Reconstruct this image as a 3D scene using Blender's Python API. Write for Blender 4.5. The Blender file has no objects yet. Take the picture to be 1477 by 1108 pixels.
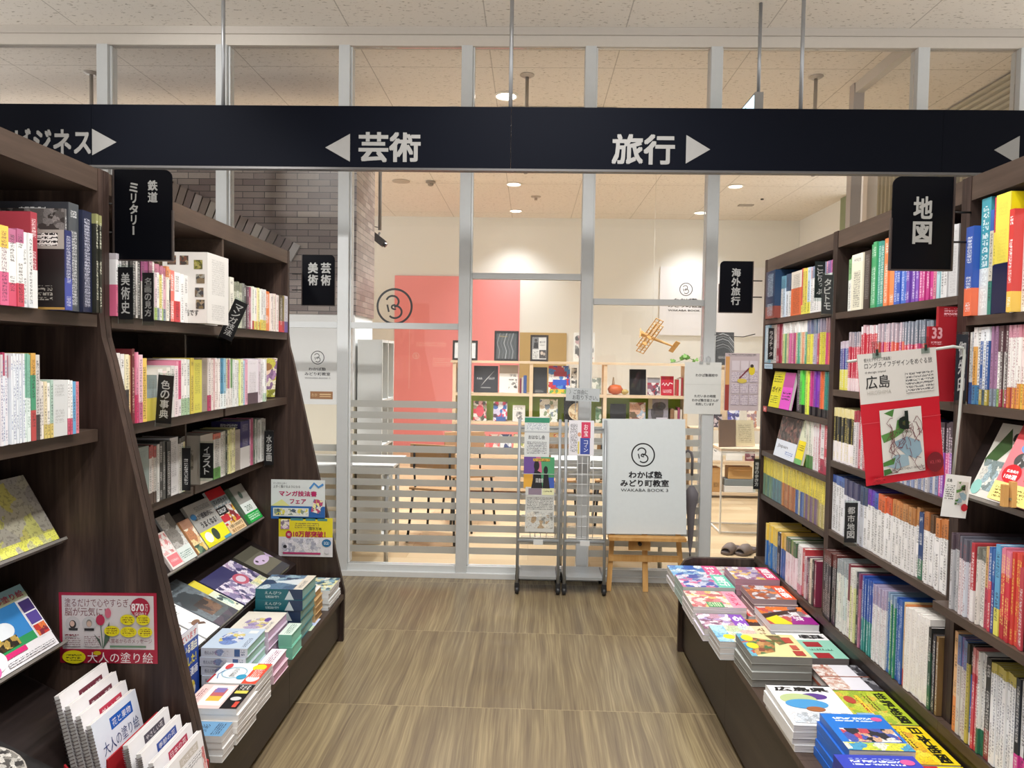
import bpy, math, random
from mathutils import Matrix, Vector
random.seed(7)
SC = bpy.context.scene
COL = SC.collection
# ------------------------------------------------------------------ camera
F, CX, CY, EYE = 1040., 738.5, 554., 1.5
VPX, VPY, ROLL = 766., 514., .0155
yc = Vector((VPX-CX, CY-VPY, -F)).normalized()
zc = Vector((ROLL, 1, (ROLL*yc[0]+yc[1])/-yc[2])).normalized()
xc = yc.cross(zc)
CAMROT = Matrix((xc, yc, zc))            # camera -> world
def at(px, py, X=None, Y=None, Z=None):
    d = CAMROT @ Vector((px-CX, CY-py, -F))
    k = X/d[0] if X is not None else Y/d[1] if Y is not None else (Z-EYE)/d[2]
    return Vector((0, 0, EYE)) + d*k
def yat(px, X, Z):                        # depth along an aisle shelf at X, Z seen at column px
    lo, hi = .6, 12.
    for _ in range(50):
        m = (lo+hi)/2
        c = CAMROT.transposed() @ Vector((X, m, Z-EYE))
        u = CX+F*c[0]/-c[2]
        if (u < px) == (X < 0): lo = m
        else: hi = m
    return (lo+hi)/2
cd = bpy.data.cameras.new('camera'); cam = bpy.data.objects.new('camera', cd); COL.objects.link(cam)
cd.sensor_width = 36; cd.lens = F/1477*36; cd.clip_start = .05; cd.clip_end = 60
cam.matrix_world = Matrix.Translation((0, 0, EYE)) @ CAMROT.to_4x4()
SC.camera = cam
# ------------------------------------------------------------------ materials
def lin(h):
    h = h.lstrip('#')
    if len(h) == 3: h = ''.join(c*2 for c in h)
    o = []
    for i in (0, 2, 4):
        c = int(h[i:i+2], 16)/255
        o.append(c/12.92 if c <= .04045 else ((c+.055)/1.055)**2.4)
    return (*o, 1.)
MATS = {}
class NT:
    def __init__(s, name):
        s.m = bpy.data.materials.new(name); s.m.use_nodes = True
        s.t = s.m.node_tree; s.b = s.t.nodes['Principled BSDF']; s.out = s.t.nodes['Material Output']
    def n(s, ty, **k):
        x = s.t.nodes.new('ShaderNode'+ty)
        for a, v in k.items(): setattr(x, a, v)
        return x
    def l(s, a, b): s.t.links.new(a, b)
    def math(s, op, a, b=None):
        x = s.n('Math', operation=op)
        for i, v in enumerate((a, b)):
            if v is None: continue
            if isinstance(v, (int, float)): x.inputs[i].default_value = v
            else: s.l(v, x.inputs[i])
        return x.outputs[0]
    def mix(s, f, a, b):
        x = s.n('Mix', data_type='RGBA')
        for i, v in ((0, f), (6, a), (7, b)):
            if isinstance(v, (int, float)): x.inputs[i].default_value = v
            elif isinstance(v, tuple): x.inputs[i].default_value = v
            else: s.l(v, x.inputs[i])
        return x.outputs[2]
    def ramp(s, f, stops, const=False):
        x = s.n('ValToRGB')
        e = x.color_ramp.elements
        if const: x.color_ramp.interpolation = 'CONSTANT'
        while len(e) < len(stops): e.new(.5)
        for i, (p, c) in enumerate(stops): e[i].position = p; e[i].color = lin(c)
        s.l(f, x.inputs[0]); return x.outputs[0]
    def col(s, c, rough=None):
        if isinstance(c, tuple): s.b.inputs['Base Color'].default_value = c
        else: s.l(c, s.b.inputs['Base Color'])
        if rough is not None: s.b.inputs['Roughness'].default_value = rough
        return s.m
    def coord(s, kind='Object', sc=(1, 1, 1)):
        tc = s.n('TexCoord'); mp = s.n('Mapping'); mp.inputs['Scale'].default_value = sc
        s.l(tc.outputs[kind], mp.inputs[0]); return mp.outputs[0]
    def noise(s, v, scale, detail=2., rough=.5):
        x = s.n('TexNoise'); x.inputs['Scale'].default_value = scale; x.inputs['Detail'].default_value = detail
        x.inputs['Roughness'].default_value = rough
        s.l(v, x.inputs['Vector']); return x.outputs[0]
def flat(h, rough=.5, metal=0., spec=.5):
    k = ('f', h, rough, metal, spec)
    if k not in MATS:
        t = NT('paint_'+h); v = t.noise(t.coord('Object'), 35, 2)
        c = lin(h); d = tuple(x*.94 for x in c[:3])+(1.,)
        t.col(t.mix(v, d, c), rough)
        t.b.inputs['Metallic'].default_value = metal; t.b.inputs['Specular IOR Level'].default_value = spec
        MATS[k] = t.m
    return MATS[k]
def emit(h, e):
    k = ('e', h, e)
    if k not in MATS:
        t = NT('lamp_'+h); t.col(lin(h), .5); t.b.inputs['Emission Color'].default_value = lin(h); t.b.inputs['Emission Strength'].default_value = e
        MATS[k] = t.m
    return MATS[k]
def pic(pal, scale=30.):
    k = ('pic', pal, scale)
    if k not in MATS:
        t = NT('picture_print'); co = t.coord('Object')
        w = t.n('TexNoise'); w.inputs['Scale'].default_value = scale*1.3; w.inputs['Detail'].default_value = 3; t.l(co, w.inputs['Vector'])
        ad = t.n('Vector' 'Math', operation='MULTIPLY_ADD'); t.l(w.outputs['Color'], ad.inputs[0]); ad.inputs[1].default_value = (1.2/scale,)*3; t.l(co, ad.inputs[2])
        v = t.n('TexVoronoi'); v.inputs['Scale'].default_value = scale; t.l(ad.outputs[0], v.inputs['Vector'])
        sp = t.n('SeparateColor'); t.l(v.outputs['Color'], sp.inputs[0])
        cs = pal.split(',')
        c = t.ramp(sp.outputs[0], [(i/len(cs), x) for i, x in enumerate(cs)], True)
        n2 = t.noise(co, scale*5, 3)
        c = t.mix(t.math('MULTIPLY', t.math('GREATER_THAN', n2, .56), .35), c, lin('40383a'))
        t.col(c, .4); MATS[k] = t.m
    return MATS[k]
def mic(base, ink, pitch=.004):
    k = ('mic', base, ink, pitch)
    if k not in MATS:
        t = NT('small_print'); co = t.coord('Object'); s = t.n('SeparateXYZ'); t.l(co, s.inputs[0])
        row = t.math('FRACT', t.math('DIVIDE', s.outputs[1], pitch))
        mk = t.math('LESS_THAN', row, .62)
        cb = t.n('CombineXYZ'); p = pitch/4
        t.l(t.math('FLOOR', t.math('DIVIDE', s.outputs[0], p)), cb.inputs[0]); t.l(t.math('FLOOR', t.math('DIVIDE', s.outputs[1], p)), cb.inputs[1])
        wn = t.n('TexWhiteNoise', noise_dimensions='3D'); t.l(cb.outputs[0], wn.inputs['Vector'])
        k2 = t.math('MULTIPLY', mk, t.math('GREATER_THAN', wn.outputs[0], .42))
        t.col(t.mix(k2, lin(base), lin(ink)), .5); MATS[k] = t.m
    return MATS[k]
def C(c):
    if not isinstance(c, str): return c
    if c.startswith('P:'):
        a = c.split(':'); return pic(a[1], float(a[2]) if len(a) > 2 else 30.)
    if c.startswith('T:'):
        a = c.split(':'); return mic(a[1], a[2], float(a[3]) if len(a) > 3 else .004)
    return flat(c, .42)
def mk_wood(nm, dark, mid, light, sc, rough=.45, noisy=1.):
    t = NT(nm); t.b.inputs['Specular IOR Level'].default_value = .3; co = t.coord('Object', sc)
    n1 = t.noise(co, 1., 4, .6); n2 = t.noise(co, 5.5, 3, .6)
    v = t.math('ADD', t.math('MULTIPLY', n1, .65), t.math('MULTIPLY', n2, .35))
    t.col(t.ramp(v, [(.34, dark), (.5, mid), (.66, light)]), rough)
    return t.m
WOOD = mk_wood('dark_walnut_board', '281d19', '3a2d28', '54433a', (14, 14, .9))
WOODH = mk_wood('dark_walnut_edge', '3c3029', '493c34', '57473e', (14, 1., 14), .4)
WOODK = mk_wood('dark_walnut_kick', '1f1917', '292120', '352b27', (14, 1., 14), .35)
MAPLE = mk_wood('pale_maple_board', 'cdb393', 'd8c0a0', 'e2cdb0', (1., 9, 9), .5)
PINE = mk_wood('pine_bar', 'b58347', 'c6975a', 'd5a86c', (8, 8, .8), .5)
KIRI = mk_wood('balsa_strip', 'b98a4e', 'cfa366', 'dfb87e', (9, 9, 3), .6)
# book cover: colours live on each book as properties
def mk_spine():
    t = NT('book_cover')
    def A(n, f=False):
        x = t.n('Attribute', attribute_type='OBJECT', attribute_name=n); return x.outputs['Fac' if f else 'Color']
    tc = t.n('TexCoord'); g = t.n('SeparateXYZ'); t.l(tc.outputs['Generated'], g.inputs[0])
    o = t.n('SeparateXYZ'); t.l(tc.outputs['Object'], o.inputs[0])
    inf = t.n('ObjectInfo'); rnd = t.math('MULTIPLY', inf.outputs['Random'], 97.)
    cell = A('glyph', True)
    cb = t.n('CombineXYZ'); t.l(rnd, cb.inputs[0])
    t.l(t.math('FLOOR', t.math('DIVIDE', o.outputs[1], cell)), cb.inputs[1]); t.l(t.math('FLOOR', t.math('DIVIDE', o.outputs[2], cell)), cb.inputs[2])
    wn = t.n('TexWhiteNoise', noise_dimensions='3D'); t.l(cb.outputs[0], wn.inputs['Vector'])
    gap = t.math('LESS_THAN', t.math('FRACT', t.math('DIVIDE', o.outputs[2], t.math('MULTIPLY', cell, 4.5))), .8)
    c2 = t.n('CombineXYZ'); t.l(rnd, c2.inputs[0]); t.l(t.math('FLOOR', t.math('DIVIDE', o.outputs[2], .035)), c2.inputs[1])
    w2 = t.n('TexWhiteNoise', noise_dimensions='3D'); t.l(c2.outputs[0], w2.inputs['Vector'])
    k = t.math('MULTIPLY', t.math('GREATER_THAN', wn.outputs[0], .42), gap)
    k = t.math('MULTIPLY', k, t.math('GREATER_THAN', w2.outputs[0], .2))
    k = t.math('MULTIPLY', k, t.math('LESS_THAN', t.math('ABSOLUTE', t.math('SUBTRACT', g.outputs[1], .5)), .3))
    k = t.math('MULTIPLY', k, t.math('LESS_THAN', g.outputs[2], .93))
    k = t.math('MULTIPLY', k, t.math('GREATER_THAN', g.outputs[2], .05))
    k = t.math('MULTIPLY', k, t.math('GREATER_THAN', o.outputs[0], -.0004))
    k = t.math('MULTIPLY', k, A('inkd', True))
    c = A('base')
    c = t.mix(t.math('GREATER_THAN', g.outputs[2], A('zt', True)), c, A('head'))
    c = t.mix(t.math('LESS_THAN', g.outputs[2], A('zf', True)), c, A('foot'))
    c = t.mix(k, c, A('ink'))
    t.col(c, .35); return t.m
SPINE = mk_spine()
def mk_paper():
    t = NT('page_edges'); n = t.noise(t.coord('Object', (6, 900, 6)), 1., 1)
    t.col(t.ramp(n, [(.3, 'c9c5bd'), (.7, 'f1eee8')]), .8); return t.m
PAPER = mk_paper()
def mk_paperz():
    t = NT('page_edges_flat'); n = t.noise(t.coord('Object', (6, 6, 900)), 1., 1)
    t.col(t.ramp(n, [(.3, 'a9a4a4'), (.7, 'ece8e4')]), .8); return t.m
PAPERZ = mk_paperz()
def clear(name, tint, gl=.05, rough=0., body=None, bodyamt=0.):
    t = NT(name); tr = t.n('BsdfTransparent'); tr.inputs[0].default_value = lin(tint)
    g = t.n('BsdfGlossy'); g.inputs['Roughness'].default_value = rough
    mx = t.n('MixShader'); fr = t.n('LayerWeight'); fr.inputs[0].default_value = .25
    f = t.math('ADD', t.math('MULTIPLY', fr.outputs['Fresnel'], .5), gl)
    t.l(f, mx.inputs[0]); t.l(tr.outputs[0], mx.inputs[1]); t.l(g.outputs[0], mx.inputs[2])
    last = mx.outputs[0]
    if body:
        di = t.n('BsdfDiffuse'); di.inputs[0].default_value = lin(body); tl = t.n('BsdfTranslucent'); tl.inputs[0].default_value = lin(body)
        m1 = t.n('MixShader'); m1.inputs[0].default_value = .45; t.l(di.outputs[0], m1.inputs[1]); t.l(tl.outputs[0], m1.inputs[2])
        m2 = t.n('MixShader'); m2.inputs[0].default_value = bodyamt; t.l(last, m2.inputs[1]); t.l(m1.outputs[0], m2.inputs[2]); last = m2.outputs[0]
    t.l(last, t.out.inputs[0]); return t.m
GLASS = clear('window_glass', 'fbfbfb', .012)
ACRYL = clear('clear_acrylic', 'eef4f2', .04)
FROST = clear('frosted_film', 'ffffff', .0, body='c9cac6', bodyamt=.8)
# ------------------------------------------------------------------ mesh builder
class MB:
    def __init__(s): s.v = []; s.f = []; s.mi = []; s.ms = []
    def m(s, mat):
        mat = C(mat)
        if mat not in s.ms: s.ms.append(mat)
        return s.ms.index(mat)
    def add(s, vs, fs, mat):
        b = len(s.v); i = s.m(mat); s.v += [tuple(x) for x in vs]
        for f in fs: s.f.append([b+k for k in f]); s.mi.append(i)
        return s
    def box(s, x0, x1, y0, y1, z0, z1, mat, mx=None):
        vs = [Vector((x, y, z)) for x in (x0, x1) for y in (y0, y1) for z in (z0, z1)]
        if mx is not None: vs = [mx @ v for v in vs]
        return s.add(vs, [(0, 1, 3, 2), (4, 6, 7, 5), (0, 4, 5, 1), (2, 3, 7, 6), (0, 2, 6, 4), (1, 5, 7, 3)], mat)
    def prism(s, poly, y0, y1, mat, ax='y'):
        n = len(poly)
        def P(a, b, c): return {'y': (a, c, b), 'x': (c, a, b), 'z': (a, b, c)}[ax]
        vs = [P(a, b, y0) for a, b in poly]+[P(a, b, y1) for a, b in poly]
        return s.add(vs, [list(range(n))[::-1], list(range(n, 2*n))]+[(i, (i+1) % n, n+(i+1) % n, n+i) for i in range(n)], mat)
    def tube(s, pts, r, mat, seg=8, r1=None):
        pts = [Vector(p) for p in pts]; n = len(pts); vs = []; fs = []; ref = None
        for i, p in enumerate(pts):
            d = (pts[min(i+1, n-1)]-pts[max(i-1, 0)]).normalized()
            if ref is None: ref = d.orthogonal().normalized()
            a = (ref-d*ref.dot(d)).normalized(); ref = a; b = d.cross(a)
            rr = r if r1 is None else r+(r1-r)*i/(n-1)
            vs += [p+(a*math.cos(2*math.pi*k/seg)+b*math.sin(2*math.pi*k/seg))*rr for k in range(seg)]
        for i in range(n-1):
            for k in range(seg):
                k2 = (k+1) % seg; fs.append((i*seg+k, i*seg+k2, (i+1)*seg+k2, (i+1)*seg+k))
        fs += [list(range(seg))[::-1], list(range((n-1)*seg, n*seg))]
        return s.add(vs, fs, mat)
    def lathe(s, prof, c, mat, seg=20, axis='z'):
        vs = []; fs = []
        for r, h in prof:
            for k in range(seg):
                a = 2*math.pi*k/seg; p = (r*math.cos(a), r*math.sin(a), h)
                if axis == 'y': p = (p[0], p[2], p[1])
                if axis == 'x': p = (p[2], p[0], p[1])
                vs.append(Vector(c)+Vector(p))
        n = len(prof)
        for i in range(n-1):
            for k in range(seg):
                k2 = (k+1) % seg; fs.append((i*seg+k, i*seg+k2, (i+1)*seg+k2, (i+1)*seg+k))
        fs += [list(range(seg)), list(range((n-1)*seg, n*seg))]
        return s.add(vs, fs, mat)
    def mesh(s, name, smooth=False):
        me = bpy.data.meshes.new(name); me.from_pydata(s.v, [], s.f)
        for m in s.ms: me.materials.append(m)
        me.polygons.foreach_set('material_index', s.mi)
        if smooth: me.polygons.foreach_set('use_smooth', [True]*len(s.f))
        me.update(); return me
    def build(s, name, parent=None, mx=None, smooth=False, bevel=0):
        o = bpy.data.objects.new(name, s.mesh(name, smooth)); COL.objects.link(o)
        if parent is not None: o.parent = parent
        if mx is not None: o.matrix_local = mx
        if bevel:
            b = o.modifiers.new('round', 'BEVEL'); b.width = bevel; b.segments = 2
        return o
def tag(o, label=None, cat=None, group=None, kind=None):
    for k, v in (('label', label), ('category', cat), ('group', group), ('kind', kind)):
        if v: o[k] = v
    return o
def empty(name, loc=(0, 0, 0), mx=None):
    o = bpy.data.objects.new(name, None); COL.objects.link(o); o.empty_display_size = .05
    if mx is not None: o.matrix_world = mx
    else: o.location = loc
    return o
def basis(o, right, up):
    r = Vector(right).normalized(); u = Vector(up); u = (u-r*u.dot(r)).normalized(); n = r.cross(u)
    m = Matrix((r, u, n)).transposed().to_4x4(); m.translation = Vector(o); return m
# ------------------------------------------------------------------ lettering and flat print
GL = {}
def glyph(s, bold):
    k = (s, bold)
    if k not in GL:
        c = bpy.data.curves.new('lettering', 'FONT'); c.body = s; c.size = 1; c.resolution_u = 2
        o = bpy.data.objects.new('lettering', c); me = o.to_mesh()
        GL[k] = ([(v.co.x, v.co.y) for v in me.vertices], [list(p.vertices) for p in me.polygons])
        o.to_mesh_clear(); bpy.data.objects.remove(o); bpy.data.curves.remove(c)
    return GL[k]
LZ = .00022
class Art:
    def __init__(s, w, h, ops, mb=None):
        s.w, s.h = w, h; s.mb = mb or MB(); s.k = 1
        for op in ops: getattr(s, op[0])(*op[1:]); s.k += 1
    def face(s, pts, mat): s.mb.add([(x*s.w, y*s.h, s.k*LZ) for x, y in pts], [list(range(len(pts)))], mat)
    def r(s, x0, y0, x1, y1, c): s.face([(x0, y0), (x1, y0), (x1, y1), (x0, y1)], c)
    def e(s, cx, cy, rx, ry, c, n=22): s.face([(cx+rx*math.cos(2*math.pi*i/n), cy+ry*math.sin(2*math.pi*i/n)) for i in range(n)], c)
    def o(s, cx, cy, r, wd, c, n=40):   # ring, r and wd in units of width
        q = s.w/s.h; vs = []; fs = []
        for i in range(n):
            a = 2*math.pi*i/n
            for rr in (r-wd/2, r+wd/2): vs.append(((cx+rr*math.cos(a))*s.w, (cy+rr*q*math.sin(a))*s.h, s.k*LZ))
            j = (i+1) % n; fs.append((2*i, 2*i+1, 2*j+1, 2*j))
        s.mb.add(vs, fs, c)
    def p(s, pts, c): s.face(pts, c)
    def l(s, pts, wd, c):               # stroke of width wd (units of width)
        P = [Vector((x*s.w, y*s.h)) for x, y in pts]; h = wd*s.w/2; vs = []; fs = []
        for i, p in enumerate(P):
            d = (P[min(i+1, len(P)-1)]-P[max(i-1, 0)]).normalized(); n = Vector((-d.y, d.x))*h
            vs += [(*(p+n), s.k*LZ), (*(p-n), s.k*LZ)]
        for i in range(len(P)-1): fs.append((2*i, 2*i+1, 2*i+3, 2*i+2))
        s.mb.add(vs, fs, c)
    def put(s, g, x, y, w, h, c, turn=False, bold=0.):
        vs, fs = g
        if not vs: return
        if turn: vs = [(b, -a) for a, b in vs]
        a0 = min(v[0] for v in vs); a1 = max(v[0] for v in vs); b0 = min(v[1] for v in vs); b1 = max(v[1] for v in vs)
        q = bold*1.3; a0 -= q; a1 += q; b0 -= q; b1 += q
        sx = w*s.w/max(a1-a0, 1e-6); sy = h*s.h/max(b1-b0, 1e-6)
        for j, (dx, dy) in enumerate(((0, 0),) if not bold else ((-q, -q), (q, -q), (-q, q), (q, q), (0, 0))):
            s.mb.add([(x*s.w+(a+dx-a0)*sx, y*s.h+(b+dy-b0)*sy, s.k*LZ+j*2e-6) for a, b in vs], fs, c)
    def t(s, x, y, w, h, text, c, bold=.012): s.put(glyph(text, 0), x, y, w, h, c, False, bold)
    def v(s, x, y, w, h, text, c, bold=.012, gap=.1):   # one upright column, top down, box x..x+w, y..y+h
        n = len(text); ch = h/n
        for i, t in enumerate(text):
            yy = y+h-(i+1)*ch+ch*gap/2
            g = glyph(t, 0)
            if t in 'ー': s.put(g, x+w*.35, yy+ch*.08, w*.22, ch*(1-gap)*.9, c, True, bold)
            elif t in 'ッっ': s.put(g, x+w*.35, yy+ch*.3, w*.6, ch*(1-gap)*.6, c, False, bold)
            elif t in 'リりトノイい': s.put(g, x+w*.18, yy, w*.64, ch*(1-gap), c, False, bold)
            else: s.put(g, x, yy, w, ch*(1-gap), c, False, bold)
    def build(s, name, parent, mx=None): return s.mb.build(name, parent, mx)
def sheet(name, label, cat, mx, w, h, t, base, ops, group=None, part='print', parent=None):
    o = MB().box(0, w, 0, h, -t, 0, base).build(name, parent, mx)
    if label: tag(o, label, cat, group)
    if ops: Art(w, h, ops).build(part, o)
    return o
# ------------------------------------------------------------------ books
PALN = [('white', 'f2f0ee'), ('cream', 'e8dfc4'), ('pale-grey', 'cfcdca'), ('grey', '8f8f90'), ('charcoal', '46464c'), ('black', '17171a'), ('red', 'c62a30'), ('dark-red', '7a1c28'),
        ('pink', 'ee8fb0'), ('magenta', 'd42a86'), ('orange', 'ee7a28'), ('yellow', 'f2d81e'), ('mustard', 'c9a43a'), ('lime-green', '9bdc2a'), ('green', '2f9a4c'), ('pale-green', 'b9d6a8'),
        ('dark-green', '20503a'), ('teal', '1f8f8a'), ('light-blue', '8cc4e0'), ('blue', '2a5cc0'), ('navy', '1c2650'), ('purple', '7a3fb0'), ('lilac', 'c9b4dc'), ('brown', '6a4630'), ('tan', 'c0a884'), ('salmon', 'f0a090'), ('maroon', '571c26')]
def cname(h):
    c = lin(h); a = [x**.45 for x in c[:3]]
    return min(PALN, key=lambda p: sum((x-y**.45)**2 for x, y in zip(a, lin(p[1])[:3])))[0]
ORD = 'first second third fourth fifth sixth seventh eighth ninth tenth eleventh twelfth thirteenth fourteenth fifteenth sixteenth seventeenth eighteenth nineteenth twentieth'.split()
def ordn(i):
    if i <= 20: return ORD[i-1]
    t, u = divmod(i, 10); T = {2: 'twenty', 3: 'thirty', 4: 'forty', 5: 'fifty'}[t]
    return T+'-'+ORD[u-1] if u else T[:-1]+'ieth'
MC = {}
def cover_mesh(t, h, d):
    k = ('c', round(t, 4), round(h, 3), round(d, 2))
    if k not in MC:
        t, h, d = k[1], k[2], k[3]; m = MB()
        e = min(.0016, t*.2)
        m.box(-e, 0, -t/2, t/2, 0, h, SPINE); m.box(-d, -e, -t/2, -t/2+e, 0, h, SPINE); m.box(-d, -e, t/2-e, t/2, 0, h, SPINE)
        pg = MB().box(-d+.003, -e, -t/2+e, t/2-e, .002, h-.0025, PAPER)
        MC[k] = (m.mesh('book_cover'), pg.mesh('page_block'))
    return MC[k]
def tone(h):                              # printed covers under a thin film: a little greyer than pure ink
    c = lin(h)[:3]; g = .3*c[0]+.6*c[1]+.1*c[2]; return [(x*.86+g*.14)*.92 for x in c]
def setcol(o, base, head=None, zt=2., foot=None, zf=-1., ink='333333', inkd=.7, cell=.0018):
    for k, v in (('base', base), ('head', head or base), ('foot', foot or base), ('ink', ink)): o[k] = tone(v)
    o['zt'] = float(zt); o['zf'] = float(zf); o['inkd'] = float(inkd); o['glyph'] = float(cell)
def lum(h): c = lin(h); return .2*c[0]+.7*c[1]+.1*c[2]
def parse(spec, i):
    """bases,..|h:c,..@z|f:c,..@z|i:c  -> cycles through the colour lists"""
    p = spec.split('|'); b = p[0].split(','); base = b[i % len(b)]; k = dict(base=base)
    for q in p[1:]:
        a, r = q.split(':')
        c, *z = r.split('@'); c = c.split(',')
        if a == 'h': k['head'] = c[i % len(c)]; k['zt'] = float(z[0]) if z else .8
        if a == 'f': k['foot'] = c[i % len(c)]; k['zf'] = float(z[0]) if z else .2
        if a == 'i': k['ink'] = c[i % len(c)]
        if a == 'd': k['inkd'] = float(r)
        if a == 'g': k['cell'] = float(r)
    if 'ink' not in k: k['ink'] = '2c2a30' if lum(base) > .18 else 'e6e4e0'
    return k
def book(name, X, Y, Z, t, h, d, side, k, lean=0, yaw=0):
    cm, pm = cover_mesh(t, h, d)
    o = bpy.data.objects.new(name, cm); COL.objects.link(o)
    o.location = (X, Y, Z); o.rotation_euler = (math.radians(lean), 0, (0 if side < 0 else math.pi)+math.radians(yaw))
    setcol(o, **k)
    p = bpy.data.objects.new('page_block', pm); COL.objects.link(p); p.parent = o
    return o
def desc(k):
    s = cname(k['base']); q = ''
    if k.get('zt', 2) < 1 and cname(k['head']) != s: q += ', '+cname(k['head'])+' head'
    if k.get('zf', -1) > 0 and cname(k['foot']) != s: q += ', '+cname(k['foot'])+' foot'
    return s, q
def row(side, X, Z, name, kind, where, lim, segs, d=.15, group=None, jit=.004):
    """segs: (column where the run starts, where it ends, how many, height, colours[, dict of extras]); lim: clear depth between the uprights"""
    it = []; Z += .0008
    for sg in segs:
        x0, x1, n, h, spec = sg[:5]; ex = sg[5] if len(sg) > 5 else {}
        XX = X+ex.get('dx', 0)
        a, b = yat(x0, XX, Z), yat(x1, XX, Z)
        for i in range(n): it.append([a+(b-a)*(i+.5)/n, abs(b-a)/n-.0007, min(h+random.uniform(-1, 1)*ex.get('hj', .004), lim[2]-.001), XX-side*random.uniform(-jit, jit)*ex.get('j', 1), parse(spec, i+ex.get('o', 0)), ex, ex.get('d', d)])
    it.sort(key=lambda q: -q[0])
    G = .0006; lo, hi, hm = lim; tot = sum(q[1]+G for q in it)
    if tot > hi-lo-.004:
        f = (hi-lo-.004-G*len(it))/sum(q[1] for q in it)
        for q in it: q[1] *= f
    for q in it: q[1] = max(round(q[1], 3)-.0005 if q[1] > .006 else q[1], .0028)
    e = hi
    for q in it: q[0] = min(q[0], e-q[1]/2-G); e = q[0]-q[1]/2
    e = lo
    for q in it[::-1]: q[0] = max(q[0], e+q[1]/2+G); e = q[0]+q[1]/2
    cnt = {}; tot = {}; out = []
    for q in it: tot[desc(q[4])] = tot.get(desc(q[4]), 0)+1
    for y, t, h, XX, k, ex, dd in it:
        o = book(name, XX, y, Z, t, h, dd, side, k)
        if ex.get('face'):
            w_, h_ = dd-.004, h; tt = cm_t(o)
            mx = basis((-dd+.002, -tt/2-.0001, 0), (1, 0, 0), (0, 0, 1)) if side < 0 else basis((-.002, tt/2+.0001, 0), (-1, 0, 0), (0, 0, 1))
            Art(w_, h_, ex['face']).build('cover_print', o, mx)
        s, q = desc(k); cnt[(s, q)] = i = cnt.get((s, q), 0)+1
        if tot[(s, q)] == 1: lab = f'{s} {kind}{q}, only such one, {where}'
        else: lab = f'{s} {kind}{q}, {ordn(i)} from window end, {where}'
        tag(o, lab, 'book', group or 'books on the '+where); out.append(o)
    return out
def cm_t(o): return max(v.co.y for v in o.data.vertices)*2
def flatbook(name, label, cat, mx, w, h, t, cover, ops, group=None, hard=False, pages=None, part='cover_print'):
    """a book lying in its own plane: front cover at local z = 0, spine along local x = 0"""
    e = .0022 if hard else .0009
    m = MB().box(0, w, 0, h, -e, 0, cover).box(0, w, 0, h, -t, -t+e, cover).box(0, e, 0, h, -t+e, -e, cover)
    o = m.build(name, None, mx); tag(o, label, cat, group)
    g = .003 if hard else .0006
    MB().box(e, w-g, g, h-g, -t+e, -e, pages or PAPERZ).build('page_block', o)
    if ops: Art(w, h, ops).build(part, o)
    return o
def stack(name, kind, cat, cx, cy, z0, n, t, w, h, up, cover, ops, top_label, under, group, jit=.004, hard=False, rot=0, pages=None, shift=(0, 0), side=None, sides=None):
    """n copies lying in a pile; up: direction of the top of the cover in the floor plan"""
    tops = None
    for i in range(n):
        a = math.radians(up+rot+random.uniform(-1, 1)*jit*200)
        u = Vector((math.cos(a), math.sin(a), 0)); r = Vector((u.y, -u.x, 0))
        c = Vector((cx+random.uniform(-jit, jit)+shift[0]*i, cy+random.uniform(-jit, jit)+shift[1]*i, z0+(i+1)*t+i*.0006+.0008))
        mx = basis(c-r*w/2-u*h/2, r, u); last = i == n-1
        lab = top_label if last else f'{kind}, {ordn(n-i)} from the top of the pile {under}'
        o = flatbook(name, lab, cat, mx, w, h, t, cover, ops if last else None, group, hard, pages)
        if side:   # printed spine along the near edge
            Art(h, t, side).build('spine_print', o, basis((-.0002, h, -t), (0, -1, 0), (0, 0, 1)))
        tops = o
    return tops
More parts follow.
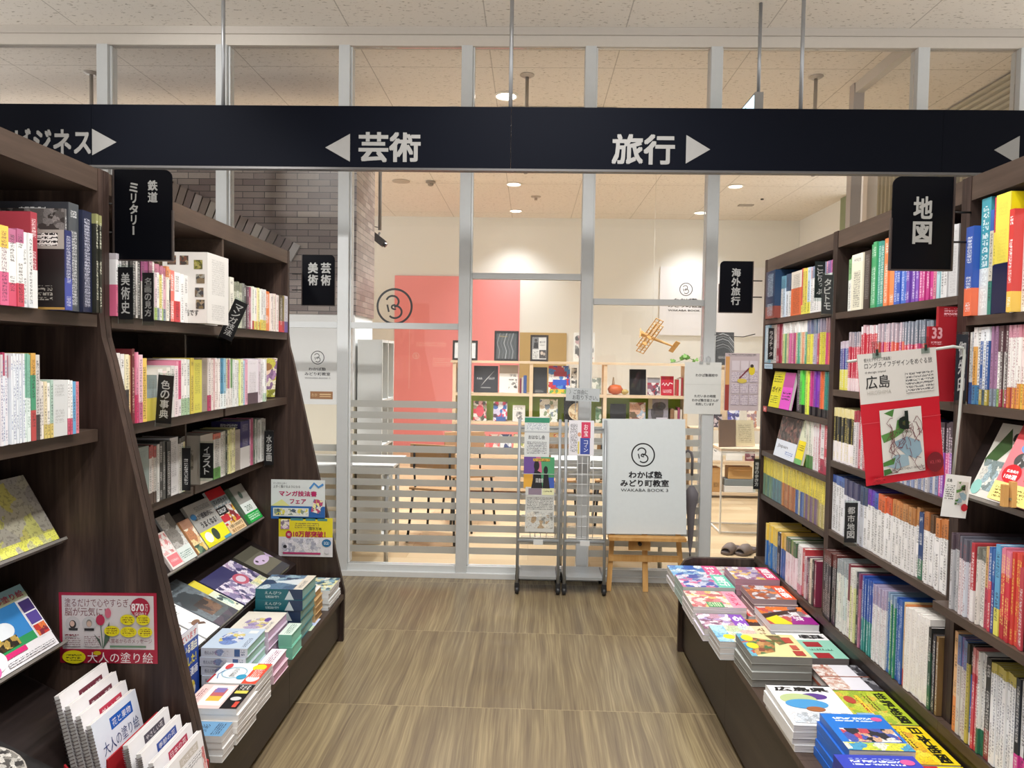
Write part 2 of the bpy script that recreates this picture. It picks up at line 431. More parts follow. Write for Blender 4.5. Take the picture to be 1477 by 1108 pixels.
# ================================================================== the setting
YG, CEIL, BACK = 4.84, 3.65, 11.3
def struct(o): o['kind'] = 'structure'; return o
def mk_floor():
    t = NT('shop_floor_planks'); tc = t.n('TexCoord'); s = t.n('SeparateXYZ'); t.l(tc.outputs['Object'], s.inputs[0])
    cb = t.n('CombineXYZ'); t.l(t.math('FLOOR', t.math('DIVIDE', t.math('ADD', s.outputs[0], .02), .18)), cb.inputs[0])
    t.l(t.math('FLOOR', t.math('DIVIDE', t.math('SUBTRACT', s.outputs[1], .49), .84)), cb.inputs[1])
    wn = t.n('TexWhiteNoise', noise_dimensions='3D'); t.l(cb.outputs[0], wn.inputs['Vector'])
    m1 = t.n('VectorMath', operation='MULTIPLY_ADD'); t.l(wn.outputs['Color'], m1.inputs[0]); m1.inputs[1].default_value = (9, 9, 9); t.l(tc.outputs['Object'], m1.inputs[2])
    warp = t.n('TexNoise'); warp.inputs['Scale'].default_value = 3.2; wmp = t.n('Mapping'); wmp.inputs['Scale'].default_value = (1, .45, 1); t.l(m1.outputs[0], wmp.inputs[0]); t.l(wmp.outputs[0], warp.inputs['Vector'])
    w2 = t.n('VectorMath', operation='MULTIPLY_ADD'); t.l(warp.outputs['Color'], w2.inputs[0]); w2.inputs[1].default_value = (.05, 0, 0); t.l(m1.outputs[0], w2.inputs[2])
    mp = t.n('Mapping'); mp.inputs['Scale'].default_value = (20, .8, 1); t.l(w2.outputs[0], mp.inputs[0])
    a = t.noise(mp.outputs[0], 1., 4, .65)
    mp2 = t.n('Mapping'); mp2.inputs['Scale'].default_value = (150, 2.5, 1); t.l(w2.outputs[0], mp2.inputs[0])
    b = t.noise(mp2.outputs[0], 1., 2)
    v = t.math('ADD', t.math('MULTIPLY', a, .6), t.math('MULTIPLY', b, .4))
    v = t.math('ADD', v, t.math('MULTIPLY', t.math('SUBTRACT', wn.outputs[0], .5), .05))
    c = t.ramp(v, [(.3, '605242'), (.43, '75664f'), (.52, '847459'), (.61, '968666'), (.74, 'ac9c78')])
    fr = t.math('FRACT', t.math('DIVIDE', t.math('SUBTRACT', s.outputs[1], .49), .84))
    seam = t.math('LESS_THAN', fr, .006)
    c = t.mix(t.math('MULTIPLY', seam, .5), c, lin('b4a27c'))
    t.col(c, .27); return t.m
def mk_ceil():
    t = NT('fissured_ceiling_tile'); tc = t.n('TexCoord'); s = t.n('SeparateXYZ'); t.l(tc.outputs['Object'], s.inputs[0])
    mp = t.n('Mapping'); mp.inputs['Scale'].default_value = (16, 38, 1); t.l(tc.outputs['Object'], mp.inputs[0])
    a = t.noise(mp.outputs[0], 1.6, 3, .7)
    c = t.ramp(a, [(.0, 'e8e1d8'), (.60, 'e8e1d8'), (.66, 'b3aa9d'), (.7, 'a39a8d')])
    fx = t.math('FRACT', t.math('DIVIDE', t.math('ADD', s.outputs[0], .33), .91)); fy = t.math('FRACT', t.math('DIVIDE', s.outputs[1], 1.82))
    k = t.math('MAXIMUM', t.math('LESS_THAN', fx, .008), t.math('LESS_THAN', fy, .004))
    t.col(t.mix(t.math('MULTIPLY', k, .55), c, lin('8f867a')), .9)
    t.b.inputs['Specular IOR Level'].default_value = .1; return t.m
def mk_brick():
    t = NT('brown_brick'); tc = t.n('TexCoord'); s = t.n('SeparateXYZ'); t.l(tc.outputs['Object'], s.inputs[0])
    cb = t.n('CombineXYZ'); t.l(t.math('ADD', s.outputs[0], s.outputs[1]), cb.inputs[0]); t.l(s.outputs[2], cb.inputs[1])
    b = t.n('TexBrick'); t.l(cb.outputs[0], b.inputs['Vector'])
    b.inputs['Scale'].default_value = 1; b.inputs['Brick Width'].default_value = .17; b.inputs['Row Height'].default_value = .048; b.inputs['Mortar Size'].default_value = .003
    b.inputs['Color1'].default_value = lin('635350'); b.inputs['Color2'].default_value = lin('95897f'); b.inputs['Mortar'].default_value = lin('141112'); b.inputs['Bias'].default_value = 0
    n = t.noise(tc.outputs['Object'], 18, 3)
    t.col(t.mix(t.math('MULTIPLY', n, .35), b.outputs[0], lin('7a6a64')), .32); return t.m
def mk_class_floor():
    t = NT('class_floor_parquet'); tc = t.n('TexCoord')
    b = t.n('TexBrick'); mp = t.n('Mapping'); mp.inputs['Rotation'].default_value = (0, 0, .0); t.l(tc.outputs['Object'], mp.inputs[0]); t.l(mp.outputs[0], b.inputs['Vector'])
    b.inputs['Scale'].default_value = 1; b.inputs['Brick Width'].default_value = .9; b.inputs['Row Height'].default_value = .15; b.inputs['Mortar Size'].default_value = .002
    b.inputs['Color1'].default_value = lin('d2bc98'); b.inputs['Color2'].default_value = lin('b89c76'); b.inputs['Mortar'].default_value = lin('9c8058')
    n = t.noise(t.coord('Object', (1.5, 22, 1)), 1., 3)
    t.col(t.mix(t.math('MULTIPLY', n, .4), b.outputs[0], lin('e0c8a0')), .4); return t.m
FLOORM, CEILM, BRICK = mk_floor(), mk_ceil(), mk_brick()
FRAME = flat('c3c6c7', .4); CREAM = flat('efeee9', .8, 0, .2); WHITEW = flat('eeeeec', .7)
struct(MB().box(-6, 6, -1.6, YG, -.1, 0, FLOORM).build('floor'))
struct(MB().box(-6, 6, YG+.0005, BACK+.1, -.1, 0, mk_class_floor()).build('floor_classroom'))
struct(MB().box(-6, 6, -1.6, BACK+.1, CEIL, CEIL+.1, CEILM).build('ceiling'))
struct(MB().box(-6, 4.15, BACK, BACK+.1, 0, CEIL, CREAM).build('wall_back'))
struct(MB().box(4.1, 4.2, 9.75, BACK-.001, 0, CEIL, CREAM).build('wall_right'))
struct(MB().box(-2.15, -.19, BACK-.02, BACK-.0005, .02, 2.73, flat('ff9c9c', .55)).build('wall_back_pink'))
struct(MB().box(-.18, .55, BACK-.02, BACK-.0005, .02, 1.87, flat('c2a468', .6)).build('wall_back_tan'))
m = MB(); ribs = []
for i in range(33):                       # ribbed shutter wall along the corridor side
    y0 = 4.95+i*.08; ribs += [(3.55, y0), (3.52, y0+.02), (3.52, y0+.05), (3.55, y0+.08)]
m.prism(ribs+[(3.6, 7.59), (3.6, 4.95)], 0, CEIL-.001, flat('a39c88', .6), 'z')
struct(m.build('wall_side_ribbed'))
m = MB()                                   # horizontal ribs of the shutter box under the ceiling
for i in range(9): m.prism([(3.50, 3.2+i*.049), (3.475, 3.214+i*.049), (3.475, 3.235+i*.049), (3.50, 3.249+i*.049)], 4.95, 6.5, flat('b4ac96', .6))
struct(m.build('trim_shutter_box'))
# brick pillar block inside the classroom, brick above, white below
struct(MB().box(-5.6, -1.36, 5.56, 6.2, 1.80, 3.2, BRICK).build('wall_brick'))
struct(MB().box(-5.6, -1.37, 5.57, 6.19, 1.10, 1.7995, WHITEW).build('wall_left'))
struct(MB().box(-5.6, -1.375, 5.575, 6.185, 0, 1.0995, flat('ece2cc', .8)).build('wall_left_lower'))
m = MB(); random.seed(3)
q0, q1 = at(236, 276, Y=5.55), at(428, 372, Y=5.55); nb = int((q1-q0).length/.063)
for i in range(nb):                        # sloping soldier course on the brick face
    p = q0+(q1-q0)*(i+.5)/nb+Vector((0, 0, .03))
    mx = Matrix.Translation((p.x, 5.548, p.z)) @ Matrix.Rotation(math.radians(16+14*i/nb), 4, 'Y')
    m.box(-.027, .027, -.012, .012, -.07, .07, flat(random.choice(['7d6d66', '6a5a55', '8e827c', '93897f', '74655c', 'a09a96']), .35), mx)
struct(m.build('trim_brick_course'))
# glass front: head, sill, mullions, panes
struct(MB().box(-4.6, 4.1, YG-.045, YG+.045, CEIL-.05, CEIL-.001, flat('b9b2aa', .5)).box(-4.6, 4.1, YG-.03, YG+.03, CEIL-.12, CEIL-.05, flat('c4bdb4', .5)).build('trim_head'))
struct(MB().box(-4.6, 1.13, YG-.06, YG+.05, .0005, .035, flat('d4d6d6', .4)).box(-4.6, 1.13, YG-.03, YG+.03, .035, .075, flat('cfd2d2', .4)).build('trim_sill'))
MUL = [-3.69, -2.88, -2.08, -1.26, -.45, .36, 1.175, 2.50, 3.15]
for i, x in enumerate(MUL):
    mb = MB().box(x-.037, x+.037, YG-.05, YG+.05, .0006, CEIL-.121, FRAME).box(x+.037, x+.048, YG-.02, YG+.05, .08, CEIL-.121, flat('dfe2e3', .4))
    struct(mb.build(f'trim_mullion_{i+1}', bevel=.003))
TR = {2: 1.69, 3: 1.69, 4: 2.03, 5: 1.87}
wi = 0
for i in range(len(MUL)-1):
    x0, x1 = MUL[i]+.05, MUL[i+1]-.038; wi += 1
    if i == 6:                                 # clear door leaf without film
        struct(MB().box(x0, x1, YG-.005, YG+.005, .012, CEIL-.122, GLASS).build(f'window_{wi}')); continue
    pane = MB().box(x0, x1, YG-.005, YG+.005, .076, CEIL-.122, GLASS).build(f'window_{wi}'); struct(pane)
    if i in TR: MB().box(x0, x1, YG-.028, YG+.028, TR[i]-.02, TR[i]+.02, FRAME).build('transom_bar', pane)
    m = MB()
    for k in range(2 if i in (4, 5) else 4 if i <= 2 else 0, 15):
        z1 = 1.187-k*.0760
        if z1-.046 < .08: break
        m.box(x0, x1, YG-.0075, YG-.0058, z1-.046, z1, FROST)
    m.build('frosted_film', pane)
# return frame running back from the doorway corner, wardrobe-like posts by the shutter
struct(MB().box(2.47, 2.53, YG+.06, 5.72, CEIL-.08, CEIL-.001, flat('c9c2b8', .5)).build('trim_return_beam'))
struct(MB().box(2.46, 2.54, 5.72, 5.80, 0.001, CEIL-.001, flat('b4aaa2', .5)).build('trim_return_post'))
struct(MB().box(4.06, 4.35, 9.5, 9.74, 0.001, CEIL-.001, flat('8f9878', .6)).build('trim_green_post'))
struct(MB().box(3.46, 3.57, 7.65, 7.75, 0.001, CEIL-.001, flat('d2cac2', .5)).build('trim_pale_post'))
struct(MB().box(3.645, 3.72, 8.2, 8.3, 0.001, CEIL-.001, flat('e6e0da', .5)).build('trim_white_post'))
# whiteboard panel on the back wall
def logo(a, cx, cy, r, ink):
    """round emblem: ring with a looped B-like 3 and a short tick"""
    q = a.w/a.h
    def S(pts, wd): a.l([(cx+x*r, cy+y*r*q) for x, y in pts], wd*r, ink); a.k += 1
    a.o(cx, cy, r, r*.12, ink); a.k += 1
    arc = lambda x0, y0, rx, ry, d0, d1, n=16: [(x0+rx*math.cos(math.radians(d0+(d1-d0)*i/n)), y0+ry*math.sin(math.radians(d0+(d1-d0)*i/n))) for i in range(n+1)]
    S(arc(-.12, .28, .36, .33, 165, -75), .11)
    S(arc(0, -.04, .17, .12, 75, 300), .10)
    S(arc(.02, -.32, .40, .36, 95, -140), .11)
    S([(-.43, .1), (-.33, -.33)], .10)
Art.logo = lambda s, cx, cy, r, ink: logo(s, cx, cy, r, ink)
INK = '17171b'
struct(MB().box(1.98, 4.05, BACK-.025, BACK-.0006, 1.86, 2.92, flat('f1f0f3', .4)).build('wall_white_panel'))
sheet('wall_lettering', 'round emblem with school lettering on the white wall panel seen through the glass', 'wall sign', basis((2.08, BACK-.027, 2.2), (1, 0, 0), (0, 0, 1)), .6, .6, .001, 'f1f0f3',
      [('logo', .5, .62, .16, INK), ('t', .2, .3, .6, .09, 'わかば塾', INK), ('t', .05, .15, .9, .1, 'みどり町教室', INK), ('t', .05, .05, .9, .05, 'WAKABA BOOK 3', INK)])
p0 = at(425, 545, Y=5.57)
sheet('wall_sign', 'white sign with round emblem and school name on the wall below the dark bricks', 'wall sign', basis((p0.x-.1, 5.5685, 1.2), (1, 0, 0), (0, 0, 1)), .5, .4, .0012, 'eeeeec',
      [('logo', .56, .66, .10, INK), ('t', .42, .41, .27, .06, 'わかば塾', INK), ('t', .36, .31, .4, .065, 'みどり町教室', INK), ('t', .36, .245, .4, .03, 'WAKABA BOOK 3', '44444a', .0)])
p0 = at(447.5, 575.5, Y=5.57); p1 = at(480, 565, Y=5.57)
sheet('name_plate', 'small bronze name plate fixed to the white wall under the school sign', 'plate', basis((p0.x, 5.568, p0.z), (1, 0, 0), (0, 0, 1)), p1.x-p0.x, p1.z-p0.z, .004, flat('9a6634', .35, .6),
      [('t', .06, .3, .26, .45, 'わか', 'e8c48c', 0), ('r', .42, .55, .92, .7, 'e8c48c'), ('r', .42, .28, .92, .42, 'd8b078')])
a = at(569, 442, Y=YG-.012)
em = MB().box(0, .001, 0, .001, -.0002, 0, INK)
ar = Art(.32, .32, [('logo', .5, .5, .36, INK)])
tag(ar.mb.build('window_decal', None, basis((a.x-.16, YG-.0085, a.z-.16), (1, 0, 0), (0, 0, 1))), 'large black round emblem decal on the glass in front of the pink wall', 'decal')
# ------------------------------------------------------------------ ceiling fittings
def downlight(x, y, label, e=14.):
    r = MB().lathe([(.10, 0), (.105, -.006), (.085, -.012), (.08, -.004)], (0, 0, 0), flat('f2efe8', .5)).build('downlight', None, Matrix.Translation((x, y, CEIL-.0008)))
    tag(r, label, 'ceiling light', 'classroom downlights')
    MB().lathe([(.079, -.004), (.079, -.0055), (.03, -.007)], (0, 0, 0), emit('fff6e8', e)).build('lamp', r)
    ld = bpy.data.lights.new('downlight_lamp', 'SPOT'); ld.energy = 380 if y < 10 else 190; ld.color = (.95, .98, 1); ld.spot_size = math.radians(125 if y < 10 else 112); ld.spot_blend = 1; ld.shadow_soft_size = .09
    lo = bpy.data.objects.new('downlight_lamp', ld); COL.objects.link(lo); lo.location = (x, y, CEIL-.03)
for x, y, lb in ((-.24, 6.04, 'round downlight just behind the glass above the hanging sign'), (-.25, 9.1, 'round downlight in the middle of the classroom ceiling over the pink wall side'),
                 (-.26, 10.75, 'round downlight close to the top of the pink and cream back wall'), (2.5, 9.1, 'round downlight over the doorway side, between vent and glass'),
                 (2.45, 10.75, 'round downlight close to the wall with the white panel'), (-2.7, 7.9, 'round downlight behind the brick pillar'), (2.45, 6.5, 'added unseen downlight hidden above the sign near the doorway'), (1.15, 6.5, 'added unseen downlight above the low wooden bookshelf'), (-.7, 6.4, 'added unseen downlight above the free white table')):  # last three are added lamps, unseen behind the sign, brightening the bookshelf
    downlight(x, y, lb)
def fitting(name, label, cat, prof, x, y, col): tag(MB().lathe(prof, (0, 0, 0), col).build(name, None, Matrix.Translation((x, y, CEIL-.0008))), label, cat)
fitting('ceiling_speaker', 'flat round ceiling speaker plate beside the brick pillar', 'speaker', [(.11, 0), (.11, -.008), (.05, -.012)], -1.65, 9.0, flat('bdb3a6', .6))
fitting('smoke_detector', 'small round smoke detector on the ceiling over the pink wall', 'detector', [(.06, 0), (.06, -.02), (.035, -.03), (.035, -.05), (.02, -.06)], -1.28, 9.0, flat('9d958c', .5))
fitting('sprinkler_head', 'small sprinkler rosette on the ceiling near the middle downlight', 'sprinkler', [(.07, 0), (.06, -.012), (.02, -.016), (.02, -.05)], .03, 9.8, flat('b8aa9c', .4))
fitting('ceiling_sensor', 'tiny dark sensor on the ceiling over the doorway side', 'sensor', [(.02, 0), (.02, -.015)], 3.05, 9.8, flat('3a3532', .4))
tag(MB().box(-.1, .1, -.05, .05, -.012, 0, flat('a79e94', .5)).build('ceiling_vent', None, Matrix.Translation((2.95, 10.2, CEIL-.0008))), 'small grey slot vent on the ceiling over the doorway side', 'vent')
# air conditioner cassette
ac = MB().box(-.5, .5, -.45, .45, -.03, 0, flat('dcd5c6', .5)).build('air_conditioner', None, Matrix.Translation((.2, 6.75, CEIL-.0008)), bevel=.01)
tag(ac, 'square ceiling air conditioner behind the hanging black sign', 'air conditioner')
MB().tube([(-.4, -.36, -.035), (.4, -.36, -.035), (.46, -.3, -.035), (.46, .3, -.035), (.4, .36, -.035), (-.4, .36, -.035), (-.46, .3, -.035), (-.46, -.3, -.035), (-.4, -.36, -.035)], .012, flat('2a2725', .5)).build('air_slot', ac)
MB().box(-.36, .36, -.26, .26, -.036, -.03, flat('cfc7b8', .6)).build('grille', ac)
g = MB()
g.box(0, .5, 0, .5, -.01, 0, flat('cfc8c0', .5))
for i in range(8): g.box(.02, .48, .03+i*.058, .05+i*.058, -.014, -.01, flat('4a4644', .6))
tag(g.build('air_vent', None, Matrix.Translation((-3.32, 3.72, CEIL-.0008))), 'slatted square air vent on the shop ceiling at the picture corner', 'vent')
for x, lb in ((-3.45, 'thin grey hanger rod behind the glass over the dark bricks'), (-.065, 'thin grey hanger rod behind the glass beside the ceiling downlight'), (2.12, 'thin grey hanger rod behind the glass near the lit exit sign')):
    r = empty('hanger_rod', (x, 5.6, CEIL)); tag(r, lb, 'rod', 'hanger rods behind the glass')
    MB().tube([(0, 0, -.001), (0, 0, -.75)], .014, flat('a59d95', .4, .3)).build('rod', r, smooth=True)
    MB().lathe([(.055, -.001), (.055, -.006), (.03, -.02)], (0, 0, 0), flat('b2aaa2', .4, .3)).build('rosette', r)
# ------------------------------------------------------------------ hanging black direction sign
BLK = flat('0a0d16', .55, 0, .05); SILV = flat('9b9da0', .35, .6)
hs = empty('hanging_sign', (0, 4.0, 2.51)); tag(hs, 'long black aisle sign with white arrows hanging across the whole shop', 'sign')
for x0, x1 in ((-3.4, -2.455), (-2.4535, -.13), (-.1285, 2.19), (2.1915, 3.4)):
    MB().box(x0, x1, -.02, .02, .012, .345, BLK).build('panel', hs)
MB().box(-3.4, 3.4, -.024, .024, 0, .0118, flat('5c5a5a', .4, .5)).build('bottom_rail', hs)
for x in (-3.39, -1.724, -.135, 1.437, 3.1): MB().tube([(x, 0, .3455), (x, 0, CEIL-2.512)], .011, SILV, 8).build('rod', hs, smooth=True)
SW = '8c8b89'
def signart(x0, x1, z0, z1, ops, nm): Art(x1-x0, z1-z0, ops).build(nm, hs, basis((x0, -.0203, z0), (1, 0, 0), (0, 0, 1)))
def tri(right): return ('p', [(0, 0), (1, .5), (0, 1)] if right else [(1, 0), (1, 1), (0, .5)], SW)
def spx(px0, px1, y0, y1):
    a = at(px0, y1, Y=3.98); b = at(px1, y0, Y=3.98); return a.x, b.x, a.z-2.51, b.z-2.51
signart(*spx(469, 505, 193, 233), [tri(False)], 'arrow'); signart(*spx(989, 1025, 195, 236), [tri(True)], 'arrow')
signart(*spx(133, 168, 186, 224), [tri(True)], 'arrow'); signart(*spx(1433, 1471, 196, 237), [tri(False)], 'arrow')
signart(*spx(517, 607, 191, 234), [('t', 0, 0, 1, 1, '芸術', SW, .02)], 'lettering')
signart(*spx(882, 974, 194, 237), [('t', 0, 0, 1, 1, '旅行', SW, .02)], 'lettering')
signart(*spx(22, 131, 186, 222), [('t', 0, 0, 1, 1, 'ビジネス', SW, .02)], 'lettering')
# exit light hanging behind it
ex = empty('exit_light', (1.325, 4.45, 2.88)); tag(ex, 'small lit green and white exit sign hanging above the black aisle sign', 'exit sign')
MB().box(0, .05, 0, .36, 0, .235, flat('8f8d8a', .5)).build('housing', ex)
MB().box(-.004, 0, .015, .345, .015, .22, emit('d8f4ff', 1.3)).build('lit_face', ex)
Art(.3, .19, [('p', [(.1, .05), (.5, .75), (.9, .05)], emit('1f9a70', .6)), ('e', .5, .85, .06, .1, emit('1f9a70', .6))]).build('pictogram', ex, basis((-.0045, .33, .02), (0, -1, 0), (0, 0, 1)))
MB().tube([(.025, .02, .2351), (.025, .02, CEIL-2.881)], .011, SILV).build('rod', ex, smooth=True)
# ================================================================== bookcases
XL, XR = -1.25, 1.17
def lpanel(y0, y1, full=True):
    return MB().prism([(-1.62, .0006), (-.955, .0006), (-.95, .265), (-1.225, 1.47), (-1.243, 1.535), (-1.25, 1.60), (-1.25, 2.02), (-1.62, 2.02)], y0, y1, WOOD)
def slab(mb, pts, y0, y1, mat): return mb.prism(pts, y0, y1, mat)
def display(side, xl, zl, ang, ln, y0, y1, lipm):
    """sloping display board: lower front edge at xl, zl, rising away from the aisle"""
    c, s = math.cos(math.radians(ang)), math.sin(math.radians(ang)); q = side
    P = [(xl, zl), (xl+q*c*ln, zl+s*ln), (xl+q*c*ln+q*s*.012, zl+s*ln-c*.012), (xl+q*s*.012, zl-c*.012)]
    m = MB().prism(P, y0, y1, WOODK)
    L = [(xl, zl-.004), (xl-q*s*.02, zl+c*.02), (xl-q*s*.02-q*c*.008, zl+c*.02-s*.008), (xl-q*c*.008, zl-.004-s*.008)]
    m.prism(L, y0, y1, lipm)
    return m
LIP = flat('8f8a84', .4, .3)
def lcase(name, label, y0, y1, mids, levels, disp):
    r = empty(name, (0, 0, 0)); tag(r, label, 'bookcase')
    lpanel(y0, y0+.025).build('side_panel', r); lpanel(y1-.025, y1).build('side_panel', r)
    a, b = y0+.0255, y1-.0255
    MB().box(-1.62, -1.605, a, b, .3, 2.02, WOODK).build('back_panel', r)
    MB().box(-1.604, -1.252, a, b, 1.955, 2.018, WOODH).build('top_board', r)
    MB().box(-1.604, -.952, a, b, .225, .25, WOODH).build('ledge_board', r)
    n = 2
    for i in range(n):
        ya, yb = a+(b-a)*i/n, a+(b-a)*(i+1)/n
        MB().box(-1.0, -.972, ya+.001, yb-.001, .03, .2245, WOODK).build('kick_panel', r)
    for y in mids: MB().box(-1.604, -1.256, y-.009, y+.009, 1.6005, 1.9545, WOODH).box(-1.604, -1.41, y-.007, y+.007, .9455, 1.5645, WOODH).box(-1.604, -1.545, y-.007, y+.007, .60, .9095, WOODH).build('divider', r)
    ys = [a]+[m for m in mids]+[b]
    for (x, z) in levels:
        for i in range(len(ys)-1): MB().box(-1.604, x, ys[i]+.0095, ys[i+1]-.0095, z-.035, z, WOODH).build('shelf', r)
    for (x, z, an, ln) in disp:
        for i in range(len(ys)-1): display(-1, x, z, an, ln, ys[i]+.0095, ys[i+1]-.0095, LIP).build('display_shelf', r)
    m = MB().prism([(-1.2, .2505), (-1.2, .405), (-1.604, .60), (-1.604, .2505)], a, b-.004, WOODK); m.build('sloping_base', r)
    return r
lcase('bookcase', 'dark walnut bookcase under the art sign, nearer the glass wall', 2.085, 3.70, [2.91], [(XL, 1.60), (XL, 1.27), (-1.375, .945)], [(-1.385, .64, 56, .20)])
lcase('bookcase', 'dark walnut bookcase with the adult colouring book notice on its end panel', 1.24, 2.083, [], [(XL, 1.60), (XL, 1.27)], [(-1.362, .945, 60, .21), (-1.362, .64, 56, .20)])
def rcase(label, y0, y1, levels, disp, far=False):
    r = empty('bookcase', (0, 0, 0)); tag(r, label, 'bookcase')
    pr = [(1.17, .505), (1.53, .505), (1.53, 2.0), (1.17, 2.0)]
    MB().prism(pr, y0, y0+.02, WOOD).build('side_panel', r)
    if far: MB().prism([(1.53, .0006), (1.53, 2.0), (1.17, 2.0), (1.165, .487), (.84, .487), (.80, .472), (.778, .435), (.775, .40), (.775, .0006)], y1-.025, y1, WOOD).build('side_panel', r); y1 -= .0055
    else: MB().prism(pr, y1-.02, y1, WOOD).build('side_panel', r)
    a, b = y0+.0205, y1-.0205
    MB().box(1.51, 1.53, a, b, .51, 1.998, WOODK).build('back_panel', r)
    MB().box(1.172, 1.5095, a, b, 1.935, 1.998, WOODH).build('top_board', r)
    for x, z in levels: MB().box(x, 1.5095, a+.0005, b-.0005, z-.024, z, WOODH).build('shelf', r)
    for x, z, an, ln in disp: display(1, x, z, an, ln, a+.0005, b-.0005, LIP).build('display_shelf', r)
    y0 += .0005
    yb = y1-.0205 if far else y1
    MB().box(1.148, 1.53, y0, yb, .475, .504, WOODH).build('shelf', r)
    MB().box(1.155, 1.17, y0, yb, .3805, .4745, WOODK).build('riser', r)
    MB().box(.772, 1.172, y0, yb, .355, .38, WOODH).build('ledge_board', r)
    MB().box(.795, .82, y0, yb, .03, .3545, WOODK).build('kick_panel', r)
    MB().box(.85, 1.53, y0, yb, .0006, .3545, flat('1c1715', .6)).build('plinth', r)
    return r
rcase('dark walnut bookcase nearest to the glass doorway, holding overseas travel guides'.replace('nearest', 'next'), 2.84, 3.68, [(XR, 1.70), (XR, 1.485), (XR, 1.27), (XR, 1.045), (XR, .825)], [], True)
rcase('dark walnut bookcase in the middle under the map sign, with red guides and city maps', 2.0005, 2.8395, [(XR, 1.685), (XR, 1.39), (XR, 1.115), (XR, .845)], [])
rcase('dark walnut bookcase with the tall yellow atlas on its top shelf', 1.16, 2.0, [(XR, 1.625), (XR, 1.39), (1.11, .85)], [(1.165, 1.15, 66, .22)])

sheet('wall_chart', 'faint white outlined chart drawn on the pink classroom wall', 'wall chart', basis((-1.92, BACK-.0215, .95), (1, 0, 0), (0, 0, 1)), .95, 1.02, .0008, flat('ff9c9c', .55),
      [('l', [(.01, .01), (.01, .99), (.99, .99)], .008, 'ffc0bc'), ('logo', .12, .52, .05, 'ffd6d2'), ('r', .12, .66, .62, .74, 'T:ff9c9c:ffb6b2:.03'), ('r', .4, .36, .7, .5, 'T:ff9c9c:ffb6b2:.03')])
q = at(548, 300, Y=6.6); qc = at(543, 343, Y=6.6)
cc = empty('security_camera', (q.x, 6.6, CEIL)); tag(cc, 'small dark security camera on a grey ceiling pole beside the brick pillar', 'camera'); GP = flat('8a8682', .4, .4)
MB().tube([(0, 0, -.001), (0, 0, qc.z+.07-CEIL)], .016, GP, 10).build('pole', cc, smooth=True)
MB().tube([(-.02, 0, .0), (.0, 0, .05)], .010, GP, 8).build('bracket', cc, Matrix.Translation((0, 0, qc.z-CEIL)))
MB().box(-.075, .06, -.03, .03, -.032, .032, flat('3b3634', .4)).tube([(.06, 0, 0), (.085, 0, 0)], .022, flat('17171a', .3), 10).build('housing', cc, Matrix.Translation((-.005, -.01, qc.z-CEIL-.02)) @ Matrix.Rotation(math.radians(38), 4, 'Y'))
MB().tube([(0, 0, .09), (-.05, -.01, .1), (-.08, -.01, .07), (-.07, -.01, .03)], .004, flat('2a2826', .5), 6).build('cable', cc, Matrix.Translation((0, 0, qc.z-CEIL)), smooth=True)
# ================================================================== books on the shelves
random.seed(11)
BAR = lambda x, y, w, h: ('r', x, y, x+w, y+h, 'T:f0f0ee:1a1a1a:.012')
# --- art bookcase
row(-1, -1.235, 1.60, 'art_book', 'art book', "art-case first-bay top shelf", (1.27, 2.055, 0.34), [
    (-22, 0, 2, .19, 'f0e6d0,e8dce0|f:d84878@.3'),
    (0, 13, 1, .185, 'e8e4e0|h:f2c830@.72|f:e0608c@.42|i:6a3050'), (13, 24, 1, .185, 'eceae6|h:c06a90@.82|f:d8486a@.3'), (24, 34, 1, .185, 'eceae6|h:b86088@.82|f:cf3c54@.3'),
    (34, 47, 2, .185, 'e6e6e4|f:d8dce0@.1'), (47, 57, 1, .235, 'e9e7e5|h:a83040@.4|i:f4e8e8', dict(dx=.0, d=.18)),
    (100, 110, 1, .2, '2c3468|f:3e4aa0@.4|i:c8c8d8', dict(dx=.035, d=.21, face=[('r', 0, 0, 1, 1, '221c1c'), ('r', 0, .0, 1, .03, 'b08a4a'), ('r', 0, .76, 1, 1, 'a8a39c'), ('r', .62, .8, .92, .96, 'T:e8e6e2:222222:.01'), ('r', .1, .1, .85, .3, 'T:221c1c:9a948c:.012')])),
    (110.5, 113, 1, .262, '6c6866|i:d8d8d8', dict(d=.21, dx=.02, face=[('r', 0, 0, 1, 1, 'P:5c5856,7a7674,3c3836,8a8482:60'), BAR(.3, .78, .25, .16)])),
    (113, 127, 1, .285, '4c5054|i:dcdcdc', dict(dx=.03, d=.24, face=[('r', 0, 0, 1, 1, '34363c'), ('r', .45, .5, .75, .95, 'T:c8c8c8:333333:.014')])),
    (127, 140, 1, .27, '1e2440|i:c8c8d8', dict(dx=.04, d=.24)), (140, 148, 2, .27, '23241c|h:8c8c54@.9|i:d8d8c0', dict(dx=.05, d=.24))])
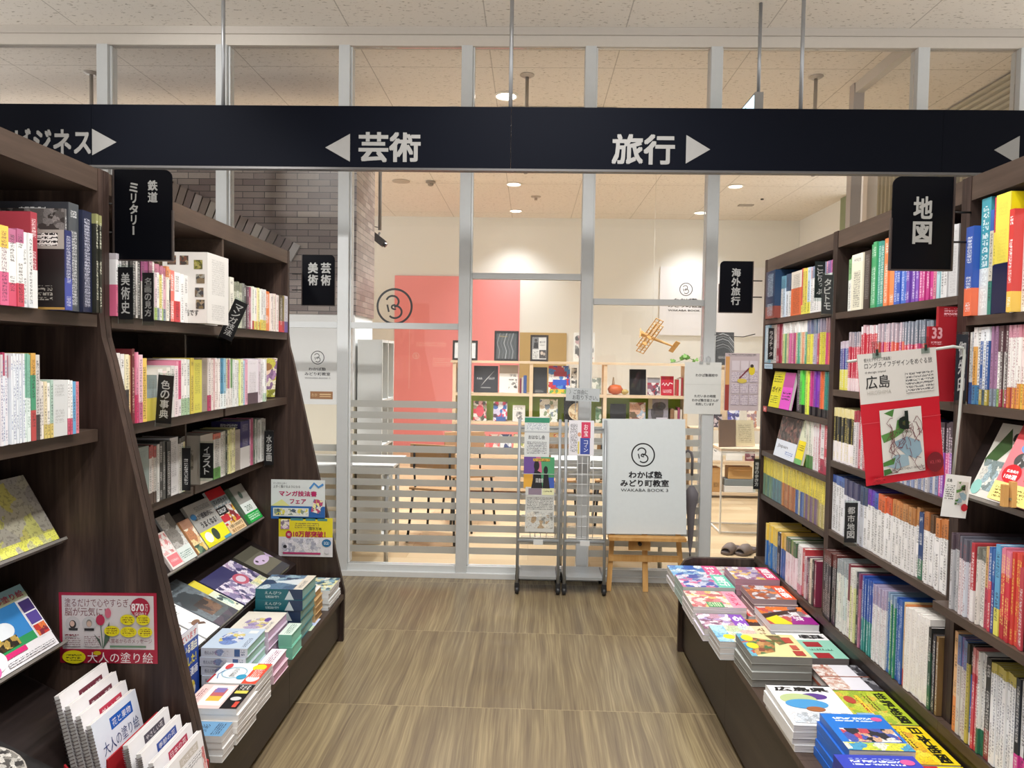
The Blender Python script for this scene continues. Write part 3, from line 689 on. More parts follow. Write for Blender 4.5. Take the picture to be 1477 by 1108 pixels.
row(-1, -1.235, 1.60, 'art_book', 'art book', "art-case middle-bay top shelf", (2.113, 2.898, 0.34), [
    (165, 174, 2, .185, 'f0eef0|h:c8c0c8@.9|f:e0608c@.5'), (174, 180, 1, .19, '2a2624'), (180, 190, 2, .185, 'd8d4d0,3c3a3a'),
    (190, 204, 3, .19, '34302e,e4e0da,3a3636'), (204, 214, 2, .195, 'e8e2da,d8d0d8|h:a0487c@.6'), (214, 224, 2, .19, 'a06078,eadfd8'),
    (224, 240, 5, .18, 'e8d0d8,f4f0ea,f0e070,f4f0ea,e0a8b8|f:a8c860,8898a8,e8e4e0@.22|h:c07088@.85'), (240, 248, 2, .18, 'f0e6d8,38302e|h:e08a4c@.8'),
    (248, 254, 1, .175, 'ee7060|i:fff', dict(hj=0)), (254, 262, 1, .17, 'f2f0ee|f:d8202c@.42'), (262, 276, 3, .17, 'f4f2f0|i:444'), (276, 285, 1, .17, '3c2420|f:e8e4e0@.3|i:d8c8a0'),
    (286, 318, 1, .255, 'dedbd6|d:.3', dict(dx=.075, d=.2, face=[('r', 0, 0, 1, 1, 'e2dfda')]+[('r', x, y, x+.16, y+.13, 'P:%s:90' % q) for x, y, q in ((.02, .8, '5a4a3a,8a7a5a,3a3a3a'), (.27, .82, '4a3a38,6a5a50,8a6a50'), (.5, .82, '4a4440,7a5040,9a8a70'), (.76, .76, '8a8a40,5a5a30,aaa060'), (.8, .56, '4a4a48,7a6a50,9a9a90'), (.78, .37, '3a3a40,6a5a48,8a8a80'), (.8, .2, '3c3a38,7a6a4a,9a8a70'))]+[('t', .5, .1, .35, .09, '作品です', '3a3836')]))])
row(-1, -1.235, 1.60, 'art_book', 'art book', "art-case last-bay top shelf", (2.922, 3.672, 0.34), [
    (325, 331, 1, .2, 'ece8da'), (331, 345, 5, .19, 'c8ccb4,b8bca8,d8d8c8|h:8a8e78@.8'), (345, 352, 2, .19, '8a8c84,5a5c58'), (352, 360, 3, .185, '6c4a58,b04a6c,e8e0dc|i:f0f0f0'),
    (360, 372, 5, .185, 'e4ecd8,f0eee8,f0c8d0,f4f0a8|f:c83040,e8e060@.2'), (372, 380, 3, .185, 'ece9e6|f:e6d040@.25'), (380, 386, 1, .185, 'ee7a1c|i:fff'), (386, 400, 6, .18, 'f4ece6,ecd8d4,f6eedc,e0b8b8|i:6a3a3a'),
    (400, 408, 2, .18, '5c5038,9a8a40|f:d02030@.3'), (408, 413, 1, .18, 'd8d4e0|f:5a3a9a@.3')])
row(-1, -1.235, 1.27, 'drawing_book', 'drawing book', "art-case first-bay second shelf", (1.27, 2.055, 0.29), [
    (-25, 0, 4, .22, 'd8dce4,f0eeee|h:c04070@.8'), (0, 15, 4, .215, 'e8e4ea,dfe6f0|h:d0c8cc,b8305c@.75|i:4a5a9a'), (15, 35, 7, .215, 'e6ebf2|h:e8e8ec@.88|i:4a6ab0,3a4a8a'), (35, 44, 3, .215, 'e2eeea|h:7ab8a0@.5|i:5a8a7a'), (44, 51, 1, .215, '3a9a70|h:d8a030@.75|f:c04040@.35'), (51, 57, 1, .215, 'ccc8c4|f:484040@.3'),
    (57, 64, 2, .145, 'd8d2cc,eae2da'), (64, 76, 3, .145, 'e8d8b0,f0ece4,a8c8b8|f:d8c060@.25'), (76, 98, 1, .145, 'd2d4d4|d:.3', dict(face=[('r', 0, 0, 1, 1, 'd4d5d4'), BAR(.1, .65, .4, .25)])), (98, 104, 2, .145, 'f0eeee|f:d85878@.3'), (104, 109, 1, .145, '58a8d8'), (109, 114, 1, .145, 'e07888')], d=.13)
row(-1, -1.235, 1.27, 'drawing_book', 'drawing book', "art-case middle-bay second shelf", (2.113, 2.585, 0.29), [
    (155, 163, 1, .22, 'e6e0da|f:5a3a30@.4'), (163, 174, 2, .215, 'e4e2e0,efe4ba|f:302c2c@.5'), (174, 180, 1, .215, 'ecc98a'), (180, 184, 1, .235, '6a2028|i:e8c8b0'), (184, 190, 2, .22, 'e06a90,e890ac|f:d83c70@.4'), (190, 196, 1, .215, 'f0c0cc|f:d06a90@.3'), (196, 203, 1, .205, 'ecc23c'),
    (203, 219, 1, .15, '8a9a98|h:7a8884@.7|f:c8b820@.5|d:.2', dict(face=[('r', 0, 0, 1, 1, '8c9c98'), ('r', .1, .7, .6, .88, 'T:c8d0cc:333333:.008'), ('r', 0, 0, 1, .4, 'c8b820')])), (219, 228, 2, .165, 'ece8e2'), (228, 234, 1, .16, 'f0dcd8|i:c84040'),
    (234, 250, 3, .175, 'e8e4d8,d8d4d0,ecd8dc'), (250, 257, 2, .195, 'e88aa8,d84a7a|f:e8dce0@.3'), (257, 268, 3, .2, 'ece6e2,f2eeea,e0e4dc|f:a8c8a0@.3')], d=.14)
row(-1, -1.235, 1.27, 'drawing_book', 'drawing book', "art-case last-bay second shelf", (2.587, 3.672, 0.29), [
    (271, 276, 1, .2, 'd8c020'), (276, 289, 1, .2, 'd8d020|d:.4'), (289, 297, 1, .2, '9a8c7c|d:.3'), (297, 301, 1, .2, 'e8dcd8|f:c83068@.3'), (301, 315, 6, .2, 'e8dcd4,f2ece8,dca8a8,f0e4e0|i:7a3a4a'), (315, 322, 2, .2, '3a8ab0,8ac0d8|f:e8f0f0@.3'), (322, 334, 5, .2, '4a7a9a,e0d4a8,c86a8a,d8d8c0,6aa060|f:e8e4e0@.4'), (334, 342, 3, .195, 'dfe4e2,f0f0ee'),
    (342, 349, 2, .195, 'd8e050,eaf0c0'), (349, 355, 2, .195, 'a8d8f0,f0a8c0'), (355, 371, 1, .195, 'ece6ee|f:584050@.25|d:.3'), (371, 378, 2, .195, 'dfd0dc,f0ecf0'), (378, 383, 2, .195, 'f0f0f0|f:c0d8c0@.2')], d=.14)
row(-1, -1.36, .945, 'painting_book', 'painting book', "art-case middle-bay third shelf", (2.113, 2.898, 0.285), [
    (178, 190, 3, .17, 'd8d8c8,c8ccc0'), (190, 214, 1, .215, '93a5a0|f:3f9a68@.22|d:.2', dict(face=[('r', 0, 0, 1, 1, '93a5a0'), BAR(.1, .8, .3, .13), ('r', 0, 0, 1, .2, '3f9a68')])), (214, 226, 3, .21, 'e0dcd8,ecdcd4,d8d4cc|h:c04038@.8|f:5a463c@.2'), (226, 232, 2, .21, 'e4e4e0'), (232, 240, 2, .215, '4a4a4a,5c5c58'), (240, 246, 1, .215, '2e2c2c'), (246, 258, 1, .225, 'e8e6e6|d:.4'), (258, 267, 3, .215, 'ece8e0,f2f0ea,e8e0a8|h:484440@.9')], d=.14)
row(-1, -1.36, .945, 'painting_book', 'painting book', "art-case last-bay third shelf", (2.922, 3.672, 0.285), [
    (290, 308, 1, .2, 'c4bcb0|d:.3', dict(face=[('r', 0, 0, 1, 1, 'c4bcb0'), ('r', .2, .3, .8, .7, 'P:c4bcb0,8a8478,b8b0a0,6a6458:40')])), (308, 318, 1, .2, 'dcdad4|h:e06a4a@.88|f:5a9a3a@.25'), (318, 325, 2, .2, 'e0dcd4,c8c8b8'), (325, 331, 2, .2, '3c4a3a,e8e4a0'), (331, 339, 3, .2, 'e8e49a,efe8b8'), (339, 347, 1, .19, 'b4a89c|d:.3'), (347, 360, 1, .225, '4a4478|f:e8e4e0@.45|d:.3', dict(face=[('r', 0, 0, 1, 1, '3c3668'), ('r', .3, .75, .9, .95, 'T:d8d8dc:333333:.01'), ('r', 0, 0, 1, .45, 'b8b0a8')])), (360, 365, 2, .225, 'e8c8d8,d86a90'), (365, 372, 3, .22, '6a7a6a,e4e4dc'), (372, 383, 3, .215, 'e6e6e2,dcdcd8')], d=.14)
# --- travel bookcases (far bay first)
W = 'f2f0f0'
row(1, 1.18, 1.70, 'travel_guide', 'travel guide', "shelf beside overseas travel sign", (2.863, 3.648, 0.23), [
    (1091, 1103, 1, .235, '1c3a5c|f:8a3a2c@.25|i:b8d0e0', dict(dx=-.03, d=.2)), (1103, 1108, 1, .2, '2a8a9a|f:202428@.4'), (1108, 1114, 2, .195, 'ece8e2,c8d8e8|h:6aa0b8@.7'), (1114, 1121, 2, .195, 'd8dce4,f0eeea|h:50607c@.6'), (1121, 1135, 1, .2, 'ee6a1c|h:e8dccc@.62|d:.5'), (1135, 1140, 2, .2, 'e8404c,f4d838|f:f0e030@.2'), (1140, 1147, 2, .2, 'f0d830,c8dcf0|f:e8e020@.25'), (1147, 1178, 10, .195, W+'|h:d8b0b8,8a98b8,e8a0b0,9a70b0,c86aa0@.75')])
row(1, 1.18, 1.685, 'travel_guide', 'travel guide', "shelf behind map sign", (2.023, 2.817, 0.245), [
    (1194, 1205, 4, .205, '6ac0b0|i:f4f4f4|h:d03a50@.93', dict(dx=.05)), (1205, 1213, 2, .195, 'e8ece4,f2f2ee|h:7ab070@.6'), (1213, 1228, 1, .2, 'efe9cf|h:f2eedc@.85', dict(dx=-.01, face=[('r', 0, 0, 1, 1, 'efe9cf')])), (1228, 1236, 1, .205, '3a2a26|d:.2', dict(face=[('r', 0, 0, 1, 1, '34241f'), ('r', .1, .85, .7, .97, 'T:e8e6e2:222222:.008')])),
    (1250, 1259, 2, .225, '2f9a5c,38a868|i:e8f8ec'), (1259, 1270, 2, .22, '1fa088,149080|i:e8f8f4'), (1270, 1276, 1, .225, 'f07a2c|i:fff4e8'), (1276, 1283, 1, .225, 'f08a3c|i:fff4e8'), (1283, 1304, 4, .215, '3468d0,2e5cc4,3a70d8|i:e8eefc'), (1304, 1321, 4, .215, '7a48b8,8a50c4|i:f0e8fc'), (1321, 1341, 5, .215, 'd42a92,c82488|i:fce8f4'), (1341, 1345, 1, .215, 'f08aa8'), (1345, 1354, 2, .21, 'b8e4ec,98d4e0'), (1354, 1363, 2, .205, 'ececee'), (1363, 1376, 1, .2, 'd8d8da|d:.2')])
row(1, 1.18, 1.625, 'atlas', 'atlas', "tall yellow atlas shelf", (1.183, 1.977, 0.306), [
    (1383, 1394, 1, .235, '1f52b4|f:f0662c@.31|i:f0f4fc', dict(dx=-.02, d=.17)), (1396, 1409, 1, .30, '2e9aac|f:d4dadc@.4|i:f0fafa|g:.004', dict(d=.22)), (1409, 1414, 1, .27, 'd8d2c0|f:2a8a7a@.32|h:3a6ac0@.8'), (1414, 1420, 1, .295, 'f2dc2a|h:d83a50@.7|f:16204a@.42|i:16204a'),
    (1420, 1440, 1, .295, 'ecd81c|f:141c48@.42|d:.1', dict(d=.22, dx=-.01, face=[('r', 0, 0, 1, 1, 'e8d416'), ('r', 0, .05, 1, .42, '151d48'), ('r', 0, 0, 1, .05, 'ecd81c'), ('t', .12, .74, .3, .17, '最新', '1a1a24'), ('t', .55, .76, .45, .17, '基本', '16204a'), ('t', .05, .18, .3, .18, '田', 'f0f0f0'), ('r', .1, .66, .5, .71, 'T:e8d416:3a3a20:.008')])),
    (1440, 1447, 1, .245, 'd83028|f:f0c020@.2|i:fff', dict(dx=-.02)), (1447, 1462, 2, .235, 'f2f2f0|h:eef0ee@.8|i:8a2a2a'), (1462, 1478, 1, .235, 'dcdcda|d:.3', dict(face=[('r', 0, 0, 1, 1, 'dcdcda')])), (1478, 1530, 4, .24, 'e8e4e0,c8d8e8,d8a0a0')])
row(1, 1.18, 1.485, 'pocket_guide', 'pocket guide', "overseas case second shelf", (2.863, 3.648, 0.187), [
    (1090, 1097, 1, .2, '88b4cc|i:f0f0f0', dict(dx=-.012)), (1097, 1107, 3, .185, 'e8e6e4,f2f0ec|h:d8c8c0@.6'), (1107, 1117, 2, .19, '9a2440,b83050|i:f0d8e0'), (1117, 1128, 4, .205, 'd8dc8c,6ab07c,e8c8a0,80b890|h:f4f4f2@.74'), (1128, 1140, 5, .205, 'e07ab0,d85a98,f0a0c4,c84888|h:f4f4f2@.74'), (1140, 1158, 7, .205, 'e8b070,4aa888,68b898,e8c088,e06a5a|h:f4f4f2@.74|i:fafafa'),
    (1158, 1171, 5, .205, 'e8e03a,f0e440|h:8a94b4,6a7aa8@.68|i:7a4a4a'), (1171, 1176, 2, .205, 'c0b8d8|h:7a90a8@.68'), (1176, 1182, 2, .205, 'a02848,c83a5a|h:7888a4@.68|i:f0e0e0'), (1182, 1191, 3, .205, 'f0e424,e8dc20|h:a8a0b8@.7'), (1191, 1202, 5, .205, 'e0488a,d83a7a,e86a5a,f0a84a|h:a88890@.68')])
row(1, 1.18, 1.39, 'red_series_guide', 'series guide', "shelf above red poster", (2.023, 2.817, 0.266), [
    (1209, 1222, 5, .185, '3a4a9a,4a5aa8,58489a,2a6ab0|f:e8e03a@.42|h:c8b8c8@.85|i:e8e8f4'), (1222, 1241, 9, .215, 'e03a5a,c82a48,e86a7a|h:8a8a9c,b8a8b0@.75|f:f0d8dc@.22|i:fae8ec', dict(hj=.002)), (1241, 1262, 9, .235, 'c81e3c,d82a48,e84a50|h:e4e4e8,d8b0b8@.88|i:fae8ec'), (1262, 1300, 15, .235, 'e8405a,f05a3c,d8306a,c02a7a,f0745a|h:9a9aa8,c8b4c0@.74|i:fceaec'), (1300, 1343, 17, .235, 'd83a6a,e8506a,f04a38,e878a0,c83070|h:7a8898,98a0b0@.7|i:fceaf0')])
row(1, 1.18, 1.39, 'stamp_guide', 'stamp guide', "shelf near red divider", (1.183, 1.977, 0.205), [
    (1396, 1402, 2, .19, 'e8e6e0,c8d0d8|f:3a5a9a@.3'), (1402, 1411, 2, .21, 'e8a83a,f0f0ec|h:f0f0ee@.75|f:4a8ab8@.25'), (1411, 1424, 3, .21, '3a6ab0,e8eef4,2a5aa0|f:b8a830,58707a@.2|h:e8eef4@.82'), (1424, 1437, 4, .21, 'f2f0f0,a878a0|f:a83a6a,8a9aa8@.22'), (1437, 1452, 4, .21, 'f2eeea,5a4a4a|h:6a4a50@.68|f:88b060,a02a48@.22'), (1452, 1466, 4, .21, 'f4f0ec|h:e0a0b4@.85|f:d87a28,b03048,e8a030@.25|i:a03a5a'), (1466, 1500, 8, .21, 'f4f0ea,f0d8d8|h:d88a9c@.85|f:f0a020,e8c020@.3|i:8a4a3a')])
row(1, 1.18, 1.27, 'neon_guide', 'neon guide', "overseas case third shelf", (2.863, 3.648, 0.187), [
    (1150, 1156, 1, .2, '1e1c22|i:c8a8c8', dict(j=.5)), (1157, 1164, 2, .21, '4ae03a,68e848|i:1a1a1a|f:2a2a2a@.2'), (1164, 1171, 3, .21, 'd8f03a,e8f424|i:1a1a1a|f:e8f020@.2'), (1171, 1178, 3, .21, 'e03a9a,c8289a|f:2a262a@.2|i:2a1a2a'), (1178, 1187, 3, .205, '8a3ac0,a04ad0|f:2a262a@.2|i:1a1a1a'), (1187, 1194, 3, .205, 'f06a2c,f8803c|f:2a262a@.18|i:1a1a1a'), (1194, 1203, 3, .205, '1f9a8c,188a80|f:2a262a@.18|i:0a2a2a')])
row(1, 1.18, 1.115, 'series_guide', 'series guide', "shelf behind red poster", (2.023, 2.817, 0.244), [
    (1197, 1228, 10, .205, '3a3a38|h:ece0a0@.84|f:f4eef0@.38|i:e8d040', dict(hj=.001)), (1228, 1290, 18, .205, 'e8e4e4,d8ccd0,c84a5a|h:b83a4a@.8'), (1290, 1352, 16, .205, 'c8c4c8,8a98c0|h:4a5a8a@.75'), (1352, 1376, 6, .215, 'e060a8,9a58c0,d83a8a|h:4a3a44@.6|i:f4e0f0')])
row(1, 1.18, 1.045, 'regional_guide', 'regional guide', "overseas case fourth shelf", (2.863, 3.648, 0.198), [
    (1160, 1165, 2, .2, 'dfe8c8,efeee2|f:7ab04a@.25'), (1165, 1174, 3, .2, 'e8e4d0,e4e8d8,f0eee4|f:4a8a3a@.28|i:5a7a4a'), (1174, 1183, 3, .205, 'f4eef0,f0e4ea|i:c83060'), (1183, 1186, 1, .205, 'c82a58|i:fff'), (1186, 1198, 2, .205, 'f2eaee,d8304a|f:b81e48@.3')])
yel = 'f0dc1e,ecd61a,f4e22a'
row(1, 1.18, .825, 'yellow_guide', 'travel guide', "long yellow shelf", (2.863, 3.648, 0.195), [
    (1094, 1110, 8, .2, yel+'|f:7aa080,5c8a84,88aa80@.55|i:5a5210', dict(o=0)), (1110, 1125, 8, .2, yel+'|f:5a8a90,6c98a0,547a90@.55|i:5a5210', dict(o=1)), (1125, 1147, 10, .2, yel+'|f:cf8a4a,c07a48,b86c44@.55|i:5a5210'), (1147, 1158, 5, .2, yel+'|f:4a6ab0,6a8ac8,d8d0a0@.55|i:5a5210'), (1158, 1182, 10, .2, yel+'|f:8a6c90,a8946e,7c5c94@.55|i:5a5210', dict(o=1)), (1182, 1197, 6, .2, yel+'|f:c8b860,e0d090@.5|i:5a5210')], jit=.002)
row(1, 1.18, .845, 'city_map_book', 'map book', "city map shelf", (2.023, 2.817, 0.242), [
    (1198, 1204, 1, .215, 'f0f0f4|h:3a5aa8@.86', dict(d=.19)), (1204, 1216, 3, .215, 'eef0f6,f4f4f8|h:5a78b8,4a6ac0@.84', dict(d=.19)), (1216, 1240, 6, .215, 'e4e4ec,d8dae8|h:5a5a7a,4a4a6a@.72|i:5a4a7a'), (1240, 1249, 2, .21, 'c8ccd8,f0f0f2|h:4a5a7a@.7'), (1249, 1264, 3, .21, W+'|h:7a3ab8,6a4ac8,4a68c0@.74'), (1264, 1275, 2, .21, W+'|h:e86a24@.74'), (1275, 1283, 2, .21, W+'|h:e05a24@.74'), (1283, 1300, 4, .21, W+'|h:d88a3c,c87c34@.74'), (1300, 1322, 5, .21, W+'|h:c88a48,b87838@.74'), (1322, 1328, 1, .205, '2a4a80|f:3a7a5a@.3|i:f0f0f0'), (1328, 1338, 2, .21, W+'|h:b87030@.74'), (1338, 1348, 2, .21, W+'|h:6a4a30@.74'), (1348, 1366, 3, .21, W+'|h:d07c30,c87428@.74')])
row(1, 1.12, .85, 'road_atlas', 'road atlas', "red atlas shelf", (1.183, 1.977, 0.28), [
    (1367, 1383, 5, .2, 'a8aab0,c8c8cc|h:5a4a54@.8|i:3a3a44', dict(d=.2)), (1383, 1399, 5, .2, 'e8dce0,f0e4e8,d8e0ec|h:6a6a78@.72|i:a04a5a'), (1399, 1404, 1, .195, 'c82a3a|f:f0e8e8@.4|i:fff'), (1404, 1417, 4, .19, 'eeeae6,e8e0d8|h:8a8a80@.85'), (1417, 1424, 2, .2, 'd8a860,e8a0a0|f:c83a5a@.5'), (1424, 1432, 2, .205, 'd83a4a,3a4a9a|h:3a6ab0@.6'), (1432, 1439, 1, .215, '58a8d8|f:e8e040@.3|i:16204a'), (1439, 1455, 4, .215, 'd81e3a,e02a40|h:e87a98@.72|f:c02030@.25|i:ffe060'), (1455, 1468, 3, .215, 'd8382a,e84a38|i:f8d838'), (1468, 1474, 1, .19, 'c83a4a'), (1474, 1500, 3, .195, '241c1c,e4e2e0')])
row(1, 1.16, .505, 'field_guide', 'guide', "overseas case lowest row", (2.863, 3.648, 0.29), [
    (1104, 1121, 8, .205, '2a74c0,3a86c8|h:f2cc1e@.6|i:e8f0a0'), (1121, 1125, 1, .2, '14284a'), (1125, 1133, 4, .205, '3a6ab8,5a7ac0|h:e8b81e@.65'), (1133, 1150, 5, .205, 'f4eaee,f0e0e8|h:5a7a5a,4a6a48,8aa060@.68|i:c87a98'), (1150, 1155, 2, .205, 'f0eef0|f:e8a0b8@.2'), (1155, 1159, 1, .205, 'c8303a'), (1159, 1165, 2, .18, 'd8c8d0,8a3a5a'), (1165, 1175, 4, .185, '4a3a48,e8d8c0,3a3030,8a2a4a')])
row(1, 1.155, .505, 'map_book', 'map book', "middle case lowest row", (2.023, 2.817, 0.31), [
    (1177, 1198, 8, .265, '1c1c20|h:5a2420,6a2a24@.82|i:c8c4c0', dict(d=.2)), (1198, 1216, 7, .262, 'dde4dc,f0eee2,d8e8e8|h:a8b0b4@.8|f:f0f0ea@.2|i:5a6a70', dict(d=.2)), (1216, 1220, 1, .262, 'f0e4e0|h:8a2a3a@.5', dict(d=.2)), (1220, 1230, 4, .258, 'e4ec98,dce48a,f0e8d0|h:e0e0da@.75', dict(d=.2)), (1230, 1236, 2, .258, '2a2e40,38405a', dict(d=.2)), (1236, 1241, 2, .258, 'c87a98,2a4a7a|h:8a3a6a@.8', dict(d=.2)), (1241, 1257, 6, .255, '2a58b8,3064c0|f:1f9a98,189088@.45|i:d8ecf4', dict(d=.2)), (1257, 1276, 8, .255, 'e8e8ec,f0eef2|h:a89ac0,b8aed0@.75|f:f0f0f2@.3|i:8a4a5a', dict(d=.2)), (1276, 1290, 6, .255, '3a78c0,4a8ad0,2a9a6a|i:f0f0c0|h:8aa8c8@.88', dict(d=.2)), (1290, 1302, 4, .258, '1e58b0,2464bc|i:d8e8f8', dict(d=.2)), (1302, 1308, 2, .255, 'f0dca0,e88a3a|f:d84a2c@.2', dict(d=.2)), (1308, 1349, 9, .255, 'f0ebe6,f4efea|i:a08a80|d:.4', dict(d=.2, hj=.006)), (1349, 1354, 1, .235, '20503c|h:2a2a2a@.7|f:2a6a4a@.3', dict(d=.2)), (1354, 1366, 3, .225, '3a2c28,2a2a38,8a6a3a', dict(d=.18))])
row(1, 1.155, .505, 'map_book', 'map book', "row under red atlases", (1.183, 1.977, 0.31), [
    (1371, 1376, 1, .27, 'f0b878|f:f08a2a@.35', dict(d=.2)), (1376, 1391, 3, .27, 'd4d0c8,e0dcd4|h:6a8ac0,8a7ab8@.7|i:8a4a6a', dict(d=.2)), (1391, 1395, 1, .262, 'c8b830|h:3a3a30@.8', dict(d=.2)), (1395, 1400, 1, .262, '1f62b8|h:2a2a2a@.7|f:e8e8e8@.12', dict(d=.2)), (1400, 1408, 2, .262, 'd8304a,c82a3c|h:e88a8a@.75', dict(d=.2)), (1408, 1417, 3, .26, 'f0eee8,e8e8e4|f:2a7a5a@.25', dict(d=.2)), (1417, 1424, 1, .26, '2a2828|f:8a2a3a@.3', dict(d=.2)), (1424, 1460, 8, .258, 'f2f2f2,eef0f2|h:d8c850@.9|i:2a3a5a', dict(d=.2)), (1460, 1500, 6, .255, '1c2430,e8e8e8|f:e02a9a@.3', dict(d=.2))])
# ================================================================== face-out books on the sloping shelves
random.seed(5)
def faceout(side, px0, px1, xl, zl, ang, h, t, name, label, cover, ops, group=None, off=.0015, lift=.002):
    """px0..px1: the lower edge as seen, measured along the lip"""
    ya, yb = yat(px0, xl, zl), yat(px1, xl, zl); w = abs(yb-ya)-.002
    c, s = math.cos(math.radians(ang)), math.sin(math.radians(ang))
    up = Vector((side*c, 0, s)); right = Vector((0, -side, 0)); n = right.cross(up)
    y0 = ya+.001 if side < 0 else ya-.001
    o = Vector((xl, y0, zl))+n*(t+off)+up*lift
    return flatbook(name, label, 'book', basis(o, right, up), w, h, t, cover, ops, group)
G1 = 'face-out books on the lower sloping shelf'; A4 = (-1.385, .64, 56)
faceout(-1, 246, 263, *A4, .155, .012, 'art_book', 'pink and white book face-out on the art bookcase, sloping shelf beside the dividing panel', 'f0e4e0', [('r', 0, 0, 1, 1, 'f1e6e2'), ('r', .05, .4, .95, .95, 'P:f1e6e2,e8b8b8,d88a8a,f1e6e2,f6f0ee:45'), ('r', .1, .06, .95, .36, 'e8828a'), ('r', .2, .17, .8, .24, 'T:e8828a:f6e0e0:.006')], G1)
faceout(-1, 263.5, 282, *A4, .215, .01, 'art_book', 'tall grey photo book half behind the pink and white face-out book', 'c8ccd0', [('r', 0, 0, 1, 1, 'P:b8b4b0,8a8680,dcdcd8,6a6660,c8c8c4:22'), ('r', 0, 0, 1, .3, 'dfe8e4'), ('r', .05, .08, .9, .22, 'T:dfe8e4:6a8a80:.008')], G1)
faceout(-1, 284, 297.5, *A4, .16, .012, 'art_book', 'orange and cream illustrated book, first on the sloping shelf past the divider', 'd8a070', [('r', 0, 0, 1, 1, 'P:f0d8a0,c88a60,e8c890,d09a80,f4e8d0:30'), ('r', 0, .75, 1, 1, 'b88a70'), ('r', 0, 0, 1, .25, 'P:3a5a4a,f0d890,6a8a70,e8c060:35')], G1)
faceout(-1, 298, 331, *A4, .21, .014, 'art_book', 'grey book with a bright yellow band, face-out on the sloping shelf', 'a8a8a4', [('r', 0, 0, 1, 1, 'aaa9a4'), ('r', 0, 0, 1, .36, 'f2f01c'), ('e', .5, .2, .12, .14, '3a4a3a'), ('e', .22, .2, .14, .12, 'f4f4f0'), ('r', 0, 0, 1, .07, 'e8e020'), ('r', .7, .0, 1, .06, '4a9ab8'), ('t', .12, .62, .76, .12, '絵が感動的に', '2c2a30'), ('t', .2, .42, .66, .14, 'うまくなる！', '2c2a30'), ('r', .3, .8, .9, .9, 'T:aaa9a4:4a4a4a:.006'), ('e', .12, .72, .1, .07, '2a6a9a')], G1)
faceout(-1, 331.5, 353, *A4, .235, .012, 'art_book', 'red, black and yellow manga character design book, face-out on the sloping shelf', 'd8d4d0', [('r', 0, 0, 1, 1, 'P:c83038,e8e4e0,e0b040,8a2a30,f0d8c0:35'), ('r', 0, .8, 1, 1, 'b81e26'), ('r', 0, .6, 1, .8, '8e9a9e'), ('t', .08, .69, .84, .09, 'マンガキャラ', '17171a', .02), ('t', .08, .6, .84, .08, 'デザイン', 'dcd8d4', .02), ('r', 0, .44, .6, .6, '1c1c1e'), ('t', .06, .47, .45, .1, 'DROP', 'd8d8d8', .02), ('r', 0, .28, .45, .42, 'c8303a'), ('r', 0, 0, 1, .2, 'f0d0a0'), ('t', .12, .11, .8, .07, '1冊1000円', '3a2a10'), ('t', .12, .02, .8, .07, '描き方BOOK', 'a06a10')], G1)
faceout(-1, 354, 374.5, *A4, .205, .02, 'art_book', 'grey and white book with a green band reading 200, face-out beside the far end panel', '5a6a5a', [('r', 0, 0, 1, 1, 'a09e98'), ('r', 0, 0, .18, 1, '4a5a4c'), ('r', .18, .25, 1, .52, 'e4ece8'), ('t', .36, .3, .4, .14, '200', '2a5a3a', .0), ('e', .55, .74, .1, .1, '4a5a50'), ('r', 0, 0, 1, .25, '1fae4a'), ('r', .22, .06, .95, .2, 'T:1fae4a:d8f0dc:.012'), ('r', 0, 0, .18, .25, '0e7a2e')], G1)
# first bay: two sloping shelves
faceout(-1, -75, 80, -1.362, .945, 60, .21, .014, 'colouring_book', 'yellow and grey floral book lying on the upper sloping shelf by the end panel', 'b8b49a', [('r', 0, 0, 1, 1, 'P:b4b09c,a8a498,c8c878,b0acA4,c2bc6a,9a9690:18'), ('r', 0, 0, 1, .14, 'P:d8d860,c8c890,e8e870,b8b4a0:40')])
faceout(-1, -75, 80, -1.362, .64, 56, .205, .014, 'colouring_book', 'blue pixel-art colouring book with a purple side column, lower sloping shelf', 'e8e8f0', [('r', 0, 0, 1, 1, 'f0eef2'), ('r', 0, .22, .86, .8, '3a8ad0'), ('r', 0, .22, .86, .34, '2f9a5a'), ('r', 0, .8, 1, 1, '8ab0b8'), ('r', 0, .8, 1, .88, 'b8c0a0'), ('t', .55, .83, .42, .1, 'パズル塗り絵', 'a02a4a'), ('r', .87, .2, 1, .78, 'f0eef2'), ('r', .875, .6, .99, .77, '4a3a7a'), ('r', .875, .41, .99, .58, '5a4a9a'), ('r', .875, .22, .99, .39, 'P:c83a30,e8a030,8a2a3a,e87a40:60'),
        ('e', .62, .5, .1, .12, 'e8eef4'), ('e', .5, .42, .06, .12, 'e8d020'), ('e', .4, .52, .07, .14, 'e8a080'), ('r', .5, .26, .7, .4, 'P:2a2418,b89a50,4a3a20,d8b860:70'), ('r', .48, .15, .72, .22, 'e0307a'), ('e', .42, .2, .1, .14, 'f4f2f6'), ('e', .36, .1, .07, .1, 'e06ab0'), ('r', .5, .04, .97, .1, 'T:f0eef2:5a5a60:.006')])
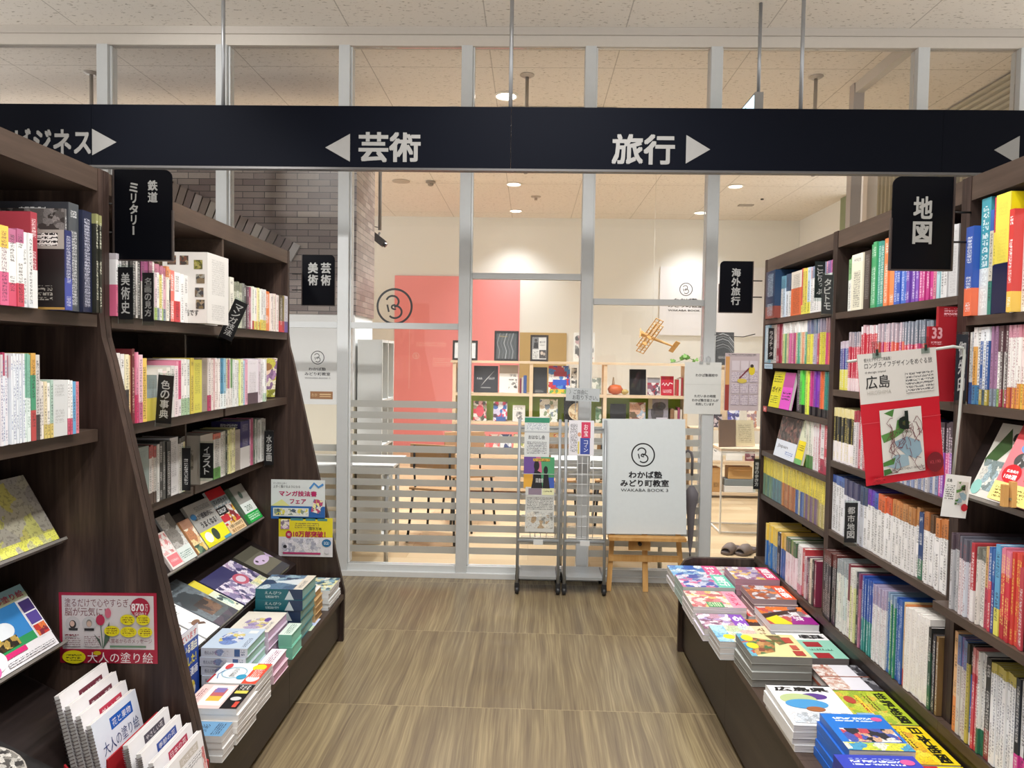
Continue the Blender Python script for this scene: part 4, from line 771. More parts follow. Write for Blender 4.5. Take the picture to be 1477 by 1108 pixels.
# sloping base
SB = (-1.205, .4075, 25.77); G2 = 'large books laid on the sloping base'
faceout(-1, 257, 294.5, *SB, .2, .014, 'craft_catalogue', 'white catalogue with carved wooden birds, lying beside the dividing panel', 'f2f2f2', [('r', 0, 0, 1, 1, 'f2f2f2'), ('p', [(.35, .72), (.75, .55), (.72, .5), (.5, .56)], '5a3a26'), ('e', .58, .62, .2, .05, '7a5236'), ('p', [(.85, .62), (1, .66), (.96, .5), (.88, .45)], '8a6040'), ('r', .1, .8, .5, .9, 'T:f2f2f2:5a5a60:.008'), ('r', .15, .1, .4, .3, 'P:4a4040,b8a898,7a6a5a,2a2a2a:60'), ('r', .5, .15, .75, .35, 'P:4a4040,b8a898,7a6a5a,2a2a2a:60')], G2, off=.002)
faceout(-1, 295.5, 315, *SB, .2, .016, 'craft_catalogue', 'second white catalogue with carved wooden birds, next to the dark painting book', 'f2f2f2', [('r', 0, 0, 1, 1, 'f2f2f2'), ('p', [(.3, .5), (.85, .3), (.8, .24), (.5, .34)], '5a3a26'), ('e', .55, .4, .24, .06, '7a5236'), ('r', .1, .75, .6, .9, 'T:f2f2f2:5a5a60:.008'), ('r', .1, .93, .9, .97, '5a5a60')], G2, off=.002)
faceout(-1, 316, 342, *SB, .29, .016, 'painting_book', 'large dark art book with a castle painting on its cover', '8a929a', [('r', 0, 0, 1, 1, 'P:3a4044,6a747a,8a9498,50585a,2e3034:9'), ('r', .25, .2, .85, .5, 'P:4a3a2e,6a4a36,7a5a40,3a2e28:30'), ('r', .1, .86, .4, .95, 'T:c8d0d4:3a3a3a:.012'), ('r', 0, 0, 1, .12, 'P:2e2a3a,4a3a4a,3a3a40:24')], G2, off=.002)
faceout(-1, 343, 351, *SB, .24, .012, 'drawing_book', 'narrow view of a yellow and mint drawing guide between painting and purple book', 'e8e8b0', [('r', 0, 0, 1, 1, 'e0e8d0'), ('r', 0, .6, 1, 1, 'e0d040'), ('r', .1, .1, .9, .5, 'P:dff0e0,8ab0a0,e8e8c0,4a5a5a:40')], G2, off=.002)
faceout(-1, 352, 392, *SB, .22, .014, 'drawing_book', 'purple and navy manga art book with a round pink motif', '4a4470', [('r', 0, 0, 1, 1, 'P:d8d0e0,8a80a8,4a4470,e8e0ec,b8a0c0:40'), ('r', 0, .65, .7, 1, '3a3864'), ('e', .6, .5, .16, .17, 'c05a70'), ('e', .6, .5, .1, .1, 'd8c8d8'), ('r', .6, .05, .98, .3, 'P:e8e0a0,c8d0b0,f0ece0:40')], G2, off=.002)
faceout(-1, 394, 416, *SB, .22, .02, 'nature_book', 'grey olive book with a pale lilac fish on its cover beside the end panel', '4c4a42', [('r', 0, 0, 1, 1, '6e6c5e'), ('r', 0, .75, 1, 1, '565448'), ('e', .55, .55, .36, .13, 'd0bcdc'), ('p', [(.85, .55), (1, .68), (1, .42)], 'b8a4c8'), ('e', .35, .58, .05, .04, '3a3040'), ('e', .55, .5, .04, .03, '6a5a70'), ('r', 0, 0, 1, .2, '3c3e44')], G2, off=.002)
faceout(-1, 8, 78, -1.205, .4075, 25.77, .2, .014, 'colouring_book', 'black book with a round black-and-white line drawing beside the colouring books', '201e1e', [('r', 0, 0, 1, 1, '1c1a1a'), ('e', .5, .58, .44, .4, 'b8b2a8'), ('e', .5, .58, .42, .38, 'P:d8d4cc,3a3836,8a867e,c0bcb4,55524e:90'), ('t', .3, .05, .3, .1, '天空', 'c8a848')], off=.003)
# travel side
faceout(1, 1402, 1460, 1.165, 1.15, 66, .205, .012, 'travel_magazine', 'white travel magazine with a green patch and letter d, sloping shelf by the card holder', 'e8e6e2', [('r', 0, 0, 1, 1, 'd4d2ca'), ('p', [(0, .5), (.3, .95), (.5, .7), (.1, .3)], '3c5a30'), ('t', .42, .78, .16, .16, 'd', '151515', .04), ('r', .5, .6, .8, .68, 'T:d4d2ca:3a3a3a:.008'), ('r', .05, .1, .6, .5, 'P:c8c8c0,9ab0b8,d8d8d0,7a8a8a:40'), ('e', .12, .12, .12, .1, '8ac0b8')])
faceout(1, 1438, 1540, 1.148, 1.158, 66, .2, .012, 'travel_magazine', 'salmon pink magazine with a red circle and cream band in front of the d magazine', 'e87880', [('r', 0, 0, 1, 1, 'e87a82'), ('r', 0, .8, 1, 1, 'c03a40'), ('e', .3, .7, .16, .08, '6a9ad0'), ('e', .24, .54, .12, .1, 'P:d8d8d8,4a4a4a,8a8a90:50'), ('r', .4, .4, .9, .6, 'f2d8dc'), ('e', .18, .36, .14, .12, 'c8202c'), ('t', .1, .37, .17, .04, '広島県内', 'ffffff'), ('t', .09, .29, .19, .06, '108選', 'ffffff'), ('r', 0, 0, 1, .24, 'f2e48a'), ('r', .05, .03, .5, .2, 'T:f2e48a:6a5a20:.008'), ('t', .4, .3, .2, .1, '日本', '8a5a2a')], off=.0155)
RY = [1.171, 1.2715, 80]
faceout(1, 1112, 1127, *RY, .172, .014, 'travel_guide', 'bright yellow guide face-out at the end of the third shelf', 'e8e020', [('r', 0, 0, 1, 1, 'dcd41e'), ('r', .1, .7, .9, .92, 'T:dcd41e:4a4a10:.012'), ('t', .1, .42, .8, .16, 'ガイド', '2a2810', .02), ('r', .1, .1, .8, .35, 'T:f0ec30:3a3a10:.01')], off=.001)
faceout(1, 1127.5, 1142, *RY, .17, .014, 'travel_guide', 'bright pink guide face-out beside the yellow one', 'e048c0', [('r', 0, 0, 1, 1, 'e050c8'), ('r', 0, .6, 1, 1, 'b8489a'), ('r', .1, .25, .9, .5, 'T:e050c8:3a0a30:.014')], off=.001)
RY = [1.171, 1.0465, 78]
faceout(1, 1119, 1148, *RY, .19, .012, 'regional_magazine', 'dark photo magazine with a white lower half, face-out on the fourth shelf', 'e8eaf0', [('r', 0, 0, 1, 1, 'P:3a3838,6a4a48,5a5654,8a6a60,2e2e30:60'), ('r', 0, 0, 1, .42, 'dfe6f2'), ('t', .12, .22, .5, .1, 'Japan', '1a1a1e', .0), ('r', .55, .08, .9, .18, 'T:dfe6f2:4a6ab0:.01')], off=.001)
faceout(1, 1149, 1159, *RY, .187, .012, 'regional_magazine', 'yellow and white regional magazine face-out next to the dark photo magazine', 'f0e030', [('r', 0, 0, 1, 1, 'd8dcc0'), ('r', 0, 0, 1, .55, 'f0dc1c'), ('r', .1, .3, .9, .45, 'T:f0dc1c:3a3a10:.01'), ('r', 0, 0, 1, .12, '6ab06a')], off=.001)
# ================================================================== piles on the art bookcase ledge
Z0 = .25; SD = lambda c1, c2, tx: [('r', 0, 0, 1, 1, c1), ('r', .7, .0, 1, 1, c2), ('p', [(.62, 0), (.72, .9), (.82, 0)], 'c8d4d8'), ('t', .2, .5, .35, .3, tx, 'd8e4e4', 0), ('r', .22, .15, .5, .35, 'T:%s:d8e4e4:.006' % c1)]
tealtop = [('r', 0, 0, 1, 1, '4a6a88'), ('r', 0, .2, 1, 1, 'P:3a5a7a,5a7a98,8aa8b8,2a4060,c0d0d8:22'), ('p', [(.3, .2), (.5, .75), (.75, .2)], 'd0d8dc'), ('r', 0, 0, 1, .2, 'd8cfc0'), ('r', .1, .05, .6, .15, 'T:d8cfc0:4a4a5a:.006')]
stack('drawing_kit_box', 'teal drawing kit box', 'boxed set', -1.085, 3.14, Z0, 5, .045, .2, .205, 180, '2c6a74', tealtop, 'teal boxed kit with mountain picture, top of the tall teal pile', 'of teal boxes', 'teal boxed kits', jit=.004, hard=True, pages=flat('8ab0a8', .5), side=SD('1f6672', '2a3a58', 'えんぴつ'), shift=(.004, .002))
stack('art_magazine', 'thin magazine', 'magazine', -1.045, 3.53, Z0, 6, .016, .2, .17, 180, 'dfe4e6', [('r', 0, 0, 1, 1, 'P:d8e0c8,8ab0c0,e8e0a0,4a6a7a,f0f0ea:40'), ('r', .1, .7, .9, .95, 'c8d850')], 'pale blue and lime magazine on top of the pile beside the end panel', 'beside the end panel', 'magazines beside the end panel')
stack('slim_box', 'beige edged box', 'boxed set', -1.015, 3.325, Z0, 4, .034, .12, .07, 180, 'c8a878', [('r', 0, 0, 1, 1, 'eeece6'), ('r', .1, .2, .9, .8, 'T:eeece6:7a6a5a:.008')], 'white topped beige box on top of the pile behind the teal boxes', 'behind the teal boxes', 'beige boxes behind the teal pile', hard=True, pages=flat('b08a58', .6))
stack('watercolour_box', 'cream boxed set', 'boxed set', -1.10, 2.885, Z0, 4, .036, .22, .165, 180, 'd6c8d8', [('r', 0, 0, 1, 1, 'e6dfd2'), ('e', .4, .5, .3, .3, 'P:e6dfd2,b8a8c8,d8c880,e6dfd2,9a8ab8:30'), ('e', .6, .3, .1, .08, '6a4a9a'), ('r', .1, .08, .5, .16, 'T:e6dfd2:5a5a60:.006')], 'cream boxed set with purple splashes, behind the blue white pile', 'of cream boxes', 'cream watercolour sets', hard=True, pages=flat('c8a8c4', .6))
stack('watercolour_box', 'blue white boxed set', 'boxed set', -1.10, 2.655, Z0, 5, .033, .19, .17, 180, 'c6d0de', [('r', 0, 0, 1, 1, 'c2d2e4'), ('e', .5, .55, .34, .26, 'P:c2d2e4,7a94cc,d8dce8,e0d080,5a74b8:26'), ('r', .75, .1, .9, .3, 'e8ecec'), ('r', .06, .06, .5, .16, 'T:c2d2e4:3a4a6a:.006')], 'blue white boxed set with a blue splash on top of its pile', 'of blue white boxes', 'blue white watercolour sets', hard=True, pages=flat('9ac4b4', .6),
      side=[('r', 0, 0, 1, 1, 'c8ccd6'), ('e', .45, .5, .16, .4, 'P:c8ccd6,8a9ac0,a898b8:40'), ('r', .72, .1, .84, .9, '3a5a8a'), ('r', .86, .2, .95, .8, 'T:c8ccd6:3a4a6a:.008'), ('t', .08, .3, .25, .4, '色えんぴつ', '5a5a70', 0)])
stack('card_box', 'mint card box', 'boxed set', -.982, 2.93, Z0, 2, .05, .13, .055, 180, '7cc0a8', [('r', 0, 0, 1, 1, 'd8e8dc'), ('r', .1, .2, .9, .7, 'T:d8e8dc:3a6a5a:.008')], 'upper mint card box at the ledge edge beside the cream pile', 'of mint boxes', 'mint card boxes', hard=True, pages=flat('8acab4', .6))
stack('card_box', 'white and pink card box', 'boxed set', -.978, 2.72, Z0, 2, .034, .16, .06, 180, 'e0c4d0', [('r', 0, 0, 1, 1, 'f0eaee'), ('r', .1, .2, .9, .7, 'T:f0eaee:8a4a6a:.008')], 'upper white and pink card box at the ledge edge beside the blue white pile', 'of pink boxes', 'white and pink card boxes', hard=True, pages=flat('c898b0', .6))
stack('brush_book', 'white paged book', 'book', -1.01, 2.475, Z0, 6, .019, .16, .17, 180, 'f0eeec', [('r', 0, 0, 1, 1, 'eef2f2'), ('r', 0, 0, 1, .3, 'e4523c'), ('e', .8, .2, .16, .14, 'f2e020'), ('e', .25, .15, .16, .13, 'f4e8ec'), ('r', .3, .05, .7, .25, 'T:e4523c:f4e0d8:.007'), ('o', .5, .62, .26, .02, '8ac0d8'), ('t', .3, .56, .4, .13, 'かわいい', '4a4a50', .0), ('e', .8, .85, .14, .07, 'd84040'), ('e', .3, .4, .12, .1, '3aa0c8'), ('l', [(.2, .86), (.4, .92), (.6, .86)], .02, '5a8ac0'), ('r', 0, .96, .4, 1, 'b02030')], 'white drawing book with a red lower band and yellow dot', 'under the red banded book', 'red banded drawing books')
stack('colour_book', 'white paged book', 'book', -1.0, 2.302, Z0, 6, .019, .165, .175, 180, 'f0eeec', [('r', 0, 0, 1, 1, 'f0d0cc'), ('r', .12, .36, .95, .8, 'f2f0ee'), ('r', .3, .45, .6, .7, 'e8c050'), ('r', .5, .45, .8, .7, 'c86a70'), ('r', .65, .48, .85, .68, '8a7ab8'), ('r', .05, .84, .8, .94, 'T:f0d0cc:8a3a4a:.008'), ('r', 0, 0, 1, .32, '17151a'), ('t', .62, .04, .12, .24, '1', 'e8d860', .02), ('e', .4, .16, .08, .1, 'd8d8d8'), ('r', .05, .04, .28, .12, 'd85040'), ('r', .76, .04, .96, .28, 'T:17151a:e8e4e0:.012')], 'pink and white colour book with a black band and big number one', 'under the black banded book', 'black banded colour books')
stack('blue_paperback', 'blue edged paperback', 'book', -.985, 2.165, Z0, 4, .02, .085, .13, 180, 'dcdcdc', [('r', 0, 0, 1, 1, 'e4e2e0'), ('r', 0, 0, 1, .8, '6c9cc4'), ('t', .2, .45, .6, .2, '水彩', '24364e', 0), ('r', .1, .1, .9, .3, 'T:6c9cc4:24364e:.007')], 'blue covered book lying across the end of the ledge beside the panel', 'of blue covers', 'blue covered books')
sheet('leaflet', 'small pale green and blue leaflet lying on the dark ledge', 'leaflet', basis((-1.03, 3.155, .2515), (.64, .77, 0), (-.77, .64, 0)).copy() if False else basis((-.968, 3.17, .2516), (0, 1, 0), (-1, 0, 0)), .15, .055, .0006, 'd8e4e0', [('r', 0, 0, 1, 1, 'c8d8b8'), ('r', .4, 0, 1, 1, 'c4d2f0'), ('r', .5, .2, .9, .7, 'T:c4d2f0:4a6ab0:.008')])
n_ = basis((-1.192, 2.36, .2525), (0, 1, 0), (-.02, 0, 1))
sheet('promotion_card', 'upright blue promotion card with yellow lettering tucked behind the piles', 'card', n_, .2, .26, .0015, '2a4a9a', [('r', 0, 0, 1, 1, '2448a0'), ('r', 0, .84, 1, 1, 'e8e8ec'), ('t', .06, .86, .88, .1, '売れています', 'c83a3a'), ('t', .06, .68, .88, .13, '売れている理由', 'f4f0d8', .02), ('t', .1, .5, .8, .14, '教えました！', 'f0e040', .02), ('t', .06, .34, .88, .12, '描いてる漫画', 'f0f0f8', .02), ('e', .3, .16, .14, .12, 'P:e8e0d8,4a4a5a,c8a890:60'), ('e', .7, .16, .14, .12, 'P:e8e0d8,e8d040,4a4a5a:60')])
# red trays of adult colouring books beside the end panel
RED = flat('a8242c', .45)
def tray(x0, x1, za, zb, label):
    r = empty('display_tray', (x0, 1.8, Z0)); tag(r, label, 'display tray', 'red display trays')
    MB().prism([(0, .0006), (x1-x0, .0006), (x1-x0, zb-Z0), (0, za-Z0)], 0, .24, RED).build('base', r)
    for y in (-.0065, .2405): MB().prism([(0, .0006), (x1-x0, .0006), (x1-x0, zb-Z0+.05), (0, za-Z0+.1)], y, y+.006, RED).build('side_wall', r)
    if x0 > -1.1: MB().box(-.034, -.03, -.006, .246, .0006, za-Z0+.17, RED).build('rear_wall', r)
def cbook(x, z, h, lean, cap, strip, label, big=False):
    l = math.radians(lean); up = Vector((-math.sin(l), 0, math.cos(l)))
    o = Vector((x, 1.815, z))-up*h
    ops = [('r', 0, 0, 1, 1, 'eeecee' if not big else 'dfe6f2'), ('r', .35, .74, .85, .9, strip), ('t', .39, .765, .42, .1, cap, 'f4eef0', 0)]
    if big: ops += [('t', .12, .5, .8, .17, '大人の塗り絵', '3a4a7a', 0), ('r', 0, 0, 1, .2, 'P:b87038,8a9a60,d8a060,6a4a30:40'), ('r', .0, .2, 1, .4, 'P:dfe6f2,c8d4ec,eaf0f8:30')]
    else: ops += [('r', .1, .55, .9, .68, 'T:eeecee:8a8a90:.008'), ('r', .9, .05, .98, .7, 'P:e8b0b0,f0e0e0,d08080:50')]
    bk = flatbook('colouring_book', label, 'book', basis(o, (0, 1, 0), up), .21, h, .013, 'f0eeee', ops, 'colouring books in the red trays')
    m = MB()
    for i in range(22): m.tube([(-.001, .01+i*(h-.02)/21, .002), (-.007, .01+i*(h-.02)/21, -.0065), (-.001, .01+i*(h-.02)/21, -.015)], .0016, flat('8a8486', .3, .8), 5)
    m.build('spiral_binding', bk)
tray(-1.19, -1.085, .325, .252, 'red display tray holding spiral colouring books, beside the notice panel')
for i, (x, z, cap, st) in enumerate(((-1.216, .596, 'なつかしい情景', '6a2436'), (-1.188, .570, '懐かしい風景', '6a2436'), (-1.160, .545, '美しい花', 'b8304a'), (-1.132, .52, '花と果物', '1f5ab4'))):
    cbook(x, z, .22-.006*i, 13, cap, st, ['spiral colouring book with dark red label, rearmost in its tray', 'spiral colouring book with dark red label, second from the rear', 'spiral colouring book with crimson label, third from the rear', 'pale blue spiral colouring book with large lettering, front of its tray'][i], i == 3)
tray(-1.045, -.925, .272, .2525, 'second red display tray at the ledge edge, holding thin white colouring books')
for i, (x, z, cap, st) in enumerate(((-1.035, .47, 'やさしい花', '4a4450'), (-1.0, .448, '季節の花', '2a4a9a'), (-.968, .425, '日本の花', 'b0284a'), (-.938, .403, '小さな花', 'c8c0b8'))):
    cbook(x, z, .145, 10, cap, st, ['thin white colouring book with charcoal label in the edge tray', 'thin white colouring book with blue label in the edge tray', 'thin white colouring book with crimson label in the edge tray', 'thin white colouring book with framed flower picture, at the very edge'][i])
# ================================================================== piles on the travel ledge
Z1 = .38; ST = lambda *a, **k: stack('travel_magazine', *a, **k)
def magops(p1, band, title, bx=.7, tcol='ffffff', extra=()):
    return [('r', 0, 0, 1, 1, p1), ('r', 0, bx, 1, 1, band), ('t', .12, bx+.05, .76, .9-bx, title, tcol, .02)]+list(extra)
ST('blue and pink magazine', 'magazine', .825, 3.535, Z1, 3, .0245, .19, .24, 0, 'e8e4ea', magops('P:7ab8e8,3a6ac0,b8d8f0,5a90d0,e8f0f8:26', 'e8609a', 'まっぷ'), 'blue and pink travel magazine on the pile at the rounded ledge end', 'at the rounded ledge end', 'blue and pink magazines')
ST('mint and blue magazine', 'magazine', .82, 3.335, Z1, 3, .029, .19, .235, 0, 'cfe4de', magops('P:e8e0ec,4a5ab0,d86aa0,c8d0e8,8a9ac0:32', '6ad0b8', '旅行'), 'mint bordered travel magazine, second pile from the ledge end on the aisle side', 'of mint bordered magazines', 'mint bordered magazines', pages=flat('b4c4be', .7))
ST('pink food magazine', 'magazine', .81, 3.125, Z1, 3, .0245, .21, .225, 0, 'f0e8ec', magops('P:f0d8d0,e08a90,f4ecd8,c86a6a,e8c878:36', 'f0a0b8', 'グルメ', .75, 'd8306a', [('r', .7, .3, 1, .6, '3f9a5a'), ('r', .72, .33, .97, .57, 'T:3f9a5a:f0f8d0:.01')]), 'pink gourmet magazine with a green box, on the aisle side pile', 'of pink gourmet magazines', 'pink gourmet magazines')
ST('purple edged magazine', 'magazine', .80, 2.925, Z1, 2, .0245, .17, .19, 0, 'e0d8ea', magops('P:e8e0f0,c89ab0,8a5a78,f0e8ec,b8a0d0:36', '8a4ac0', 'るる'), 'purple cornered travel magazine between the pink and the pale blue piles', 'of purple cornered magazines', 'purple cornered magazines')
ST('pale blue map magazine', 'magazine', .83, 2.745, Z1, 3, .0225, .165, .22, 0, 'dfe8ee', magops('P:e8ecd0,c8d8b0,f0e8d8,e0c0b8,d0e0e0:30', 'e8d8b0', 'マップ', .75, '8a6a3a', [('r', 0, 0, 1, .25, 'P:8ac8ec,b0dcf4,6ab0e0:20'), ('e', .7, .22, .14, .1, 'e8e030')]), 'pale blue and green map magazine behind the thick cream pile', 'of pale blue map magazines', 'pale blue map magazines')
ST('thick cream garden magazine', 'magazine', .872, 2.545, Z1, 4, .0262, .2, .205, 0, 'bcc0bc', [('r', 0, 0, 1, 1, 'e4dcA0'), ('p', [(.1, .05), (.95, .1), (.8, .45), (.3, .6)], 'P:6a6a3a,b07a4a,4a7a4a,c89a60,8a4a3a:50'), ('p', [(.05, .5), (.5, .62), (.4, .8), (.05, .75)], 'P:6a5a3a,a07a4a,8a6a4a,5a6a3a:50'), ('r', 0, 0, 1, .1, 'P:3a8ab0,6ab0c8,c84a3a:30'), ('e', .2, .14, .14, .1, 'ecdc30'), ('e', .55, .14, .13, .1, 'ecdc30'), ('r', .15, .75, .4, .9, 'b8483a'), ('r', .5, .78, .7, .9, 'c05a48'), ('r', .75, .75, .95, .92, 'b04038')], 'cream and green magazine with red pictures on the thick tall pile', 'of thick cream magazines', 'thick cream magazines', pages=flat('8f8f8a', .7), jit=.007)
ST('teal cornered magazine', 'magazine', 1.045, 3.552, Z1, 3, .0225, .18, .205, 0, 'd4e4e2', magops('P:e8e0dc,d0b0a8,b8d8d4,f0ece8,c88a80:34', '9adcd8', '東北'), 'pale teal travel magazine on the pile against the rounded end panel', 'against the rounded end panel', 'pale teal magazines')
ST('crimson cornered magazine', 'magazine', 1.045, 3.355, Z1, 5, .0245, .19, .2, 0, 'c896a4', magops('P:e8e4e8,a06a90,e8c060,c8b8d0,8a7ab0:34', 'dc3a6a', '関西'), 'crimson cornered travel magazine on the tall pink edged pile', 'of crimson cornered magazines', 'crimson cornered magazines', pages=flat('b08a98', .7))
ST('red and white magazine', 'magazine', 1.04, 3.14, Z1, 1, .03, .19, .19, 0, 'f0e0e0', magops('P:e85a5a,f0e0dc,c8443a,f4c8c0,d87a60:34', 'f06a5a', '九州'), 'red and white magazine on the low pile underneath the orange pile', 'beneath the orange pile', 'red and white magazines', shift=(-.012, -.004))
ST('orange framed magazine', 'magazine', 1.055, 3.145, Z1+.032, 3, .0235, .18, .185, 0, 'e4d0cc', magops('P:a8583a,d8d4d8,b8602c,8a7a80,e88a4a:34', 'ea5a2c', '京都'), 'orange framed travel magazine on the middle pile by the shelf step', 'of orange framed magazines', 'orange framed magazines', pages=flat('a89498', .7))
ST('orange and black magazine', 'magazine', 1.0, 2.915, Z1, 1, .03, .19, .19, 0, 'f2ecec', magops('P:f08a2c,e87a1c,3a2420,f0a04a:14', 'f08030', '北海'), 'orange magazine with a dark shape, low pile under the purple one', 'beneath the orange and purple magazine', 'orange and black magazines')
ST('orange and purple magazine', 'magazine', 1.052, 2.915, Z1+.032, 2, .026, .2, .19, 0, 'f0eef0', [('r', 0, 0, 1, 1, 'P:ee7a2c,d8d0d4,c8504a,8a7a80:26'), ('p', [(.45, 0), (.7, 0), (.3, .8), (.1, .9)], '3a2018'), ('p', [(.7, 0), (1, .1), (1, .5), (.5, .3)], 'e8dc20'), ('p', [(1, .45), (1, 1), (.6, 1), (.55, .6)], '9a1f8a'), ('t', .3, .6, .5, .2, '東京', 'f4f0f4', .02)], 'orange, yellow and purple travel magazine beside the black books', 'of orange and purple magazines', 'orange and purple magazines', pages=flat('f0eef0', .8))
ST('mint city guide', 'magazine', 1.055, 2.672, Z1, 2, .03, .23, .185, 0, 'd8e0dc', [('r', 0, 0, 1, 1, '94cdb8'), ('r', 0, 0, .28, 1, 'f0f0f0'), ('t', .05, .5, .18, .45, '広島', '1a1a1e', .02), ('r', .4, .42, .6, .72, 'a0242c'), ('r', .75, .4, .97, .72, 'a0242c'), ('t', .62, .35, .1, .55, 'HIROSHIMA', '24443a', 0)][:3]+[('r', .36, .4, .56, .72, 'a0242c'), ('r', .8, .4, 1, .72, 'a0242c'), ('v', .07, .42, .14, .5, '広島', '1a1a1e', .02), ('r', .64, .4, .7, .85, 'T:94cdb8:24443a:.01')], 'mint and white city guide with two dark red squares', 'of mint city guides', 'mint city guides', pages=flat('8a8484', .7), shift=(0, 0))
ST('brown framed photo book', 'book', 1.065, 2.405, Z1, 2, .03, .19, .165, 0, '7a3f2c', [('r', 0, 0, 1, 1, 'dcdae2'), ('r', 0, 0, 1, .4, 'P:e8e0dc,c8a090,d8c8c0,b87a6a:90'), ('r', 0, .8, 1, 1, 'P:2a2a30,8a8a90,4a4a50:60'), ('r', .47, 0, .5, 1, '8a4a34')], 'white and brown photo book lying between mint guide and green map', 'of brown edged photo books', 'brown edged photo books', hard=True)
WM = lambda base, pal, title, tc: [('r', 0, 0, 1, 1, base), ('r', .0, .0, 1, .72, 'P:%s:40' % pal), ('t', .04, .73, .92, .2, title, tc, .03), ('r', .15, .34, .75, .42, 'T:e8c830:a02a20:.014'), ('r', .1, .5, .6, .6, 'T:%s:5a3a10:.012' % base)]
ST('green world map', 'map', 1.062, 2.195, Z1, 2, .031, .21, .17, 0, 'b8c430', WM('a8bc2c', 'b8c43a,98b034,c8cc50,d0b040,a8bc2c', '世界地図', '101408')+[('e', .3, .2, .12, .1, 'b04030'), ('r', .7, .1, .95, .4, '8ab0d0')], 'lime green world map with bold black title, beside the tall books', 'of lime green world maps', 'folded world maps', jit=.002)
ST('yellow country map', 'map', 1.062, 1.985, Z1, 2, .031, .2, .17, 0, 'e8cc20', WM('ecd01c', 'f0d424,e8b820,f4dc40,d8a030,e8c81c', '日本地図', '101408')+[('r', .7, .1, .98, .3, 'dfe4e0')], 'yellow country map with bold black title, next to the green map', 'of yellow country maps', 'folded country maps', jit=.002)
ST('red and yellow atlas', 'atlas', 1.06, 1.775, Z1, 2, .031, .2, .17, 0, 'e8d020', [('r', 0, 0, 1, 1, 'e4d42a'), ('p', [(0, .1), (.6, .1), (.85, .6), (0, .6)], 'b8202a'), ('t', .05, .28, .6, .22, '日本地図', 'f0f0ec', .03), ('r', .1, .68, .9, .95, 'T:d8c828:3a4a8a:.02')], 'yellow atlas with a red block and white title, in front of the yellow map', 'of red and yellow atlases', 'red and yellow atlases', jit=.002)
ST('white city magazine', 'magazine', .868, 2.17, Z1, 4, .019, .2, .26, 90, 'f0f0f0', [('r', 0, 0, 1, 1, 'eeeef0'), ('r', 0, .97, 1, 1, '2a2a2e'), ('t', .08, .82, .84, .12, '広島県', '17171a', .03), ('e', .62, .7, .2, .08, '5a3a8a'), ('e', .35, .62, .28, .14, 'b8c890'), ('e', .42, .5, .32, .12, '4a98d0'), ('e', .5, .38, .14, .06, 'a0623a'), ('r', .05, .05, .95, .3, 'P:e8e8ec,c8d0d8,a8b0b8:40')], 'white city magazine with bold black title and a blue circle', 'of white city magazines', 'white city magazines', jit=.005)
blueops = lambda b: [('r', 0, 0, 1, 1, b), ('r', .15, .78, .8, .92, 'T:%s:e8f0f8:.016' % b), ('r', .12, .22, .95, .58, 'P:e8e4e0,4a5ab0,d8b090,2a2a34,c84a5a:40'), ('r', 0, 0, 1, .2, 'P:d8d840,e8e8d0,4a9ac0,b8d050:30'), ('e', .85, .85, .09, .06, 'd85a9a')]
ST('blue theme park magazine', 'magazine', .905, 1.935, Z1, 5, .0235, .17, .19, 90, '2a68c4', blueops('1f74d0'), 'bright blue theme park magazine on the fanned pile beside the maps', 'of fanned bright blue magazines', 'bright blue magazines', jit=.003, shift=(.0035, 0))
ST('violet blue theme park magazine', 'magazine', .885, 1.715, Z1, 5, .0235, .2, .21, 90, '2a3a9a', blueops('3444b8'), 'violet blue theme park magazine on the pile at the picture bottom', 'of violet blue magazines', 'violet blue magazines', jit=.003)
# ================================================================== signs and dividers
BC = flat('08090e', .35, 0, .08)
def catsign(px0, px1, py0, py1, Y, cols, label, rnd, bs):
    a = at(px0, py1, Y=Y); b = at(px1, py0, Y=Y); w, h = b.x-a.x, b.z-a.z
    r = empty('category_sign', mx=basis((a.x, Y, a.z), (1, 0, 0), (0, 0, 1))); tag(r, label, 'sign', 'black category signs')
    k = .09*w/.17*w; q = .022
    P = [(0, 0), (w, 0), (w, h), (0, h)]
    def rc(cx, cy, a0): return [(cx+q*math.cos(math.radians(a0+i*18)), cy+q*math.sin(math.radians(a0+i*18))) for i in range(6)]
    P = [(0, 0), (w, 0)]+(rc(w-q, h-q, 0) if rnd > 0 else [(w, h)])+(rc(q, h-q, 90) if rnd < 0 else [(0, h)])
    MB().prism(P, -.004, 0, BC, 'z').build('card', r)
    MB().prism([(x, y) for x, y in P], .0004, .0024, ACRYL, 'z').build('acrylic_cover', r) if False else None
    e = flat('3a3230', .3)
    MB().box(-.004, -.0002, -.004, h*.55 if rnd < 0 else h, -.006, .004, e).box(w+.0002, w+.004, -.004, h*.55 if rnd > 0 else h, -.006, .004, e).box(-.0002, w+.0002, -.0045, -.0005, -.006, .004, e).build('holder', r)
    x = -.004 if bs < 0 else w
    for z in (.3, .62): MB().tube([(x-.002 if bs < 0 else x+.002, h*z, -.002), (x-.05 if bs < 0 else x+.05, h*z, -.002)], .003, flat('1c1a1a', .4, .5), 6).build('bracket', r, smooth=True)
    for c in cols: Art(w, h, [('v', *c, '949492', .022)]).build('lettering', r)
catsign(165.5, 248, 245, 374, 2.13, [(.58, .63, .17, .26, '鉄道'), (.26, .26, .15, .6, 'ミリタリー')], 'black acrylic sign for railway and military books on the art bookcase', 1, -1)
catsign(436, 483, 368, 440, 3.715, [(.17, .38, .31, .48, '美術'), (.57, .38, .31, .48, '芸術')], 'black acrylic art sign at the window end of the art bookcase', 1, -1)
catsign(1037, 1086, 377, 450, 3.66, [(.36, .13, .28, .74, '海外旅行')], 'black acrylic overseas travel sign before the doorway', -1, 1)
